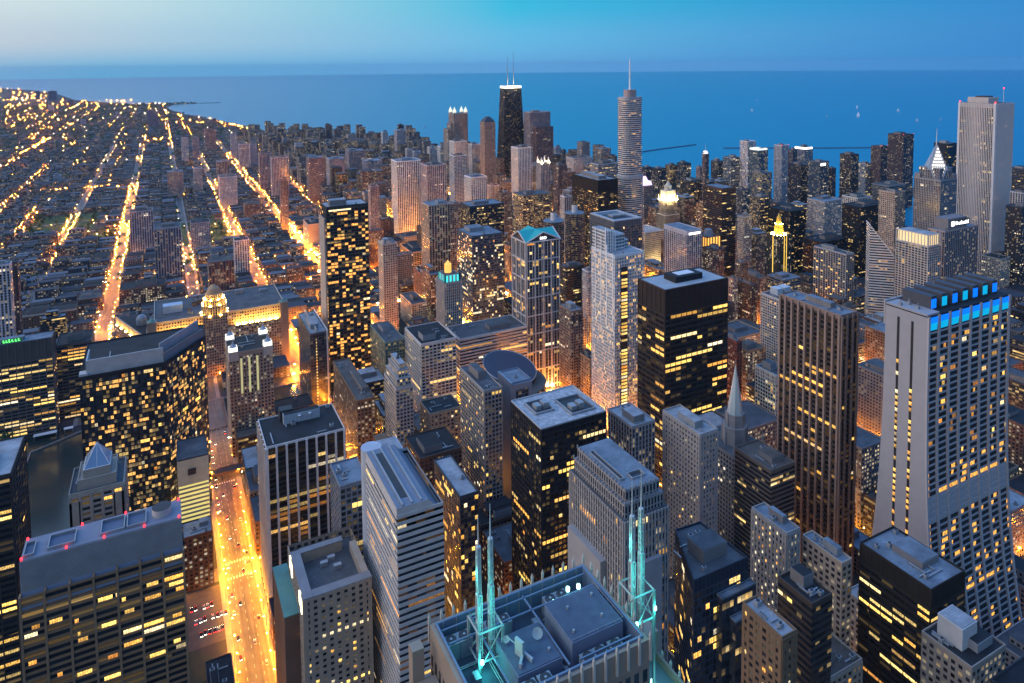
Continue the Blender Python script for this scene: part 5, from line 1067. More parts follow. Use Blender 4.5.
# 9. white stone tower at the lake side
def stone_tower():
    x0,x1,y0,y1,H=1321.,1381.,703.,767.,336.; w,d=60.,64.; foot(x0,x1,y0,y1)
    t=thing('stone_skyscraper','tallest white stone tower with notched corners and narrow vertical strips','skyscraper',(1351,735,0))
    c=3.2; P=[(-w/2+c,-d/2),(w/2-c,-d/2),(w/2-c,-d/2+c),(w/2,-d/2+c),(w/2,d/2-c),(w/2-c,d/2-c),(w/2-c,d/2),(-w/2+c,d/2),(-w/2+c,d/2-c),(-w/2,d/2-c),(-w/2,-d/2+c),(-w/2+c,-d/2+c)]
    m=MB(); m.prism(P,0,H,3.05,3.9,8,cap=None,seed=2); m.build('wall',facade('strips',(.50,.47,.48),lit=.07,strip=.08),t)
    m=MB()
    for k in range(21):
        y=d/2-c-k*(d-2*c)/20; m.box(-w/2-.8,-w/2-.02,y-.48,y+.48,0,H)
        x=-w/2+c+k*(w-2*c)/20; m.box(x-.7,x+.7,-d/2-.8,-d/2-.02,0,H)
    m.build('pier_frame',plain('stone_white',(.62,.60,.60),.65,var=.1),t)
    m=MB()
    for (x,y) in ((-w/2+c-.1,-d/2+c-.1),): m.box(x-3.4,x,y-3.4,y,0,H+1)
    m.box(-w/2-.9,-w/2+2.5,d/2-3.,d/2+.3,0,H+.5); m.build('corner_pier',plain('stone_pale',(.6,.62,.66),.6,var=.1),t)
    r=MB(); r.prism(rect(-w/2+3.5,w/2-3.5,-d/2+3.5,d/2-3.5),H-3,H-.2,cap=0); r.build('roof',roofm('grey'),t)
    m=MB(); m.box(-20,12,-14,22,H-.2,H+10); m.build('penthouse',plain('roof_house_pale',(.5,.47,.44),.7),t)
    m=MB()
    for k in range(9): m.box(-18+k*3.2,-16.4+k*3.2,-6,10,H+10,H+12.2)
    m.build('cooling_unit',DKM,t)
    m=MB(); m.bar((20,-18,H),(20,-18,H+26),.7,n=6,w2=.3); m.build('mast',WHITEP,t)
    for p in((-w/2+1,d/2-2),(-w/2+1.4,-d/2+1.5),(20,-18)):
        m=MB(); z=H+2 if p[0]<0 else H+26; m.cyl(p[0],p[1],1.,z-1,z+1,8,cap=0); m.build('beacon_light',RED,t)
stone_tower()
# 10. chevron topped tower with spire
def chevron():
    t=thing('spired_tower','grey tower with a lit diamond chevron top and thin spire','skyscraper',(1131,690,0)); foot(1105,1157,665,715)
    wm=facade('fins',(.30,.29,.31),lit=.12,strip=.02)
    b=22.
    m=MB(); m.prism(rect(-b,b,-b,b),0,222,2.8,3.9,2,cap=1,seed=5); m.build('wall',[wm,roofm('blue')],t)
    m=MB(); m.prism(rect(-b+5,b-5,-b+5,b-5),222,240,2.8,3.9,1,cap=1,seed=6); m.build('upper_wall',[wm,roofm('blue')],t)
    # pyramid of four gables turned to the corners
    q=[(0,-21),(21,0),(0,21),(-21,0)]; m=MB(); ap=(0,0,278.)
    for i in range(4): m.face([(*q[i],236),(*q[(i+1)%4],236),ap])
    m.build('pyramid_roof',plain('pyramid_slate',(.3,.36,.44),.5,var=.1),t)
    lw=plain('chevron_light',(.6,.55,.5),.4,em=(1.,.9,.78),est=1.2)
    n=Vector((-.707,-.707,0)); u=Vector((.707,-.707,0))
    m=MB(); e=Vector((-13.8,-13.8,0)); 
    for r in range(12):
        z=270-r*5.2; k=min(r,11-r)
        for j in range(-k,k+1):
            if (j+k)%2: continue
            c=n*(7.6+r*1.22+.9)+u*(j*1.55)+Vector((0,0,z)); m.obox((c.x,c.y,c.z),-math.pi/4,(1.05,.3,1.7))
    m.build('chevron_light_grid',lw,t)
    m=MB()
    g=plain('chevron_wall',(.34,.38,.45),.5)
    for s in(0,): m.face([Vector((0,0,277))+n*6.6,Vector((0,0,240))+n*14.6-u*13,Vector((0,0,204))+n*22.4,Vector((0,0,240))+n*14.6+u*13])
    m.build('chevron_wall',g,t)
    m=MB(); m.bar((0,0,276),(0,0,303),.9,n=6,w2=.2); m.build('spire',WHITEP,t)
    m=MB(); 
    for (x,y) in((17,-17),(-17,17)): m.box(x-4.5,x+4.5,y-4.5,y+4.5,222.2,229)
    m.build('corner_house',wm,t)
chevron()
# 11. sliced diamond tower
def sliced():
    t=thing('slant_roof_tower','white striped tower sliced to a steep slanted top','office tower',(953,661,0)); foot(930,976,638,684)
    a=-math.pi/4; R=lambda x,y:(x*math.cos(a)-y*math.sin(a),x*math.sin(a)+y*math.cos(a))
    w,d=33.,30.; c=[R(-w/2,-d/2),R(w/2,-d/2),R(w/2,d/2),R(-w/2,d/2)]; z=[171,126,126,171]
    m=MB()
    fl=3.9
    for i in range(4):
        j=(i+1)%4; L=math.hypot(c[j][0]-c[i][0],c[j][1]-c[i][1])/3; u=64*(i+1)
        m.face([(*c[i],0),(*c[j],0),(*c[j],z[j]),(*c[i],z[i])],0,[(u,171/fl),(u+round(L),171/fl),(u+round(L),(171-z[j])/fl+.0),(u,(171-z[i])/fl+.01)])
    m.build('wall',facade('stripes',(.8,.79,.78),lit=.03,strip=.05),t)
    m=MB(); k=[(*c[i],z[i]+.02) for i in range(4)]; m.face(k); m.build('slanted_roof',plain('slant_white',(.62,.63,.66),.5),t)
    m=MB(); m.bar(k[0],k[1],.8); m.bar(k[3],k[2],.8); m.bar(k[0],k[3],.8); m.build('roof_trim',WHITEP,t)
sliced()
# 12. twin round towers
for n,(x,y,H,lb) in enumerate(((609.5,970,166,'round balconied tower nearer the dark gridded tower, white core on its flat roof'),(549,936,166,'round balconied tower half behind the turquoise roof, white core on top'))):
    t=thing('round_tower',lb,'apartment tower',(x,y,0),'twin round towers'); foot(x-18,x+18,y-18,y+18)
    m=MB(); wm=facade('bands',(.22,.19,.18),lit=.16,strip=.0)
    k=16
    for i in range(k): # scalloped balconies
        a=2*math.pi*i/k; m.cyl(13.2*math.cos(a),13.2*math.sin(a),3.6,0,H,8,bay=2.6,fl=3.,seed=i,cap=0)
    m.build('balcony_wall',wm,t)
    m=MB(); m.cyl(0,0,16.6,H,H+1.2,40,cap=0); m.build('roof',roofm('blue'),t); m=MB(); m.cyl(0,0,5,H+1.2,H+14,24,cap=1); m.build('core_drum',[plain('core_white',(.6,.6,.62),.6),roofm('dark')],t)
# 13. broad mart with golden tower
def mart():
    t=thing('mart_building','vast stone block with amber floodlit top storeys and a golden domed centre tower','building',(60,1065,0)); foot(-22,152,985,1098)
    st=(.36,.28,.21); wm=facade('punch',st,lit=.42,strip=.06); y0=-75.; glow=plain('flood_amber',(.5,.3,.1),.4,em=(1.,.52,.09),est=330.,light=True)
    m=MB(); m.prism(rect(-81,90,y0,30),0,64,3.3,4.,1,cap=1,seed=3); m.build('wall',[wm,roofm('grey')],t)
    m=MB(); m.prism(rect(-77,86,y0+5,26),64,82,3.3,4.,1,cap=1,seed=9); m.ring(rect(-77,86,y0+5,26),.8,82,83.4,2); m.build('upper_storey',[facade('punch',(.55,.42,.25),lit=.3),roofm('grey'),plain('pale_stone',(.45,.4,.33),.8)],t)
    for s in(-1,1):
        x=-80 if s<0 else 84; m=MB(); m.box(x-5,x+6,y0-.8,y0+10,0,86,0); m.cyl(x+.5,y0+4.6,5,86,90,8,mi=1,r2=1.2); m.build('corner_pavilion',[facade('punch',(.38,.3,.23),lit=.3),plain('green_copper',(.10,.24,.22),.7)],t)
    for k in range(19):
        x=-74+k*8.2
        if -22<x<18: continue
        m=MB(); m.box(x-2.4,x+2.4,y0+1.,y0+1.6,64.4,65.); m.build('ledge_floodlight',glow,t)
    # tower
    x0,x1=-19,11; m=MB(); m.prism(rect(x0,x1,y0-1.2,y0+32),0,82,3.,3.8,1,cap=1,seed=5); m.build('tower_wall',[facade('punch',(.34,.27,.21),lit=.2),roofm('tan')],t)
    oc=lambda r:[(-4+r*math.cos(math.pi/8+math.pi/4*k),y0+15+r*math.sin(math.pi/8+math.pi/4*k)) for k in range(8)]
    gs=plain('gold_stone',(.55,.42,.24),.7)
    for (r,za,zb) in ((16.6,82,95),(14,95,102),(11.5,102,109)):
        m=MB(); m.prism(oc(r),za,zb,3,3.6,.8,cap=1,seed=int(r)); m.build('crown_tier',[facade('fins',(.55,.42,.24),lit=.1),gs],t)
        for k,(px,py) in enumerate(oc(r+1.)):
            if py<y0+22: 
                m=MB(); m.box(px-1.2,px+1.2,py-.5,py+.5,za+.1,za+.5); m.build('crown_floodlight',glow,t)
    m=MB(); m.cyl(-4,y0+15,10.5,109,116,16,cap=0,r2=7); m.cyl(-4,y0+15,7,116,121,16,r2=.2); m.build('dome_roof',plain('dome_tile',(.42,.26,.14),.6),t)
    for dx,dy in((-12,-12),(12,-12)):
        m=MB(); m.cyl(-4+dx,y0+15+dy,2.2,95,104,8,cap=0,r2=1.2); m.build('turret',gs,t)
    rng=random.Random(4)
    for k in range(16):
        x=rng.uniform(-70,72); y=rng.uniform(-58,12); a_,b_,h=rng.uniform(3,12),rng.uniform(3,8),rng.uniform(2,6)
        if -26<x<20 and y<-38 or -70<x<-40: continue
        m=MB(); m.box(x,x+a_,y,y+b_,82.1,82.1+h,0); m.box(x+.3,x+a_-.3,y+.3,y+b_-.3,82.1+h,82.3+h,1); m.build('roof_house',[plain('house_brick',(.2,.13,.09),.8) if k%3 else METAL,roofm('blue' if k%2 else 'tan')],t)
    m=MB(); m.box(-66,-42,-36,-22,82.1,92); m.build('roof_house',plain('bright_blue_house',(.36,.46,.56),.7),t)
mart()
# 14. tower with four lit lanterns
def lantern():
    x0,x1,y0,y1,H=55.,99.,768.,815.,112.; w,d=x1-x0,y1-y0
    t,L,rng=poly_tower('lantern_tower','stone tower with four white lit corner lanterns round a dark roof','office tower',rect(x0,x1,y0,y1),H,'punch',(.33,.27,.22),bay=3.4,fl=3.8,crown=3,lit=.22,roof='dark',pent=0,units=2,seed='lan')
    lw=plain('lantern_light',(.6,.6,.55),.4,em=(1.,.93,.72),est=1.5); st=plain('wall_stone',(.45,.42,.38),.8)
    for sx in(-1,1):
        for sy in(-1,1):
            x,y=sx*(w/2-4.6),sy*(d/2-4.6)
            m=MB(); m.box(x-4.8,x+4.8,y-4.8,y+4.8,H-8,H+2,0); m.box(x-4.2,x+4.2,y-4.2,y+4.2,H+2,H+6.2,1); m.cyl(x,y,4.2,H+6.2,H+9,8,mi=2,r2=1.4,cap=2); m.cyl(x,y,1.2,H+9,H+14,8,mi=2,r2=.1)
            m.build('corner_lantern',[st,lw,plain('lantern_cap',(.3,.36,.42),.5)],t)
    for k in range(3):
        m=MB(); m.box(-w/2+11+k*8,-w/2+13+k*8,-d/2-.6,-d/2-.05,H-44,H-6); m.build('uplit_pilaster',plain('uplit_glow',(.5,.46,.3),.6,em=(.9,.85,.35),est=.35),t)  # stone pilasters; the uplight on them is painted in as emission
lantern()
# 15. four lanterned tower far up the shore
def fourlan():
    t=thing('lantern_tower','pale lakeside tower topped by four white lit lanterns','apartment tower',(919,2215,0)); foot(890,950,2185,2245)
    wm=facade('fins',(.40,.36,.34),lit=.12)
    m=MB(); m.prism(rect(-26,26,-24,24),0,248,3,3.5,2,cap=1,seed=6); m.prism(rect(-46,-26.1,-20,24),0,196,3,3.5,2,cap=1,seed=7); m.prism(rect(-34,-26.2,-15,20),196.2,216,3,3.5,2,cap=1,seed=8); m.build('wall',[wm,roofm('grey')],t)
    lw=plain('far_lantern',(.6,.6,.55),.4,em=(.95,1.,.7),est=.7)
    for sx in(-1,1):
        for sy in(-1,1):
            x,y=sx*20.5,sy*18; m=MB(); m.box(x-5.4,x+5.4,y-5.4,y+5.4,248,252,0); m.box(x-4.6,x+4.6,y-4.6,y+4.6,252,260,1); m.cyl(x,y,4.6,260,272,8,mi=1,r2=.3); m.build('corner_lantern',[plain('wall_stone',(.5,.46,.44),.8),lw],t)
fourlan()
# 16. pointed roof tower, flat topped lake tower
t,L,rng=poly_tower('apartment_tower','slender cream tower with a steep black hipped roof','apartment tower',rect(872,908,1895,1928),240,'fins',(.42,.33,.28),lit=.1,roof=None,seed='park')
m=MB(); m.prism(inset(L,1),240,247,cap=None,top=inset(L,4)); m.prism(inset(L,4),247,257,cap=0,top=inset(L,13)); m.build('hipped_roof',plain('slate_black',(.06,.07,.09),.6),t); m=MB(); m.bar((0,0,257),(0,0,262),.6); m.build('finial',WHITEP,t)
t,L,rng=poly_tower('apartment_tower','flat topped pale tower with a darker lower slab by the lake','apartment tower',rect(1048,1122,1930,1975),261,'fins',(.32,.31,.36),lit=.06,roof='white',pent=1,units=0,seed='wtp')
m=MB(); m.prism(rect(-24,40,-36,-22.8),0,215,3.4,3.6,2,cap=1,seed=3); m.build('lower_slab',[facade('punch',(.15,.11,.12),lit=.1),roofm('grey')],t)
# 17. clock tower and floodlit base
def clock():
    t=thing('clock_tower_building','white floodlit terracotta block with a tiered clock tower','building',(905,1115,0)); foot(849,965,1080,1160)
    wt=(.62,.58,.48); lampm=plain('flood_warmwhite',(.5,.4,.3),.4,em=(1.,.72,.3),est=420.,light=True)
    m=MB(); m.prism(rect(-55,-8,-25,30),0,78,3.2,3.8,1,cap=1,seed=2); m.prism(rect(-7.8,58,-18,30),0,62,3.2,3.8,1,cap=1,seed=4); m.build('wall',[facade('resi',wt,lit=.3),roofm('white')],t)
    m=MB(); m.prism(rect(20,58,5,35),62,98,3,3.8,1,cap=1,seed=5); m.prism(rect(24,54,8,32),98,128,3,3.8,1,cap=1,seed=6); m.build('clock_tower',[facade('fins',(.34,.28,.22),lit=.14),plain('white_stone',wt,.7)],t)
    m=MB(); m.prism(rect(27,51,11,29),128,148,3,6,2,cap=0,seed=7); m.cyl(39,20,8,148,158,8,cap=0); m.cyl(39,20,6,158,168,8,r2=.4); m.build('crown_tier',plain('white_stone',wt,.7),t)
    for p in((24,8),(54,8),(24,32)):
        m=MB(); m.cyl(p[0],p[1],2.,128,140,6,r2=.2); m.build('pinnacle',plain('white_stone',wt,.7),t)
    for (x,y,z) in ((-48,-38,8),(-32,-38,8),(-16,-38,8),(28,5,129),(39,5,129),(50,5,129),(21,14,129),(21,26,129),(10,-6,64)):
        m=MB(); m.box(x-1,x+1,y-1,y+1,z,z+.8); m.build('flood_lamp',lampm,t)
clock()
t,L,rng=poly_tower('office_tower','slim tower with a lilac lit crown beside the rounded silver tower','office tower',rect(955,980,1230,1258),140,'punch',(.26,.22,.22),lit=.15,roof='grey',pent=0,units=0,seed='pur')
m=MB(); m.prism(inset(L,1),140,150,3,4,1,cap=0,top=inset(L,3)); m.cyl(0,0,8,150,160,10,r2=3,cap=0); m.build('lilac_crown',plain('lilac_light',(.4,.3,.5),.5,em=(.78,.62,1.),est=1.1),t)
# 18. slender white octagon and orange loggia
t=thing('office_tower','slender white octagonal tower tapering to a small lantern','office tower',(886,938,0)); foot(872,900,925,952)
m=MB(); m.cyl(0,0,13,0,110,8,bay=3,cap=None,seed=2); m.cyl(0,0,10.5,110,140,8,bay=3,cap=None,seed=3); m.cyl(0,0,8.5,140,150,8,bay=3,cap=None,seed=4); m.build('wall',facade('resi',(.5,.5,.5),lit=.12),t); m=MB(); m.cyl(0,0,12.9,110,110.2,8,cap=0); m.cyl(0,0,8.5,150,156,8,r2=4,cap=0); m.cyl(0,0,3,156,162,8,r2=.3); m.build('lantern_roof',plain('pale_slate',(.4,.42,.45),.6),t)
t,L,rng=poly_tower('office_tower','old tower whose arcaded loggia glows orange under the white octagon','office tower',rect(788,826,850,885),109,'punch',(.24,.19,.16),lit=.25,roof='tan',pent=0,units=0,seed='jew')
ol=plain('orange_glow',(.5,.25,.08),.5,em=(1.,.45,.07),est=1.5); m=MB(); m.prism(inset(L,5),109.2,126,cap=1); m.build('glowing_loggia',[ol,roofm('dark')],t)
m=MB(); q=inset(L,4.2)
for i in range(4):
    a,b=Vector(q[i]),Vector(q[(i+1)%4])
    for j in range(6): p=a+(b-a)*j/5; m.box(p.x-.8,p.x+.8,p.y-.8,p.y+.8,109.2,128)
m.build('loggia_arch_frame',plain('wall_stone',(.3,.22,.16),.8),t)
m=MB(); m.cyl(0,0,9,126.2,137,12,cap=0,r2=6); m.build('dome_roof',plain('dome_grey',(.2,.22,.26),.6),t)
# 19. dark green tower with gold spire
t,L,rng=poly_tower('office_tower','black green tower crowned by a glowing gold leaf spire','office tower',rect(885,915,790,818),131,'fins',(.06,.065,.05),lit=.3,roof='dark',pent=0,units=0,seed='carb')
gd=plain('floodlit_gold',(.6,.4,.1),.4,em=(1.,.62,.08),est=1.1); gs=plain('gold_leaf',(.85,.55,.10),.45,.3,var=.1); m=MB(); m.prism(inset(L,9),131,148,cap=0,top=inset(L,10)); m.cyl(0,0,4.2,148,160,8,cap=0,r2=3); m.cyl(0,0,2,160,166,8,r2=.2); m.build('gold_spire',gs,t)
for k in range(12):
    a=2*math.pi*k/12; m=MB(); m.box(11*math.cos(a)-.8,11*math.cos(a)+.8,11*math.sin(a)-.8,11*math.sin(a)+.8,131.2,131.8); m.build('flood_lamp',plain('flood_gold',(.5,.3,.1),.4,em=(1.,.62,.12),est=260.,light=True),t)
for k in range(6):
    a=2*math.pi*k/6; m=MB(); m.box(5.6*math.cos(a)-.5,5.6*math.cos(a)+.5,5.6*math.sin(a)-.5,5.6*math.sin(a)+.5,148.1,148.6); m.build('flood_lamp',plain('flood_gold',(.5,.3,.1),.4,em=(1.,.62,.12),est=260.,light=True),t)
m=MB(); m.box(-3,-2.2,-14.7,-14.1,70,131); m.box(2,2.8,-14.7,-14.1,70,131); m.box(-15.7,-15.1,-3,-2,70,131); m.build('gold_strip',gd,t)  # gold trim, no lamps: its floodlit shine is painted in as emission
# 20. church spire
t=thing('church_spire_tower','grey gothic tower ending in a tall pale green church spire','church',(404,402,0)); foot(385,425,382,422)
m=MB(); m.prism(rect(-17,17,-17,17),0,108,3,3.7,2,cap=1,seed=3); m.build('wall',[facade('punch',(.26,.25,.25),lit=.07),roofm('grey')],t)
gs=plain('gothic_stone',(.25,.25,.26),.8); m=MB(); m.cyl(0,0,10,108,122,8,cap=0); m.cyl(0,0,7.6,122,132,8,cap=0)
for k in range(8):
    a=2*math.pi*k/8; m.bar((10*math.cos(a),10*math.sin(a),108),(10*math.cos(a),10*math.sin(a),128),.9,n=6,w2=.1); m.bar((7.6*math.cos(a),7.6*math.sin(a),122),(7.6*math.cos(a),7.6*math.sin(a),138),.6,n=6,w2=.1)
m.build('belfry',gs,t)
m=MB(); m.cyl(0,0,6.2,132,171,8,r2=.25,cap=0); m.build('spire',plain('spire_verdigris',(.42,.5,.5),.6,var=.15),t); m=MB(); m.bar((0,0,171),(0,0,175.5),.15); m.bar((-1,0,174),(1,0,174),.15); m.build('cross',METAL,t)
for x in(-15,15):
    for y in(-15,15):
        m=MB(); m.cyl(x,y,1.6,108,120,6,r2=.1); m.build('pinnacle',gs,t)
# 21. round hall with sliced dark roof
def hall():
    cx,cy=338,680; t=thing('round_hall','round glass hall under a sloping dark blue sliced roof','building',(cx,cy,0)); foot(292,384,632,738)
    m=MB(); m.cyl(0,0,43,0,58,40,bay=4,fl=3.9,cap=0,seed=3); m.build('curved_wall',facade('goldglass',(.14,.13,.12),lit=.3),t)
    n=36; r=30; m=MB(); P=[(4+r*math.cos(2*math.pi*k/n),3+r*math.sin(2*math.pi*k/n)) for k in range(n)]
    z=lambda p:72+(p[1]*.25-p[0]*.10)
    for k in range(n):
        j=(k+1)%n; m.face([(*P[k],57),(*P[j],57),(*P[j],z(P[j])),(*P[k],z(P[k]))],0,[(k,5),(k+1,5),(k+1,.2),(k,.2)])
    m.build('drum_wall',facade('glass',(.12,.12,.13),lit=.2),t)
    m=MB(); m.face([(*p,z(p)+.1) for p in P]); m.build('sliced_roof',plain('slate_navy',(.05,.06,.09),.6,var=.15),t)
    m=MB()
    for k in range(n): j=(k+1)%n; m.bar((*P[k],z(P[k])),(*P[j],z(P[j])),.6)
    m.build('roof_rim',METAL,t)
    m=MB(); m.box(-38,-8,-52,-36,0,50,0); m.box(-37,-9,-51,-37,50,50.3,1); m.build('front_wing',[facade('glass',(.1,.12,.15),lit=.12),roofm('blue')],t)
hall()
# 22. river block with amber floodlit angled walls
def angled():
    t=thing('angled_warehouse','dark flat riverside block with two amber floodlit slanting walls and a small dome','building',(-28,1060,0)); foot(-70,-24,995,1140)
    st=plain('cream_wall',(.5,.38,.24),.8); gl=plain('flood_amber',(.5,.3,.1),.4,em=(1.,.52,.09),est=220.,light=True)
    m=MB(); m.prism([(-40,85),(-40,60),(-2,-58),(3.5,-58),(3.5,85)],0,50,4,4,1,cap=1,seed=2); m.build('wall',[facade('punch',(.2,.16,.14),lit=.1),roofm('dark')],t)
    for (a,b) in (((-38.5,60),(-1.5,-42)),((2,-42),(2,-8))):
        a,b=Vector(a),Vector(b); c=(a+b)/2; an=math.atan2((b-a).y,(b-a).x)
        m=MB(); m.obox((c.x,c.y,55),an,((b-a).length/2,.8,5)); m.build('floodlit_wall',st,t)
        nv=Vector((-(b-a).y,(b-a).x)).normalized()*-2.4
        for k in range(6):
            p=a+(b-a)*(k+.5)/6+nv; m=MB(); m.obox((p.x,p.y,50.6),an,(2.2,.35,.3)); m.build('ledge_floodlight',gl,t)
    m=MB(); m.cyl(-6,40,7,50,57,20,cap=None); 
    for k in range(5): r0,r1=7*math.cos(k*.3),7*math.cos((k+1)*.3); m.cyl(-6,40,r0,57+7*math.sin(k*.3),57+7*math.sin((k+1)*.3),20,r2=r1,cap=0 if k==4 else None)
    m.build('roof_dome',plain('dome_blue',(.2,.26,.32),.5),t)
angled()

m_=None
def garage():
    x0,x1,y0,y1,H=2.,25.,606.,640.,98.; foot(x0,x1,y0,y1)
    t=thing('parking_garage','bright yellow lit parking garage with open decks beside the golden avenue','garage',((x0+x1)/2,(y0+y1)/2,0)); w,d=x1-x0,y1-y0
    lit=plain('garage_glow',(.5,.48,.3),.6,em=(1.,.82,.22),est=.6); st=plain('garage_concrete',(.38,.36,.30),.8)
    m=MB(); m.box(-w/2+.4,w/2-.4,-d/2+.4,d/2-.4,0,H-26); m.build('deck_glow',lit,t)
    m=MB()
    for k in range(20): z=2+k*3.6; m.box(-w/2,w/2,-d/2,d/2,z,z+1.5,0,bottom=True)
    m.build('deck',st,t)
    m=MB(); m.box(-w/2,w/2,-d/2,d/2,H-24.3,H-3); m.build('upper_wall',plain('garage_wall',(.62,.6,.42),.7),t)
    m=MB(); m.box(-w/2+.4,w/2-.4,-d/2+.4,d/2-.4,H-3,H-2.7); m.ring(rect(-w/2,w/2,-d/2,d/2),.4,H-3,H-1.8); m.build('roof',roofm('grey'),t)
    m=MB(); m.box(-4,2,-d/2-.4,-d/2-.05,H-16,H-11); m.build('wall_grille',DKM,t)
garage()

HAZE=1.5e-5
# ------------------------------------------------------------------ the setting
SHORE=[(-9000,36000),(-5200,27000),(-3204,19282),(-2310,16859),(-1610,14362),(-1001,10900),(-657,10022),(-304,9216),(8,8985),(428,8930),(435,8860),(144,8700),(60,8000),(167,7060),(332,6227),(430,5806),(500,5300),(560,5013),(571,4754),(671,4200),(838,3900),(945,3820),(1084,3690),(1240,3560),(1255,3300),(1180,3200),(1150,2800),(1190,2420),(1420,2380),(1600,2200),(1640,1800),(1650,1420),(2450,1400),(2450,1330),(1660,1300),(1660,900),(1700,860),(1730,700),(1690,400),(1660,-400),(1660,-3000)]
def sheet(name,pts,z,mat,kind='structure'):
    m=MB(); m.face([(x,y,z) for x,y in pts]); return tag(m.build(name,mat),kind=kind)
def tri_sheet(name,pts,z,mat):
    import bmesh
    bm=bmesh.new(); vs=[bm.verts.new((x,y,z)) for x,y in pts]; es=[bm.edges.new((vs[i],vs[(i+1)%len(vs)])) for i in range(len(vs))]
    bmesh.ops.triangle_fill(bm,edges=es,use_beauty=True)
    for f in bm.faces:
        f.normal_update()
        if f.normal.z<0: f.normal_flip()
    me=bpy.data.meshes.new(name); bm.to_mesh(me); bm.free(); me.materials.append(mat); o=bpy.data.objects.new(name,me); COL.objects.link(o); return tag(o,kind='structure')
# ground: dark city earth mottled with lots and greens
gm,t,p=newmat('city_ground'); tc=N(t,'ShaderNodeTexCoord')
n1=N(t,'ShaderNodeTexNoise',i_Vector=tc.outputs['Object'],i_Scale=.012,i_Detail=6.); n2=N(t,'ShaderNodeTexVoronoi',i_Vector=tc.outputs['Object'],i_Scale=.03)
c1=mixc(t,n1.outputs[0],(.05,.05,.055),(.035,.045,.03)); setp(t,p,'Base Color',mixc(t,.35,c1,n2.outputs['Color'],'MULTIPLY')); p.inputs['Roughness'].default_value=.9
LAND=SHORE+[(-30000,-3000),(-30000,36000)]
tri_sheet('ground',LAND,0,gm)
wm_,t,p=newmat('lake_water'); tc=N(t,'ShaderNodeTexCoord'); mp=N(t,'ShaderNodeMapping',i_Vector=tc.outputs['Object']); mp.inputs['Scale'].default_value=(.012,.03,1)
nz=N(t,'ShaderNodeTexNoise',i_Vector=mp.outputs[0],i_Scale=1.,i_Detail=6.); bp=N(t,'ShaderNodeBump',i_Height=nz.outputs[0],i_Strength=.25,i_Distance=6.); t.links.new(bp.outputs[0],p.inputs['Normal'])
p.inputs['Base Color'].default_value=(.0,.20,.34,1); p.inputs['Roughness'].default_value=.3; p.inputs['IOR'].default_value=1.33; p.inputs['Specular IOR Level'].default_value=.36
m=MB(); m.face([(36200*math.cos(2*math.pi*k/180),36200*math.sin(2*math.pi*k/180),-2.) for k in range(180)]); tag(m.build('lake_water',wm_),kind='structure')
rw,t,p=newmat('river_water'); p.inputs['Base Color'].default_value=(.018,.03,.03,1); p.inputs['Roughness'].default_value=.18; tc=N(t,'ShaderNodeTexCoord'); nz=N(t,'ShaderNodeTexNoise',i_Vector=tc.outputs['Object'],i_Scale=.25,i_Detail=3.); bp=N(t,'ShaderNodeBump',i_Height=nz.outputs[0],i_Strength=.3); t.links.new(bp.outputs[0],p.inputs['Normal'])
RIVER=[[(-138,380),(-84,380),(-84,700),(-80,800),(-60,842),(150,842),(640,868),(1100,905),(1700,930),(1700,975),(1100,955),(640,925),(150,915),(-60,915),(-95,905),(-138,880)],[(-95.5,905.5),(-138.5,880.5),(-300,1080),(-330,1300),(-290,1300),(-262,1090)]]
for i,R_ in enumerate(RIVER): tri_sheet('river_water',R_,.06,rw)
m=MB()
for R_ in RIVER[:1]:
    for a,b in zip(R_,R_[1:]+R_[:1]):
        a,b=Vector(a),Vector(b); c=(a+b)/2; m.obox((c.x,c.y,.9),math.atan2((b-a).y,(b-a).x),((b-a).length/2,.5,.9))
tag(m.build('quay_wall',plain('quay_stone',(.28,.25,.22),.85)),'long stone quay wall lining the dark river','quay wall')
# streets
asph,t,p=newmat('asphalt'); tc=N(t,'ShaderNodeTexCoord'); mp=N(t,'ShaderNodeMapping',i_Vector=tc.outputs['Object']); mp.inputs['Scale'].default_value=(.55,.018,1)
na=N(t,'ShaderNodeTexNoise',i_Vector=mp.outputs[0],i_Scale=1.,i_Detail=4.); nb_=N(t,'ShaderNodeTexNoise',i_Vector=tc.outputs['Object'],i_Scale=.09,i_Detail=6.)
fa=mth(t,'MULTIPLY',mth(t,'MULTIPLY_ADD',na.outputs[0],1.6,.15),mth(t,'MULTIPLY_ADD',nb_.outputs[0],1.2,.4)); va=N(t,'ShaderNodeVectorMath',operation='SCALE'); va.inputs[0].default_value=(.11,.105,.10); t.links.new(fa,va.inputs['Scale']); setp(t,p,'Base Color',va.outputs[0]); p.inputs['Roughness'].default_value=.6; walk=plain('pavement_concrete',(.24,.23,.22),.85,var=.3,scale=.1); mark=plain('road_paint',(.7,.68,.6),.6,var=.1)
NS=[(-960,14),(-835,9),(-710,9),(-597,16),(-510,9),(-425,14),(-328,12),(-222,12),(-90,18),(44,22),(158,18),(279,20),(407,18),(523,18),(656,20),(797,18),(937,26),(1080,14),(1200,14),(1330,14),(1480,14)]
EW=[148,290,437,592,735,1130,1230,1330,1430,1530,1630,1730,1830,1943,2045,2145,2245,2345,2445,2545,2645,2765,2865,2965,3065,3165,3265,3365,3520,3620,3720,3820,3920,4020,4120,4220]
def land_x(y):
    """eastern limit of the land at northing y"""
    best=1660
    for a,b in zip(SHORE,SHORE[1:]):
        if (a[1]-y)*(b[1]-y)<=0 and a[1]!=b[1]: best=min(best,a[0]+(b[0]-a[0])*(y-a[1])/(b[1]-a[1]))
    return best-15
road=MB(); side=MB(); paint=MB()
def on_river(x,y,pad=8): return (-140-pad<x<-78+pad and 370<y<905) or (838-pad<y-(0 if x<150 else (x-150)*.06)<918+pad and x>-100) or (y>880 and y<1310 and -345<x<-90 and abs((x+95)*1.0+(y-905)*.9)<75)
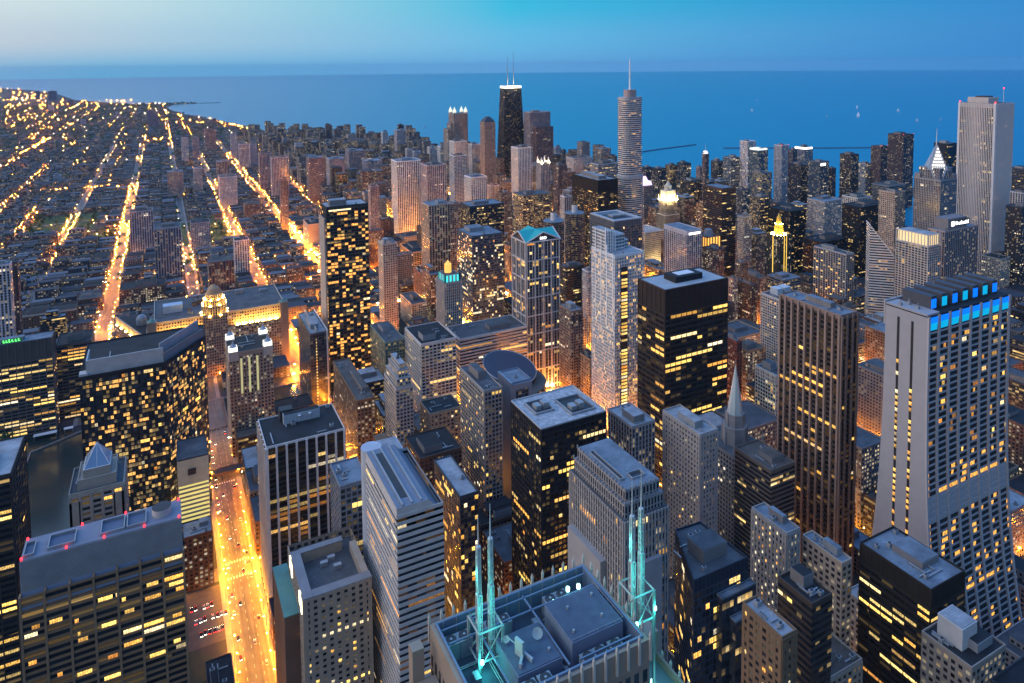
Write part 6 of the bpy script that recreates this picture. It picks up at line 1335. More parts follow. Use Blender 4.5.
def strip_ns(x,w,y0,y1,z): road.box(x-w/2,x+w/2,y0,y1,z-.2,z); side.box(x-w/2-4.5,x-w/2-.02,y0,y1,-.1,.17); side.box(x+w/2+.02,x+w/2+4.5,y0,y1,-.1,.17)
for x,w in NS:
    lim=min(4300,next((y for y in range(4300,300,-50) if land_x(y)>x+20),400))
    segs=[(100,838),(918,lim)] if x>-80 else [(925,lim)] if x>-120 else [(1000,lim)]
    for a,b in segs:
        if b>a: strip_ns(x,12 if x==44 and a>900 else w,a,b,.03)
for y in EW:
    w=16 if y in(592,735,1943,2765,3520) else 12; x1=land_x(y)
    x0=-78 if y<900 else -1400
    if x1>x0: road.box(x0,x1,y-w/2,y+w/2,-.2,.034)
tag(road.build('road',asph),kind='structure'); tag(side.build('pavement',walk),kind='structure')
for y in range(440,838,9): paint.box(43.9,44.1,y,y+3,.0,.045); paint.box(38.4,38.6,y,y+3,.0,.045); paint.box(49.4,49.6,y,y+3,.0,.045)
for y in (437,592,735):
    for k in range(9): 
        paint.box(34.5+k*2.2,35.6+k*2.2,y-11,y-8.4,0,.045); paint.box(34.5+k*2.2,35.6+k*2.2,y+8.4,y+11,0,.045)
tag(paint.build('road_marking',mark),kind='structure')
# lawns
grass=plain('lawn_green',(.045,.085,.03),.9,var=.4,scale=.03)
LAWNS=[(-314,-165,2050,2300),(2,146,1760,2030),(-160,-110,1900,2010),(760,1040,3300,3600),(480,600,4300,4900)]
for i,(a,b,c,d) in enumerate(LAWNS): sheet('park_lawn',[(a,c),(b,c),(b,d),(a,d)],.045,grass)
sheet('park_path',[(-314,2170),(-165,2196),(-165,2202),(-314,2177)],.05,walk)
# ------------------------------------------------------------------ street lamps
def lamp_proto():
    t=thing('street_lamp','tall kerbside street lamp glowing amber over the roadway','street lamp',(0,0,0),'street lamps along the lit avenues')
    m=MB(); m.cyl(0,0,.14,0,8.8,6,cap=0,r2=.09); m.bar((0,0,8.7),(1.6,0,9.2),.08); m.build('pole',DKM,t)
    m=MB(); m.cyl(1.7,0,.4,8.8,9.15,8,cap=0,r2=.3); m.cyl(1.7,0,.4,8.7,8.8,8,mi=1,cap=None); m.face([(1.7+.4*math.cos(-2*math.pi*k/8),.4*math.sin(-2*math.pi*k/8),8.7) for k in range(8)],1); m.build('lamp_head',[LAMPC,LAMP],t); return t
LP=lamp_proto(); first=[True]
def put_lamp(x,y,rz):
    if first[0]: o=LP; first[0]=False
    else: o=dup_tree(LP)
    o.location=(x,y,0); o.rotation_euler=(0,0,rz)
far=MB(); farw=MB()
def octa(mb,x,y,z,r):
    b=len(mb.v); mb.v+=[(x+r,y,z),(x,y+r,z),(x-r,y,z),(x,y-r,z),(x,y,z+r),(x,y,z-.75*r)]
    for f in((0,1,4),(1,2,4),(2,3,4),(3,0,4)): mb.f.append(tuple(b+i for i in f)); mb.mi.append(0); mb.uv+=[(0,0)]*3
    for f in((1,0,5),(2,1,5),(3,2,5),(0,3,5)): mb.f.append(tuple(b+i for i in f)); mb.mi.append(1); mb.uv+=[(0,0)]*3
rl=random.Random(3); nl=0
def vis(x,y,z=5,mx=60):
    a=PX(x,y,z); return -mx<a[0]<1024+mx and 60<a[1]<760
cand=[]
def line_ns(x,w,y0,y1,step,bright=1):
    y=y0; k=0
    while y<y1:
        for s in(-1,1):
            X,Y=x+s*(w/2+1.2),y+(step/2 if s>0 else 0)
            if not on_river(X,Y,0) and vis(X,Y): cand.append((math.hypot(X,Y),X,Y,0 if s<0 else math.pi,bright))
        y+=step; k+=1
def line_ew(y,w,x0,x1,step,bright=1):
    x=x0
    while x<x1:
        for s in(-1,1):
            X,Y=x+(step/2 if s>0 else 0),y+s*(w/2+1.2)
            if not on_river(X,Y,0) and vis(X,Y): cand.append((math.hypot(X,Y),X,Y,math.pi/2 if s<0 else -math.pi/2,bright))
        x+=step
line_ns(44,22,425,838,17,1); line_ns(44,22,925,1000,22,1)
line_ns(-90,18,960,2720,26,1); line_ns(-180,14,2760,4300,50,1); line_ns(158,18,930,2700,28,1); line_ns(120,14,2700,3500,40,1); line_ns(279,20,930,3560,28,1)
line_ns(407,18,930,2600,45,0); line_ns(523,18,930,2200,50,0); line_ns(656,20,440,2200,36,0); line_ns(797,18,600,2200,50,0); line_ns(937,26,400,2300,40,1)
line_ns(-222,12,1700,2260,22,1); line_ns(-328,12,2100,2440,24,1); line_ns(-425,14,2350,2760,24,1); line_ns(-597,16,3300,4900,32,1); line_ns(-430,14,2900,3400,50,1); line_ns(-290,14,2850,3400,50,1)
line_ns(407,18,440,830,40,0); line_ns(279,20,440,830,40,0); line_ns(158,18,440,830,40,0); line_ns(523,18,440,830,40,0)
for y,w in((592,16),(735,16),(437,12)): line_ew(y,w,-70,900,34,0)
for x_,w_ in ((407,18),(523,18),(656,20),(797,18),(937,26),(1080,14)): line_ns(x_,w_,925,2000,30,1)
for y_ in (1130,1230,1330,1430,1530,1630,1730,1830): line_ew(y_,12,-60,1150,36,1)
for x_,w_ in ((157,18),(279,20),(407,18),(523,18),(656,20),(797,18),(937,26)): line_ns(x_,w_,300,830,22,1)
for y_,w_ in ((290,12),(437,12),(592,16),(735,16)): line_ew(y_,w_,60,1200,24,1)
line_ns(44,12,1130,1760,44,0); line_ns(-90,18,930,1250,12,1)
line_ew(1943,16,-700,700,48,0); line_ew(2765,16,-430,-150,14,1); line_ew(2765,16,-150,500,55,0); line_ew(3520,16,-1000,600,52,0); line_ew(2145,12,-500,0,60,0); line_ew(1130,12,-90,900,60,0); line_ew(1530,12,-90,900,60,0)
for k in range(26): # parking lot lamps
    pass
cand.sort()
for d,X,Y,rz,b in cand:
    if nl<280 and d<2300 and (d<1500 or b): put_lamp(X,Y,rz); nl+=1
    elif rl.random()<.86: octa(far if rl.random()<(.9 if b else .75) else farw,X+rl.uniform(-3.5,3.5),Y+rl.uniform(-7,7),8.5,(3. if X>230 and 925<Y<2050 else 2.7 if d<1150 and X>60 else .95 if d<2100 else .8)*rl.uniform(.55,1.35)*((.5+d/5200.) if b else (.4+d/5200.)))
# lamps of the side streets far off
for _ in range(3300):
    d=rl.uniform(0,1)**.8; Y=1500+d*8200; X=rl.uniform(-2600,900)
    X=min(NS,key=lambda q:abs(q[0]-X))[0]+rl.choice((-9,9)) if rl.random()<.8 and X>-1000 else X
    if X<land_x(Y)-20 and vis(X,Y,5,10): octa(far if rl.random()<.7 else farw,X,Y,7,.26+Y/10500.*rl.uniform(.5,1.6))
# shore road and breakwater lamps, lit plazas
pts=[(360,5843),(494,5137),(545,4754),(600,4280),(690,3990),(830,3830)]
for a,b in zip(pts,pts[1:]):
    n=int(math.hypot(b[0]-a[0],b[1]-a[1])/26)
    for k in range(n): octa(far,a[0]+(b[0]-a[0])*k/n,a[1]+(b[1]-a[1])*k/n,8,1.5)
for _ in range(1000):
    Y=9000+rl.random()*10500; X=rl.uniform(-6500,-300)
    if X<land_x(Y)-60 and vis(X,Y,5,5): octa(far if rl.random()<.7 else farw,X,Y,8,1.+Y/11000)
for k in range(34): octa(farw,-300+k*17+rl.uniform(-5,5),9130+rl.uniform(-60,30)-(k*5),9,1.1)
for k in range(30): octa(far,-1200+k*30,9500+rl.uniform(-300,900),9,1.6)
for cx,cy,n,r,s in ((-560,4300,26,160,1.2),(-1500,7500,30,260,1.8),(-900,6000,20,200,1.5),(0,4464,14,40,1.1),(-640,5000,18,120,1.3),(60,5900,18,120,1.3),(-90,2700,10,60,1.3),(-120,2050,14,50,1.),(-60,1990,10,40,1.)):
    for k in range(n): octa(far,cx+rl.gauss(0,r),cy+rl.gauss(0,r),9,s)
def lampmat(n,c,e,light):
    m,t,p=newmat(n); p.inputs['Emission Color'].default_value=(*c,1); p.inputs['Emission Strength'].default_value=e; p.inputs['Base Color'].default_value=(.3,.2,.1,1)
    if light: m.cycles.emission_sampling='FRONT'
    return m
fl_=[lampmat('far_lamp_amber_cap',(1,.40,.05),34.,False),lampmat('far_lamp_amber',(1,.26,.012),1700.,True)]
fw_=[lampmat('far_lamp_pale_cap',(1,.72,.4),20.,False),lampmat('far_lamp_pale',(1,.6,.25),520.,True)]
tag(far.build('distant_lamp_lights',fl_),'many far amber street lights sprinkled along the dark avenues','street lights',kind='stuff')
tag(farw.build('distant_pale_lights',fw_),'many far pale street lights sprinkled through the low city','street lights',kind='stuff')
# ------------------------------------------------------------------ river works: bridge, elevated railway
def truss_bridge(x,y0,y1,w,label):
    t=thing('bascule_bridge',label,'bridge',(x,(y0+y1)/2,0)); L=(y1-y0)/2; st=plain('bridge_maroon',(.16,.06,.05),.6)
    m=MB(); m.box(-w/2-4,w/2+4,-L,L,.3,1.2); m.build('deck',asph,t)
    for s in(-1,1):
        m=MB(); x_=s*(w/2+1.2)
        for k in range(8):
            a=-L+k*L/4; b=a+L/4; h0=1.5+4.5*math.sin(math.pi*k/8)+1; h1=1.5+4.5*math.sin(math.pi*(k+1)/8)+1
            m.bar((x_,a,h0),(x_,b,h1),.35); m.bar((x_,a,1.2),(x_,b,h1) if k<4 else (x_,b,1.2),.25); m.bar((x_,b,1.2),(x_,b,h1),.25)
        m.build('side_truss',st,t)
    for s in(-1,1):
        m=MB(); m.box(s*(w/2+6)-2,s*(w/2+6)+2,-L-1,-L+4,0,8,0); m.cyl(s*(w/2+6),-L+1.5,3.2,8,10.5,4,cap=0,r2=.2); m.build('bridge_house',plain('bridge_stone',(.36,.33,.3),.8),t)
truss_bridge(44,838,919,20,'iron bascule bridge carrying the golden avenue over the river')
truss_bridge(158,838,919,18,'second iron bridge over the river beside the dark slender tower')
t=thing('elevated_railway','dark elevated railway deck crossing the golden avenue on steel posts','railway',(100,735,0)); m=MB(); m.box(-165,180,-5,5,6.2,7.2); m.build('deck',plain('rail_deck',(.06,.05,.05),.8),t)
for s in(-1,1):
    m=MB(); m.box(-165,180,s*5.2-.2,s*5.2+.2,5.2,8.2); m.build('girder',plain('rail_steel',(.10,.08,.07),.6),t)
for k in range(24):
    for s in(-1,1):
        m=MB(); m.box(-160+k*14.6-.3,-160+k*14.6+.3,s*4.7-.3,s*4.7+.3,0,6.2); m.build('column',DKM,t)
for (x,y,w_,d_,lb) in ((-128,911,22,6,'long white canopy roof on the dark river bank plaza'),(-106,913,9,5,'short white canopy roof on the dark river bank plaza'),(-152,908,12,5,'middle white canopy roof on the dark river bank plaza')):
    t=thing('river_canopy',lb,'canopy',(x,y,0)); m=MB(); m.box(-w_/2,w_/2,-d_/2,d_/2,4.6,5.1,bottom=True); m.build('canopy_roof',WHITEP,t)
    for sx in(-1,1):
        for sy in(-1,1): m=MB(); m.box(sx*(w_/2-.5)-.15,sx*(w_/2-.5)+.15,sy*(d_/2-.5)-.15,sy*(d_/2-.5)+.15,0,4.6); m.build('post',METAL,t)
# ------------------------------------------------------------------ cars
def car_proto(name,label,col,cat='car'):
    t=thing(name,label,cat,(0,0,0),'cars on the amber lit avenue'); pm=plain('car_paint_%s'%name+str(col),col,.25,.1,var=.05)
    m=MB(); 
    prof=[(-2.2,.45),(-2.25,.8),(-1.5,.92),(1.1,.95),(2.1,.8),(2.2,.45)]
    for i in range(len(prof)-1):
        a,b=prof[i],prof[i+1]; m.face([(-.9,a[0],a[1]),(.9,a[0],a[1]),(.9,b[0],b[1]),(-.9,b[0],b[1])])
    for s in(-.9,.9): m.face([(s,y,z) for y,z in (prof if s<0 else prof[::-1])])
    m.build('body',pm,t)
    m=MB(); m.prism([(-.8,-1.5),(.8,-1.5),(.8,1.2),(-.8,1.2)],.92,1.42,cap=1,top=[(-.65,-.9),(.65,-.9),(.65,.8),(-.65,.8)]); m.build('cabin',[plain('car_glass',(.02,.02,.025),.1),pm],t)
    for x in(-.85,.85):
        for y in(-1.4,1.4):
            m=MB(); m.bar((x-.1,y,.34),(x+.1,y,.34),.34,n=10); m.build('wheel',DKM,t)
    for x in(-.6,.6):
        m=MB(); m.box(x-.2,x+.2,-2.32,-2.2,.55,.8); m.build('tail_light',plain('tail_red',(.3,.02,.02),.4,em=(1.,.03,.02),est=14.),t)
        m=MB(); m.box(x-.2,x+.2,2.15,2.28,.5,.75); m.build('headlight',plain('head_white',(.6,.6,.6),.4,em=(1.,.9,.7),est=16.),t)
    return t
CP=[car_proto('parked_car','dark saloon car on the amber lit avenue below the towers',(.02,.02,.025)),car_proto('parked_car','silver saloon car on the amber lit avenue below the towers',(.35,.35,.36)),car_proto('parked_car','maroon saloon car on the amber lit avenue below the towers',(.12,.02,.02))]
used=set(); rc=random.Random(8)
def put_car(x,y,rz):
    i=rc.randrange(3); o=CP[i] if i not in used else dup_tree(CP[i]); used.add(i); o.location=(x,y,.05); o.rotation_euler=(0,0,rz)
for k in range(34):
    ln=rc.choice((36.2,41,46.8,52)); put_car(ln+rc.uniform(-.4,.4),450+k*11.4+rc.uniform(-3,3),0 if ln>44 else math.pi)
for k in range(30): put_car(rc.choice((268,289))+rc.uniform(-2,2),930+k*26+rc.uniform(-8,8),0)
for r in range(3):
    for k in range(9): 
        if rc.random()<.6: put_car(7+k*2.9+rc.uniform(-.3,.3),532+r*14+rc.uniform(-.8,.8),rc.choice((0,math.pi))+rc.uniform(-.06,.06))
for k in range(12): put_car(rc.uniform(-60,250),rc.choice((588,596)),math.pi/2)
for i in range(3):
    if i not in used: CP[i].location=(36.2,470+i*7,.05)
# parking lot ground by the avenue
sheet('parking_lot',[(3,520),(33,520),(33,580),(3,580)],.05,plain('lot_asphalt',(.10,.085,.075),.8,var=.4,scale=.2))
# ------------------------------------------------------------------ trees
def tree_proto(seed,hgt,wd,label):
    r=random.Random(seed); t=thing('park_tree',label,'tree',(0,0,0),'trees in the dusky parks')
    m=MB(); m.bar((0,0,0),(0,0,hgt*.55),.28,n=6,w2=.14)
    for k in range(4):
        a=r.uniform(0,6.3); m.bar((0,0,hgt*(.3+.06*k)),(math.cos(a)*wd*.3,math.sin(a)*wd*.3,hgt*(.55+.08*k)),.12,n=4,w2=.04)
    m.build('trunk',plain('bark_brown',(.07,.05,.035),.9),t)
    m=MB()
    cl=[(r.gauss(0,wd*.22),r.gauss(0,wd*.22),hgt*r.uniform(.42,.9),r.uniform(.8,1.5)) for _ in range(15)]
    for (x,y,z,s) in cl:
        for k in range(22):
            c=Vector((x+r.gauss(0,s*.7),y+r.gauss(0,s*.7),z+r.gauss(0,s*.55))); a=Vector((r.gauss(0,1),r.gauss(0,1),r.gauss(0,.7))).normalized()*r.uniform(.35,.7); b=a.orthogonal().normalized()*r.uniform(.3,.6)
            m.face([c-a,c+b,c+a,c-b],r.randrange(2))
    m.build('crown',[plain('leaf_dark',(.035,.07,.025),.8),plain('leaf_mid',(.06,.10,.035),.8)],t); return t
TP=[tree_proto(1,12,8,'round leafy tree standing in a dusky park lawn'),tree_proto(2,15,9,'tall leafy tree standing in a dusky park lawn'),tree_proto(3,9,7,'small leafy tree standing in a dusky park lawn')]
rt=random.Random(21); usedt=set(); TR=[]
for (a,b,c,d) in LAWNS[:3]:
    for k in range(46 if a!=-160 else 10):
        e=rt.random(); x=rt.uniform(a,b); y=rt.uniform(c,d)
        if a==-314 and -300<x<-180 and 2075<y<2280 and e<.75: x=rt.choice((a+8,b-8)); 
        TR.append((x,y))
for k in range(22): TR.append((-70+rt.uniform(-14,14) if k%2 else rt.uniform(-84,-60),rt.uniform(850,905)) if False else (rt.choice((-170,-160,-182))+rt.uniform(-10,10),rt.uniform(890,1000)))
for (x,y) in TR:
    i=rt.randrange(3); o=TP[i] if i not in usedt else dup_tree(TP[i]); usedt.add(i); o.location=(x,y,0); s=rt.uniform(.8,1.3); o.scale=(s,s,s); o.rotation_euler=(0,0,rt.uniform(0,6))
# ------------------------------------------------------------------ block filling buildings
def free(x0,x1,y0,y1,pad=1.5): return not any(x0<b+pad and a-pad<x1 and y0<d+pad and c-pad<y1 for a,b,c,d in FOOT)
rf=random.Random(77)
FC=[('brown',(.13,.09,.07)),('brick red',(.19,.10,.07)),('tan',(.30,.24,.18)),('grey',(.22,.22,.23)),('pale',(.40,.38,.36)),('dark',(.06,.06,.065)),('rust',(.22,.13,.08)),('bluish',(.2,.22,.27))]
RN=dict(blue='pale blue',grey='grey',dark='black',white='white',tan='tan')
ANCH=[('black box tower',246,416),('rust black tower',460,530),('white stepped tower',457,637),('turquoise gabled tower',423,767),('white gridded block',266,733),('round hall',338,680),('bent dark glass tower',-30,690),('lantern topped tower',77,790),('golden domed block',60,1010),('gold lit glass tower',205,875),('blue glass tower',446,993),('dark gridded tower',580,813),('twin round towers',580,950),('black slab',689,1030),('silver spired tower',760,1040),('floodlit clock tower',905,1115),('dark brown box tower',889,929),('diamond top tower',1131,705),('white stone tower',1351,735),('church spire',404,402),('brown ribbed tower',459,370),('flared white tower',481,279),('dark mauve tower',84,1277),('cream rounded tower',301,1013),('gold ribbed tower',414,1105),('white twin ribs',515,1567),('brick lofts',-40,1345),('brick mill',-160,1290),('grey screen block',-32,454),('white pier tower',90,550),('park lawn',-240,2170),('tapering black tower',1025,2020),('green sign block',-149,931),('slender octagon',886,938),('near black block',357,225),('four lanterned tower',919,2215),('white ribbed tower',130,1414),('broad shore slabs',300,2985),('white slab tower',616,1390),('tan slab with white sign',1070,624)]
def zone(x,y):
    if y<830: return (16,48) if rf.random()<.75 else (48,85)
    if x>880 and y<2100: return (14,60) if rf.random()<.55 else (60,125)
    if y<1950 and x>350: return (12,40) if rf.random()<.68 else (40,85)
    if y<2000: return (9,22) if rf.random()<.9 else (22,34)
    if x>420: return (15,50) if rf.random()<.5 else (50,105)
    return (8,15) if rf.random()<.93 else (15,26)
xs=[q[0] for q in NS]; xe=sorted(set(xs)); ye=[148,290,437,592,735,826]+[930]+[y for y in EW if y>1000]
lots=[]
for i in range(len(xe)-1):
    for j in range(len(ye)-1):
        x0,x1,y0,y1=xe[i]+13,xe[i+1]-13,ye[j]+10,ye[j+1]-10
        if y0>820 and y1<940: continue
        if y1-y0<20: continue
        nx=2 if x1-x0<100 else 3; ny=2 if y1-y0<95 else 3
        if y0>930 and x0<420: nx,ny=3,4
        if y0>930 and x0<-95: nx,ny=3,4
        for a in range(nx):
            for b in range(ny):
                lx0=x0+(x1-x0)*a/nx+rf.uniform(.5,3); lx1=x0+(x1-x0)*(a+1)/nx-rf.uniform(.5,3); ly0=y0+(y1-y0)*b/ny+rf.uniform(.5,3); ly1=y0+(y1-y0)*(b+1)/ny-rf.uniform(.5,3)
                cx,cy=(lx0+lx1)/2,(ly0+ly1)/2
                if cx>land_x(cy)-25 or on_river(cx,cy,26) or not vis(cx,cy,10,30): continue
                if any(q[0]-8<lx1 and lx0<q[1]+8 and q[2]-8<ly1 and ly0<q[3]+8 for q in LAWNS): continue
                if cx>1330 and cy<2000: continue
                if lx0<36 and lx1>0 and ly0<590 and ly1>515: continue
                if not free(lx0,lx1,ly0,ly1):
                    # shrink to what is left on the lot
                    done=False
                    for (qx0,qx1,qy0,qy1) in ((lx0,lx0+(lx1-lx0)*.5,ly0,ly1),(lx0+(lx1-lx0)*.5,lx1,ly0,ly1),(lx0,lx1,ly0,ly0+(ly1-ly0)*.5),(lx0,lx1,ly0+(ly1-ly0)*.5,ly1)):
                        if free(qx0,qx1,qy0,qy1): lx0,lx1,ly0,ly1=qx0,qx1,qy0,qy1; done=True; break
                    if not done: continue
                lots.append((math.hypot(cx,cy),lx0,lx1,ly0,ly1))
lots.sort()
FILLM={}
def fillmat(ci,lv):
    if (ci,lv) not in FILLM: FILLM[(ci,lv)]=facade('punch' if ci not in(5,7) else 'bands',FC[ci][1],lit=(.14,.3,.45)[lv],em=1.)
    return FILLM[(ci,lv)]
lots=[(d,x0,x1,y0,y1,rf.uniform(*zone((x0+x1)/2,(y0+y1)/2))) for d,x0,x1,y0,y1 in lots]
lots=[(d,x0,x1,y0,y1,min(H,12) if y0<585 and x0<40 else min(H,30) if y0<830 and x0<150 else H) for d,x0,x1,y0,y1,H in lots]
lots.sort(key=lambda q:-(q[5]+12)*(q[2]-q[1])/q[0]**2)
labels=set(); nfill=0; stuff=MB()
def fill_label(kind,cn,roof,cx,cy,H,extras):
    p=PX(cx,cy,H); best=sorted(ANCH,key=lambda a:(PX(a[1],a[2],60)[0]-p[0])**2+((PX(a[1],a[2],60)[1]-p[1])*1.5)**2)
    size='low' if H<18 else 'mid height' if H<42 else 'tall'
    for k in range(4):
        a=best[k]; q=PX(a[1],a[2],60)
        rel=('behind' if cy>a[2]+25 else 'in front of' if cy<a[2]-25 else 'beside')
        for ex in extras:
            s=f'{size} {cn} {kind} with {RN[roof]} roof{ex}, {rel} the {a[0]}'
            if s not in labels and len(s.split())<=16: labels.add(s); return s
    a,b=best[0],best[1]; s=f'{size} {cn} {kind} with {RN[roof]} roof near the {a[0]}'
    labels.add(s); return s
for d,x0,x1,y0,y1,H in lots:
    cx,cy=(x0+x1)/2,(y0+y1)/2
    if H>48 and d>1200:
        k=min(1.,30/(x1-x0)); x0,x1=cx-(x1-x0)*k/2,cx+(x1-x0)*k/2; k=min(1.,30/(y1-y0)); y0,y1=cy-(y1-y0)*k/2,cy+(y1-y0)*k/2
    ci=rf.randrange(8); roof=rf.choice(['blue','grey','dark','white','tan','grey','dark'])
    if nfill<290:
        nfill+=1; w,dd=x1-x0,y1-y0
        kind=('brick_building','loft_building','office_building','city_building')[nfill%4]; kn={'brick_building':'brick block','loft_building':'loft block','office_building':'office block','city_building':'street block'}[kind]
        pent=rf.choice((0,1,1,2)) ; un=rf.choice((0,1,2)) if d<1500 else 0
        ex=['']+([' and no roof house'] if pent==0 else [' and one roof house'] if pent==1 else [' and two roof houses'])
        t=thing(kind,fill_label(kn,FC[ci][0],roof,cx,cy,H,ex),'building',(cx,cy,0),'low blocks filling the streets between the towers')
        P=rect(-w/2,w/2,-dd/2,dd/2); lv=rf.choice((0,0,1,1,2)); wmf=fillmat(ci,lv)
        m=MB(); m.prism(P,0,H,3.4,3.6,.8,seed=rf.randint(1,60)); 
        if rf.random()<.3 and w>16: # set back wing
            m.prism(rect(-w*.3,w*.2,-dd*.2,dd*.35),H,H+rf.uniform(4,11),3.4,3.6,.8,cap=1,seed=9)
        m.build('wall',[wmf,roofm(roof)],t); roofkit(t,P,H,roof,plain('wall_stone',FC[ci][1],.8),pent,un,rng=rf,par=1. if d<1500 else 0)
    else:
        stuff.prism(rect(x0,x1,y0,y1),0,H,4.2,3.6,.8,mi=ci%4,cap=4+ci%3,seed=rf.randint(1,40))
# the far low city: houses along the blocks to the northern horizon
rh=random.Random(5)
def houses(y0,y1,dx,dy,s,h0,h1,xa,xb):
    y=y0
    while y<y1:
        x=xa
        while x<xb:
            X,Y=x+rh.uniform(-.25,.25)*dx,y+rh.uniform(-.25,.25)*dy
            if X<land_x(Y)-40 and vis(X,Y,8,10) and not any(q[0]<X<q[1] and q[2]<Y<q[3] for q in LAWNS) and not on_river(X,Y,20) and rh.random()<.86 and free(X-s*.7,X+s*.7,Y-s*.7,Y+s*.7,1):
                w,d2,h=s*rh.uniform(.6,1.3),s*rh.uniform(.5,1.2),rh.uniform(h0,h1)*(2.4 if rh.random()<.05 else 1)
                stuff.prism(rect(X-w/2,X+w/2,Y-d2/2,Y+d2/2),0,h,3.6,3.3,.6,mi=rh.randrange(4),cap=None if (gb:=(Y<5200 and rh.random()<.55)) else 4+rh.randrange(3),seed=rh.randint(1,40))
                if gb:
                    c_=4+rh.randrange(3); e=h+rh.uniform(2,4)
                    if rh.random()<.6: A_,B_,C_,D_=(X-w/2,Y-d2/2,h),(X+w/2,Y-d2/2,h),(X+w/2,Y+d2/2,h),(X-w/2,Y+d2/2,h); S1,S2=(X,Y-d2/2,e),(X,Y+d2/2,e); stuff.face([B_,C_,S2,S1],c_); stuff.face([D_,A_,S1,S2],c_); stuff.face([A_,B_,S1],0); stuff.face([C_,D_,S2],0)
                    else: A_,B_,C_,D_=(X-w/2,Y-d2/2,h),(X+w/2,Y-d2/2,h),(X+w/2,Y+d2/2,h),(X-w/2,Y+d2/2,h); S1,S2=(X-w/2,Y,e),(X+w/2,Y,e); stuff.face([A_,B_,S2,S1],c_); stuff.face([C_,D_,S1,S2],c_); stuff.face([D_,A_,S1],0); stuff.face([B_,C_,S2],0)
                elif rh.random()<.4:
                    bx,by=X+rh.uniform(-.2,.1)*w,Y+rh.uniform(-.2,.1)*d2; stuff.box(bx,bx+w*.25,by,by+d2*.25,h,h+rh.uniform(1.5,3.5),mi=rh.randrange(4))
            x+=dx
        y+=dy
houses(960,2000,24,28,15,7,13,-900,-215); houses(2000,4200,25,30,14,7,11,-1400,-230)
houses(4250,6500,58,60,30,7,14,-2300,600); houses(6500,10500,90,110,44,7,13,-3400,400); houses(10500,19000,200,260,90,6,12,-6500,-700)
tag(stuff.build('distant_low_city',[facade('punch',c,lit=.36,em=1.) for c in ((.12,.09,.09),(.15,.12,.11),(.09,.09,.11),(.18,.17,.18))]+[plain('roof_far_a',(.06,.065,.08),.9),roofm('dark'),plain('roof_far_b',(.12,.14,.17),.9)]),'mass of far low roofs fading toward the northern shore','low city',kind='stuff')
# dark tree cover between the far houses
tc_=MB(); rg=random.Random(9)
for _ in range(9000):
    Y=1500+rg.random()**1.3*7800; X=rg.uniform(-2600,900)
    if X<land_x(Y)-5 and vis(X,Y,5,5) and free(X-5,X+5,Y-5,Y+5,0) and not on_river(X,Y,10):
        s=rg.uniform(3.5,6.5)*(1+Y/7000)
        for k in range(5):
            c=Vector((X+rg.gauss(0,s*.4),Y+rg.gauss(0,s*.4),s*rg.uniform(.6,1.5))); a=Vector((rg.gauss(0,1),rg.gauss(0,1),rg.gauss(0,.6))).normalized()*s*.6; b=a.orthogonal().normalized()*s*.5
            tc_.face([c-a,c+b,c+a,c-b],k%2)
tag(tc_.build('distant_tree_cover',[plain('leaf_dark',(.035,.07,.025),.8),plain('leaf_mid',(.06,.10,.035),.8)]),'dark far tree cover among the low roofs','trees',kind='stuff')
# ------------------------------------------------------------------ lake: breakwaters, boats
bk=plain('breakwater_stone',(.06,.09,.14),.9)
for pts,lb in (([(1850,2560),(2130,2640),(2420,2700)],'thin dark breakwater line slanting across the lake behind the spired tower'),([(2440,2520),(2850,2270),(3150,2110)],'long straight dark breakwater line far out on the lake'),([(1150,3600),(1330,3760)],'short pier reaching into the lake beside the stepped dark crown tower'),([(430,8900),(640,8870)],'low dark spit with a pale beach far up the shore')):
    m=MB()
    for a,b in zip(pts,pts[1:]):
        a,b=Vector(a),Vector(b); c=(a+b)/2; m.obox((c.x,c.y,-.5),math.atan2((b-a).y,(b-a).x),((b-a).length/2+3,3.4 if pts[0][1]<5000 else 20,2.2))
    tag(m.build('breakwater',bk),lb,'breakwater')
BO=[(4512,4336,'sailboat above the pink spire tower, nearer of the pair'),(5732,5439,'sailboat above the pink spire tower, farther of the pair'),(4463,3549,'sailboat over the bright roofed tower, nearer of the pair'),(5378,4217,'sailboat over the bright roofed tower, farther of the pair'),(5542,4098,'broad sailboat beside the tiny one over the dark speckled tower'),(4731,3488,'tiny sailboat below the broad one over the dark speckled tower'),(5467,3663,'sailboat high above the tallest brown tower'),(4653,2978,'sailboat just east of the tallest brown tower top'),(4864,2941,'sailboat close beside the white stone tower top'),(1592,4422,'lone sailboat beside the four lanterned tower')]
def boat():
    t=thing('sailboat','','sailboat',(0,0,0)); m=MB(); b=[(-3,-9),(3,-9),(3.4,0),(0,11),(-3.4,0)]; m.prism(b,.0,2.6,cap=0,top=[(x*1.15,y*1.05) for x,y in b]); m.build('hull',WHITEP,t)
    m=MB(); m.bar((0,1,2.5),(0,1,27),.3); m.bar((0,1,4.5),(0,-9,4.5),.22); m.build('mast',METAL,t)
    m=MB(); m.face([(0,.6,5),(0,-8.8,5),(.9,-3.5,13),(0,.6,26.5)]); m.face([(0,1.6,24),(0,10.4,4),(.8,4.5,6)]); m.build('sail',plain('sail_white',(.85,.87,.9),.7,var=.05),t); return t
b0=boat()
for i,(x,y,lb) in enumerate(BO):
    o=b0 if i==0 else dup_tree(b0); s=1.35 if 'broad' in lb else 1.; o.location=(x,y,-2); o.scale=(s,s,s); o.rotation_euler=(0,0,.6+i*.5); o['label']=lb; o['group']='sailboats out on the lake'
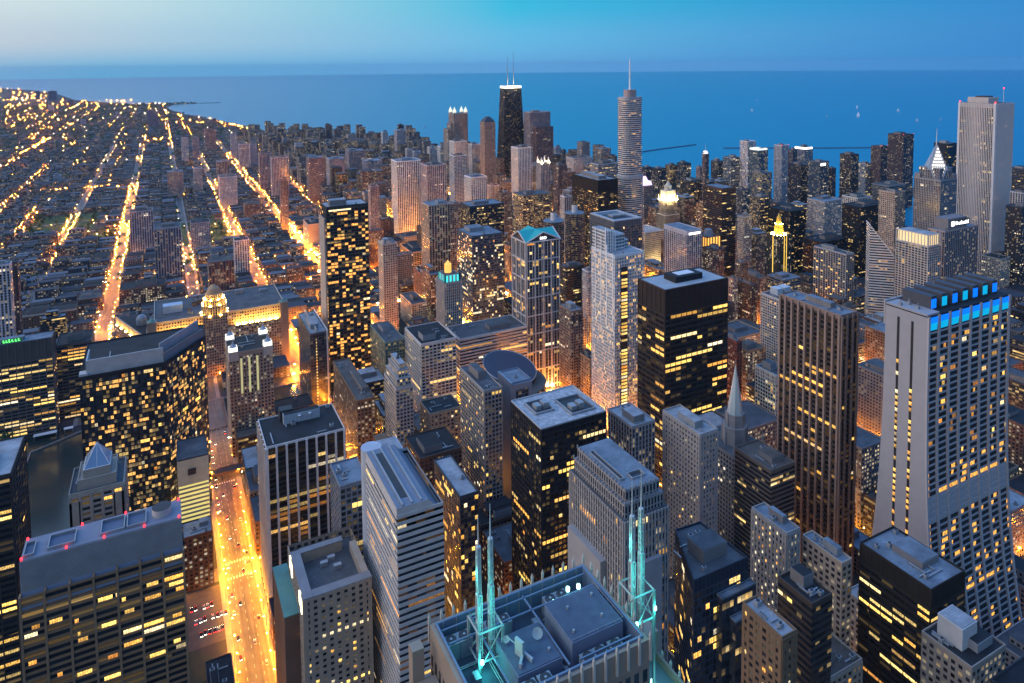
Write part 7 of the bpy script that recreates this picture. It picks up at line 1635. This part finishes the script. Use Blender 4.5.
# ------------------------------------------------------------------ sky and light
w=bpy.data.worlds.new('World'); SC.world=w; w.use_nodes=True; t=w.node_tree; t.nodes.clear()
out=t.nodes.new('ShaderNodeOutputWorld'); bg=t.nodes.new('ShaderNodeBackground'); t.links.new(bg.outputs[0],out.inputs[0])
sky=t.nodes.new('ShaderNodeTexSky'); sky.sky_type='NISHITA'; sky.sun_disc=False; sky.sun_elevation=RAD(2); sky.sun_rotation=RAD(-75); sky.altitude=400; sky.ozone_density=3
tc=N(t,'ShaderNodeTexCoord'); sx=N(t,'ShaderNodeSeparateXYZ',i_Vector=tc.outputs['Generated']); X,Y,Z=sx.outputs
hl=mth(t,'SQRT',mth(t,'ADD',mth(t,'MULTIPLY',X,X),mth(t,'MULTIPLY',Y,Y))); hl=mth(t,'MAXIMUM',hl,.001)
sa=RAD(-80); s=mth(t,'DIVIDE',mth(t,'ADD',mth(t,'MULTIPLY',X,math.sin(sa)),mth(t,'MULTIPLY',Y,math.cos(sa))),hl)
def ramp(fac,stops):
    r=t.nodes.new('ShaderNodeValToRGB'); t.links.new(fac,r.inputs[0]); e=r.color_ramp.elements
    while len(e)>1: e.remove(e[-1])
    e[0].position=stops[0][0]; e[0].color=(*stops[0][1],1)
    for p_,c in stops[1:]: q=e.new(p_); q.color=(*c,1)
    return r.outputs[0]
f=mth(t,'MULTIPLY_ADD',s,.5,.5)
band=ramp(f,[(0,(.0,.10,.38)),(.1,(.0,.165,.45)),(.355,(.02,.36,.56)),(.60,(.38,.52,.58)),(.665,(.47,.55,.58)),(.85,(1.05,.95,.88)),(1,(1.42,1.15,.98))])
horiz=ramp(f,[(0,(.005,.13,.41)),(.1,(.01,.19,.49)),(.355,(.09,.31,.58)),(.62,(.11,.36,.56)),(.68,(.17,.37,.55)),(.85,(.75,.6,.65)),(1,(1.2,.8,.6))])
mid=ramp(f,[(0,(.0,.11,.40)),(.1,(.005,.175,.47)),(.355,(.08,.36,.60)),(.58,(.28,.44,.57)),(.68,(.40,.46,.54)),(.85,(.95,.78,.68)),(1,(1.4,.95,.66))])
el=mth(t,'MULTIPLY',mth(t,'ARCTAN2',Z,hl),180/math.pi)
k1=mth(t,'SMOOTH_MIN',1.,1.,0.) if False else None
def smooth(x,a,b):
    m_=t.nodes.new('ShaderNodeMapRange'); m_.interpolation_type='SMOOTHSTEP'; t.links.new(x,m_.inputs[0]); m_.inputs[1].default_value=a; m_.inputs[2].default_value=b; return m_.outputs[0]
c=mixc(t,smooth(el,-.5,2.2),horiz,mid); c=mixc(t,smooth(el,2.,5.),c,band)
zen=mixc(t,f,(.14,.41,1.12),(.45,.70,1.2)); c=mixc(t,smooth(el,9.,50.),c,zen)
sf=mth(t,'MULTIPLY',smooth(mth(t,'MULTIPLY',mth(t,'DIVIDE',Y,hl),-1.),-.1,.85),mth(t,'SUBTRACT',1.,smooth(el,30.,80.)))
dk=N(t,'ShaderNodeVectorMath',operation='SCALE'); t.links.new(c,dk.inputs[0]); t.links.new(mth(t,'MULTIPLY_ADD',sf,-.5,1.),dk.inputs['Scale']); c=dk.outputs[0]
nk=N(t,'ShaderNodeVectorMath',operation='SCALE'); t.links.new(sky.outputs[0],nk.inputs[0]); nk.inputs['Scale'].default_value=.04
c=mixc(t,1.,c,nk.outputs[0],'ADD')
t.links.new(c,bg.inputs[0]); bg.inputs[1].default_value=1.
sun=bpy.data.lights.new('sun','SUN'); sun.energy=.5; sun.angle=RAD(60); sun.color=(1,.82,.68); so=bpy.data.objects.new('sun',sun); COL.objects.link(so)
dv=Vector((math.sin(sa)*math.cos(RAD(22)),math.cos(sa)*math.cos(RAD(22)),math.sin(RAD(22)))); so.rotation_euler=dv.to_track_quat('Z','Y').to_euler()
SC.view_settings.view_transform='Standard'; SC.view_settings.look='None'; SC.view_settings.exposure=.36; SC.view_settings.gamma=1; SC.view_settings.use_curve_mapping=False
SC.cycles.use_light_tree=True; SC.cycles.max_bounces=4; SC.cycles.diffuse_bounces=2; SC.cycles.glossy_bounces=2; SC.cycles.transmission_bounces=0; SC.cycles.sample_clamp_indirect=3.; SC.cycles.caustics_reflective=False; SC.cycles.caustics_refractive=False
SC.cycles.use_denoising=True

hz=MB(); hz.box(-32000,37500,-37500,37500,-4.5,520,bottom=True)
hm=bpy.data.materials.new('haze_air'); hm.use_nodes=True; t=hm.node_tree; t.nodes.clear(); out=t.nodes.new('ShaderNodeOutputMaterial'); pv=t.nodes.new('ShaderNodeVolumePrincipled'); t.links.new(pv.outputs[0],out.inputs['Volume'])
pv.inputs['Color'].default_value=(.3,.68,1,1); pv.inputs['Density'].default_value=HAZE; hm.cycles.homogeneous_volume=True
if HAZE>0: tag(hz.build('haze',hm),kind='stuff')
SC.cycles.volume_bounces=0
# ------------------------------------------------------------------ lettering as meshes
bpy.context.view_layer.update(); dg=bpy.context.evaluated_depsgraph_get()
for o in [o for o in SC.objects if o.type=='FONT']:
    me=bpy.data.meshes.new_from_object(o.evaluated_get(dg)); n=bpy.data.objects.new('sign_lettering',me); COL.objects.link(n); n.parent=o.parent; n.location=o.location; n.rotation_euler=o.rotation_euler; bpy.data.objects.remove(o)
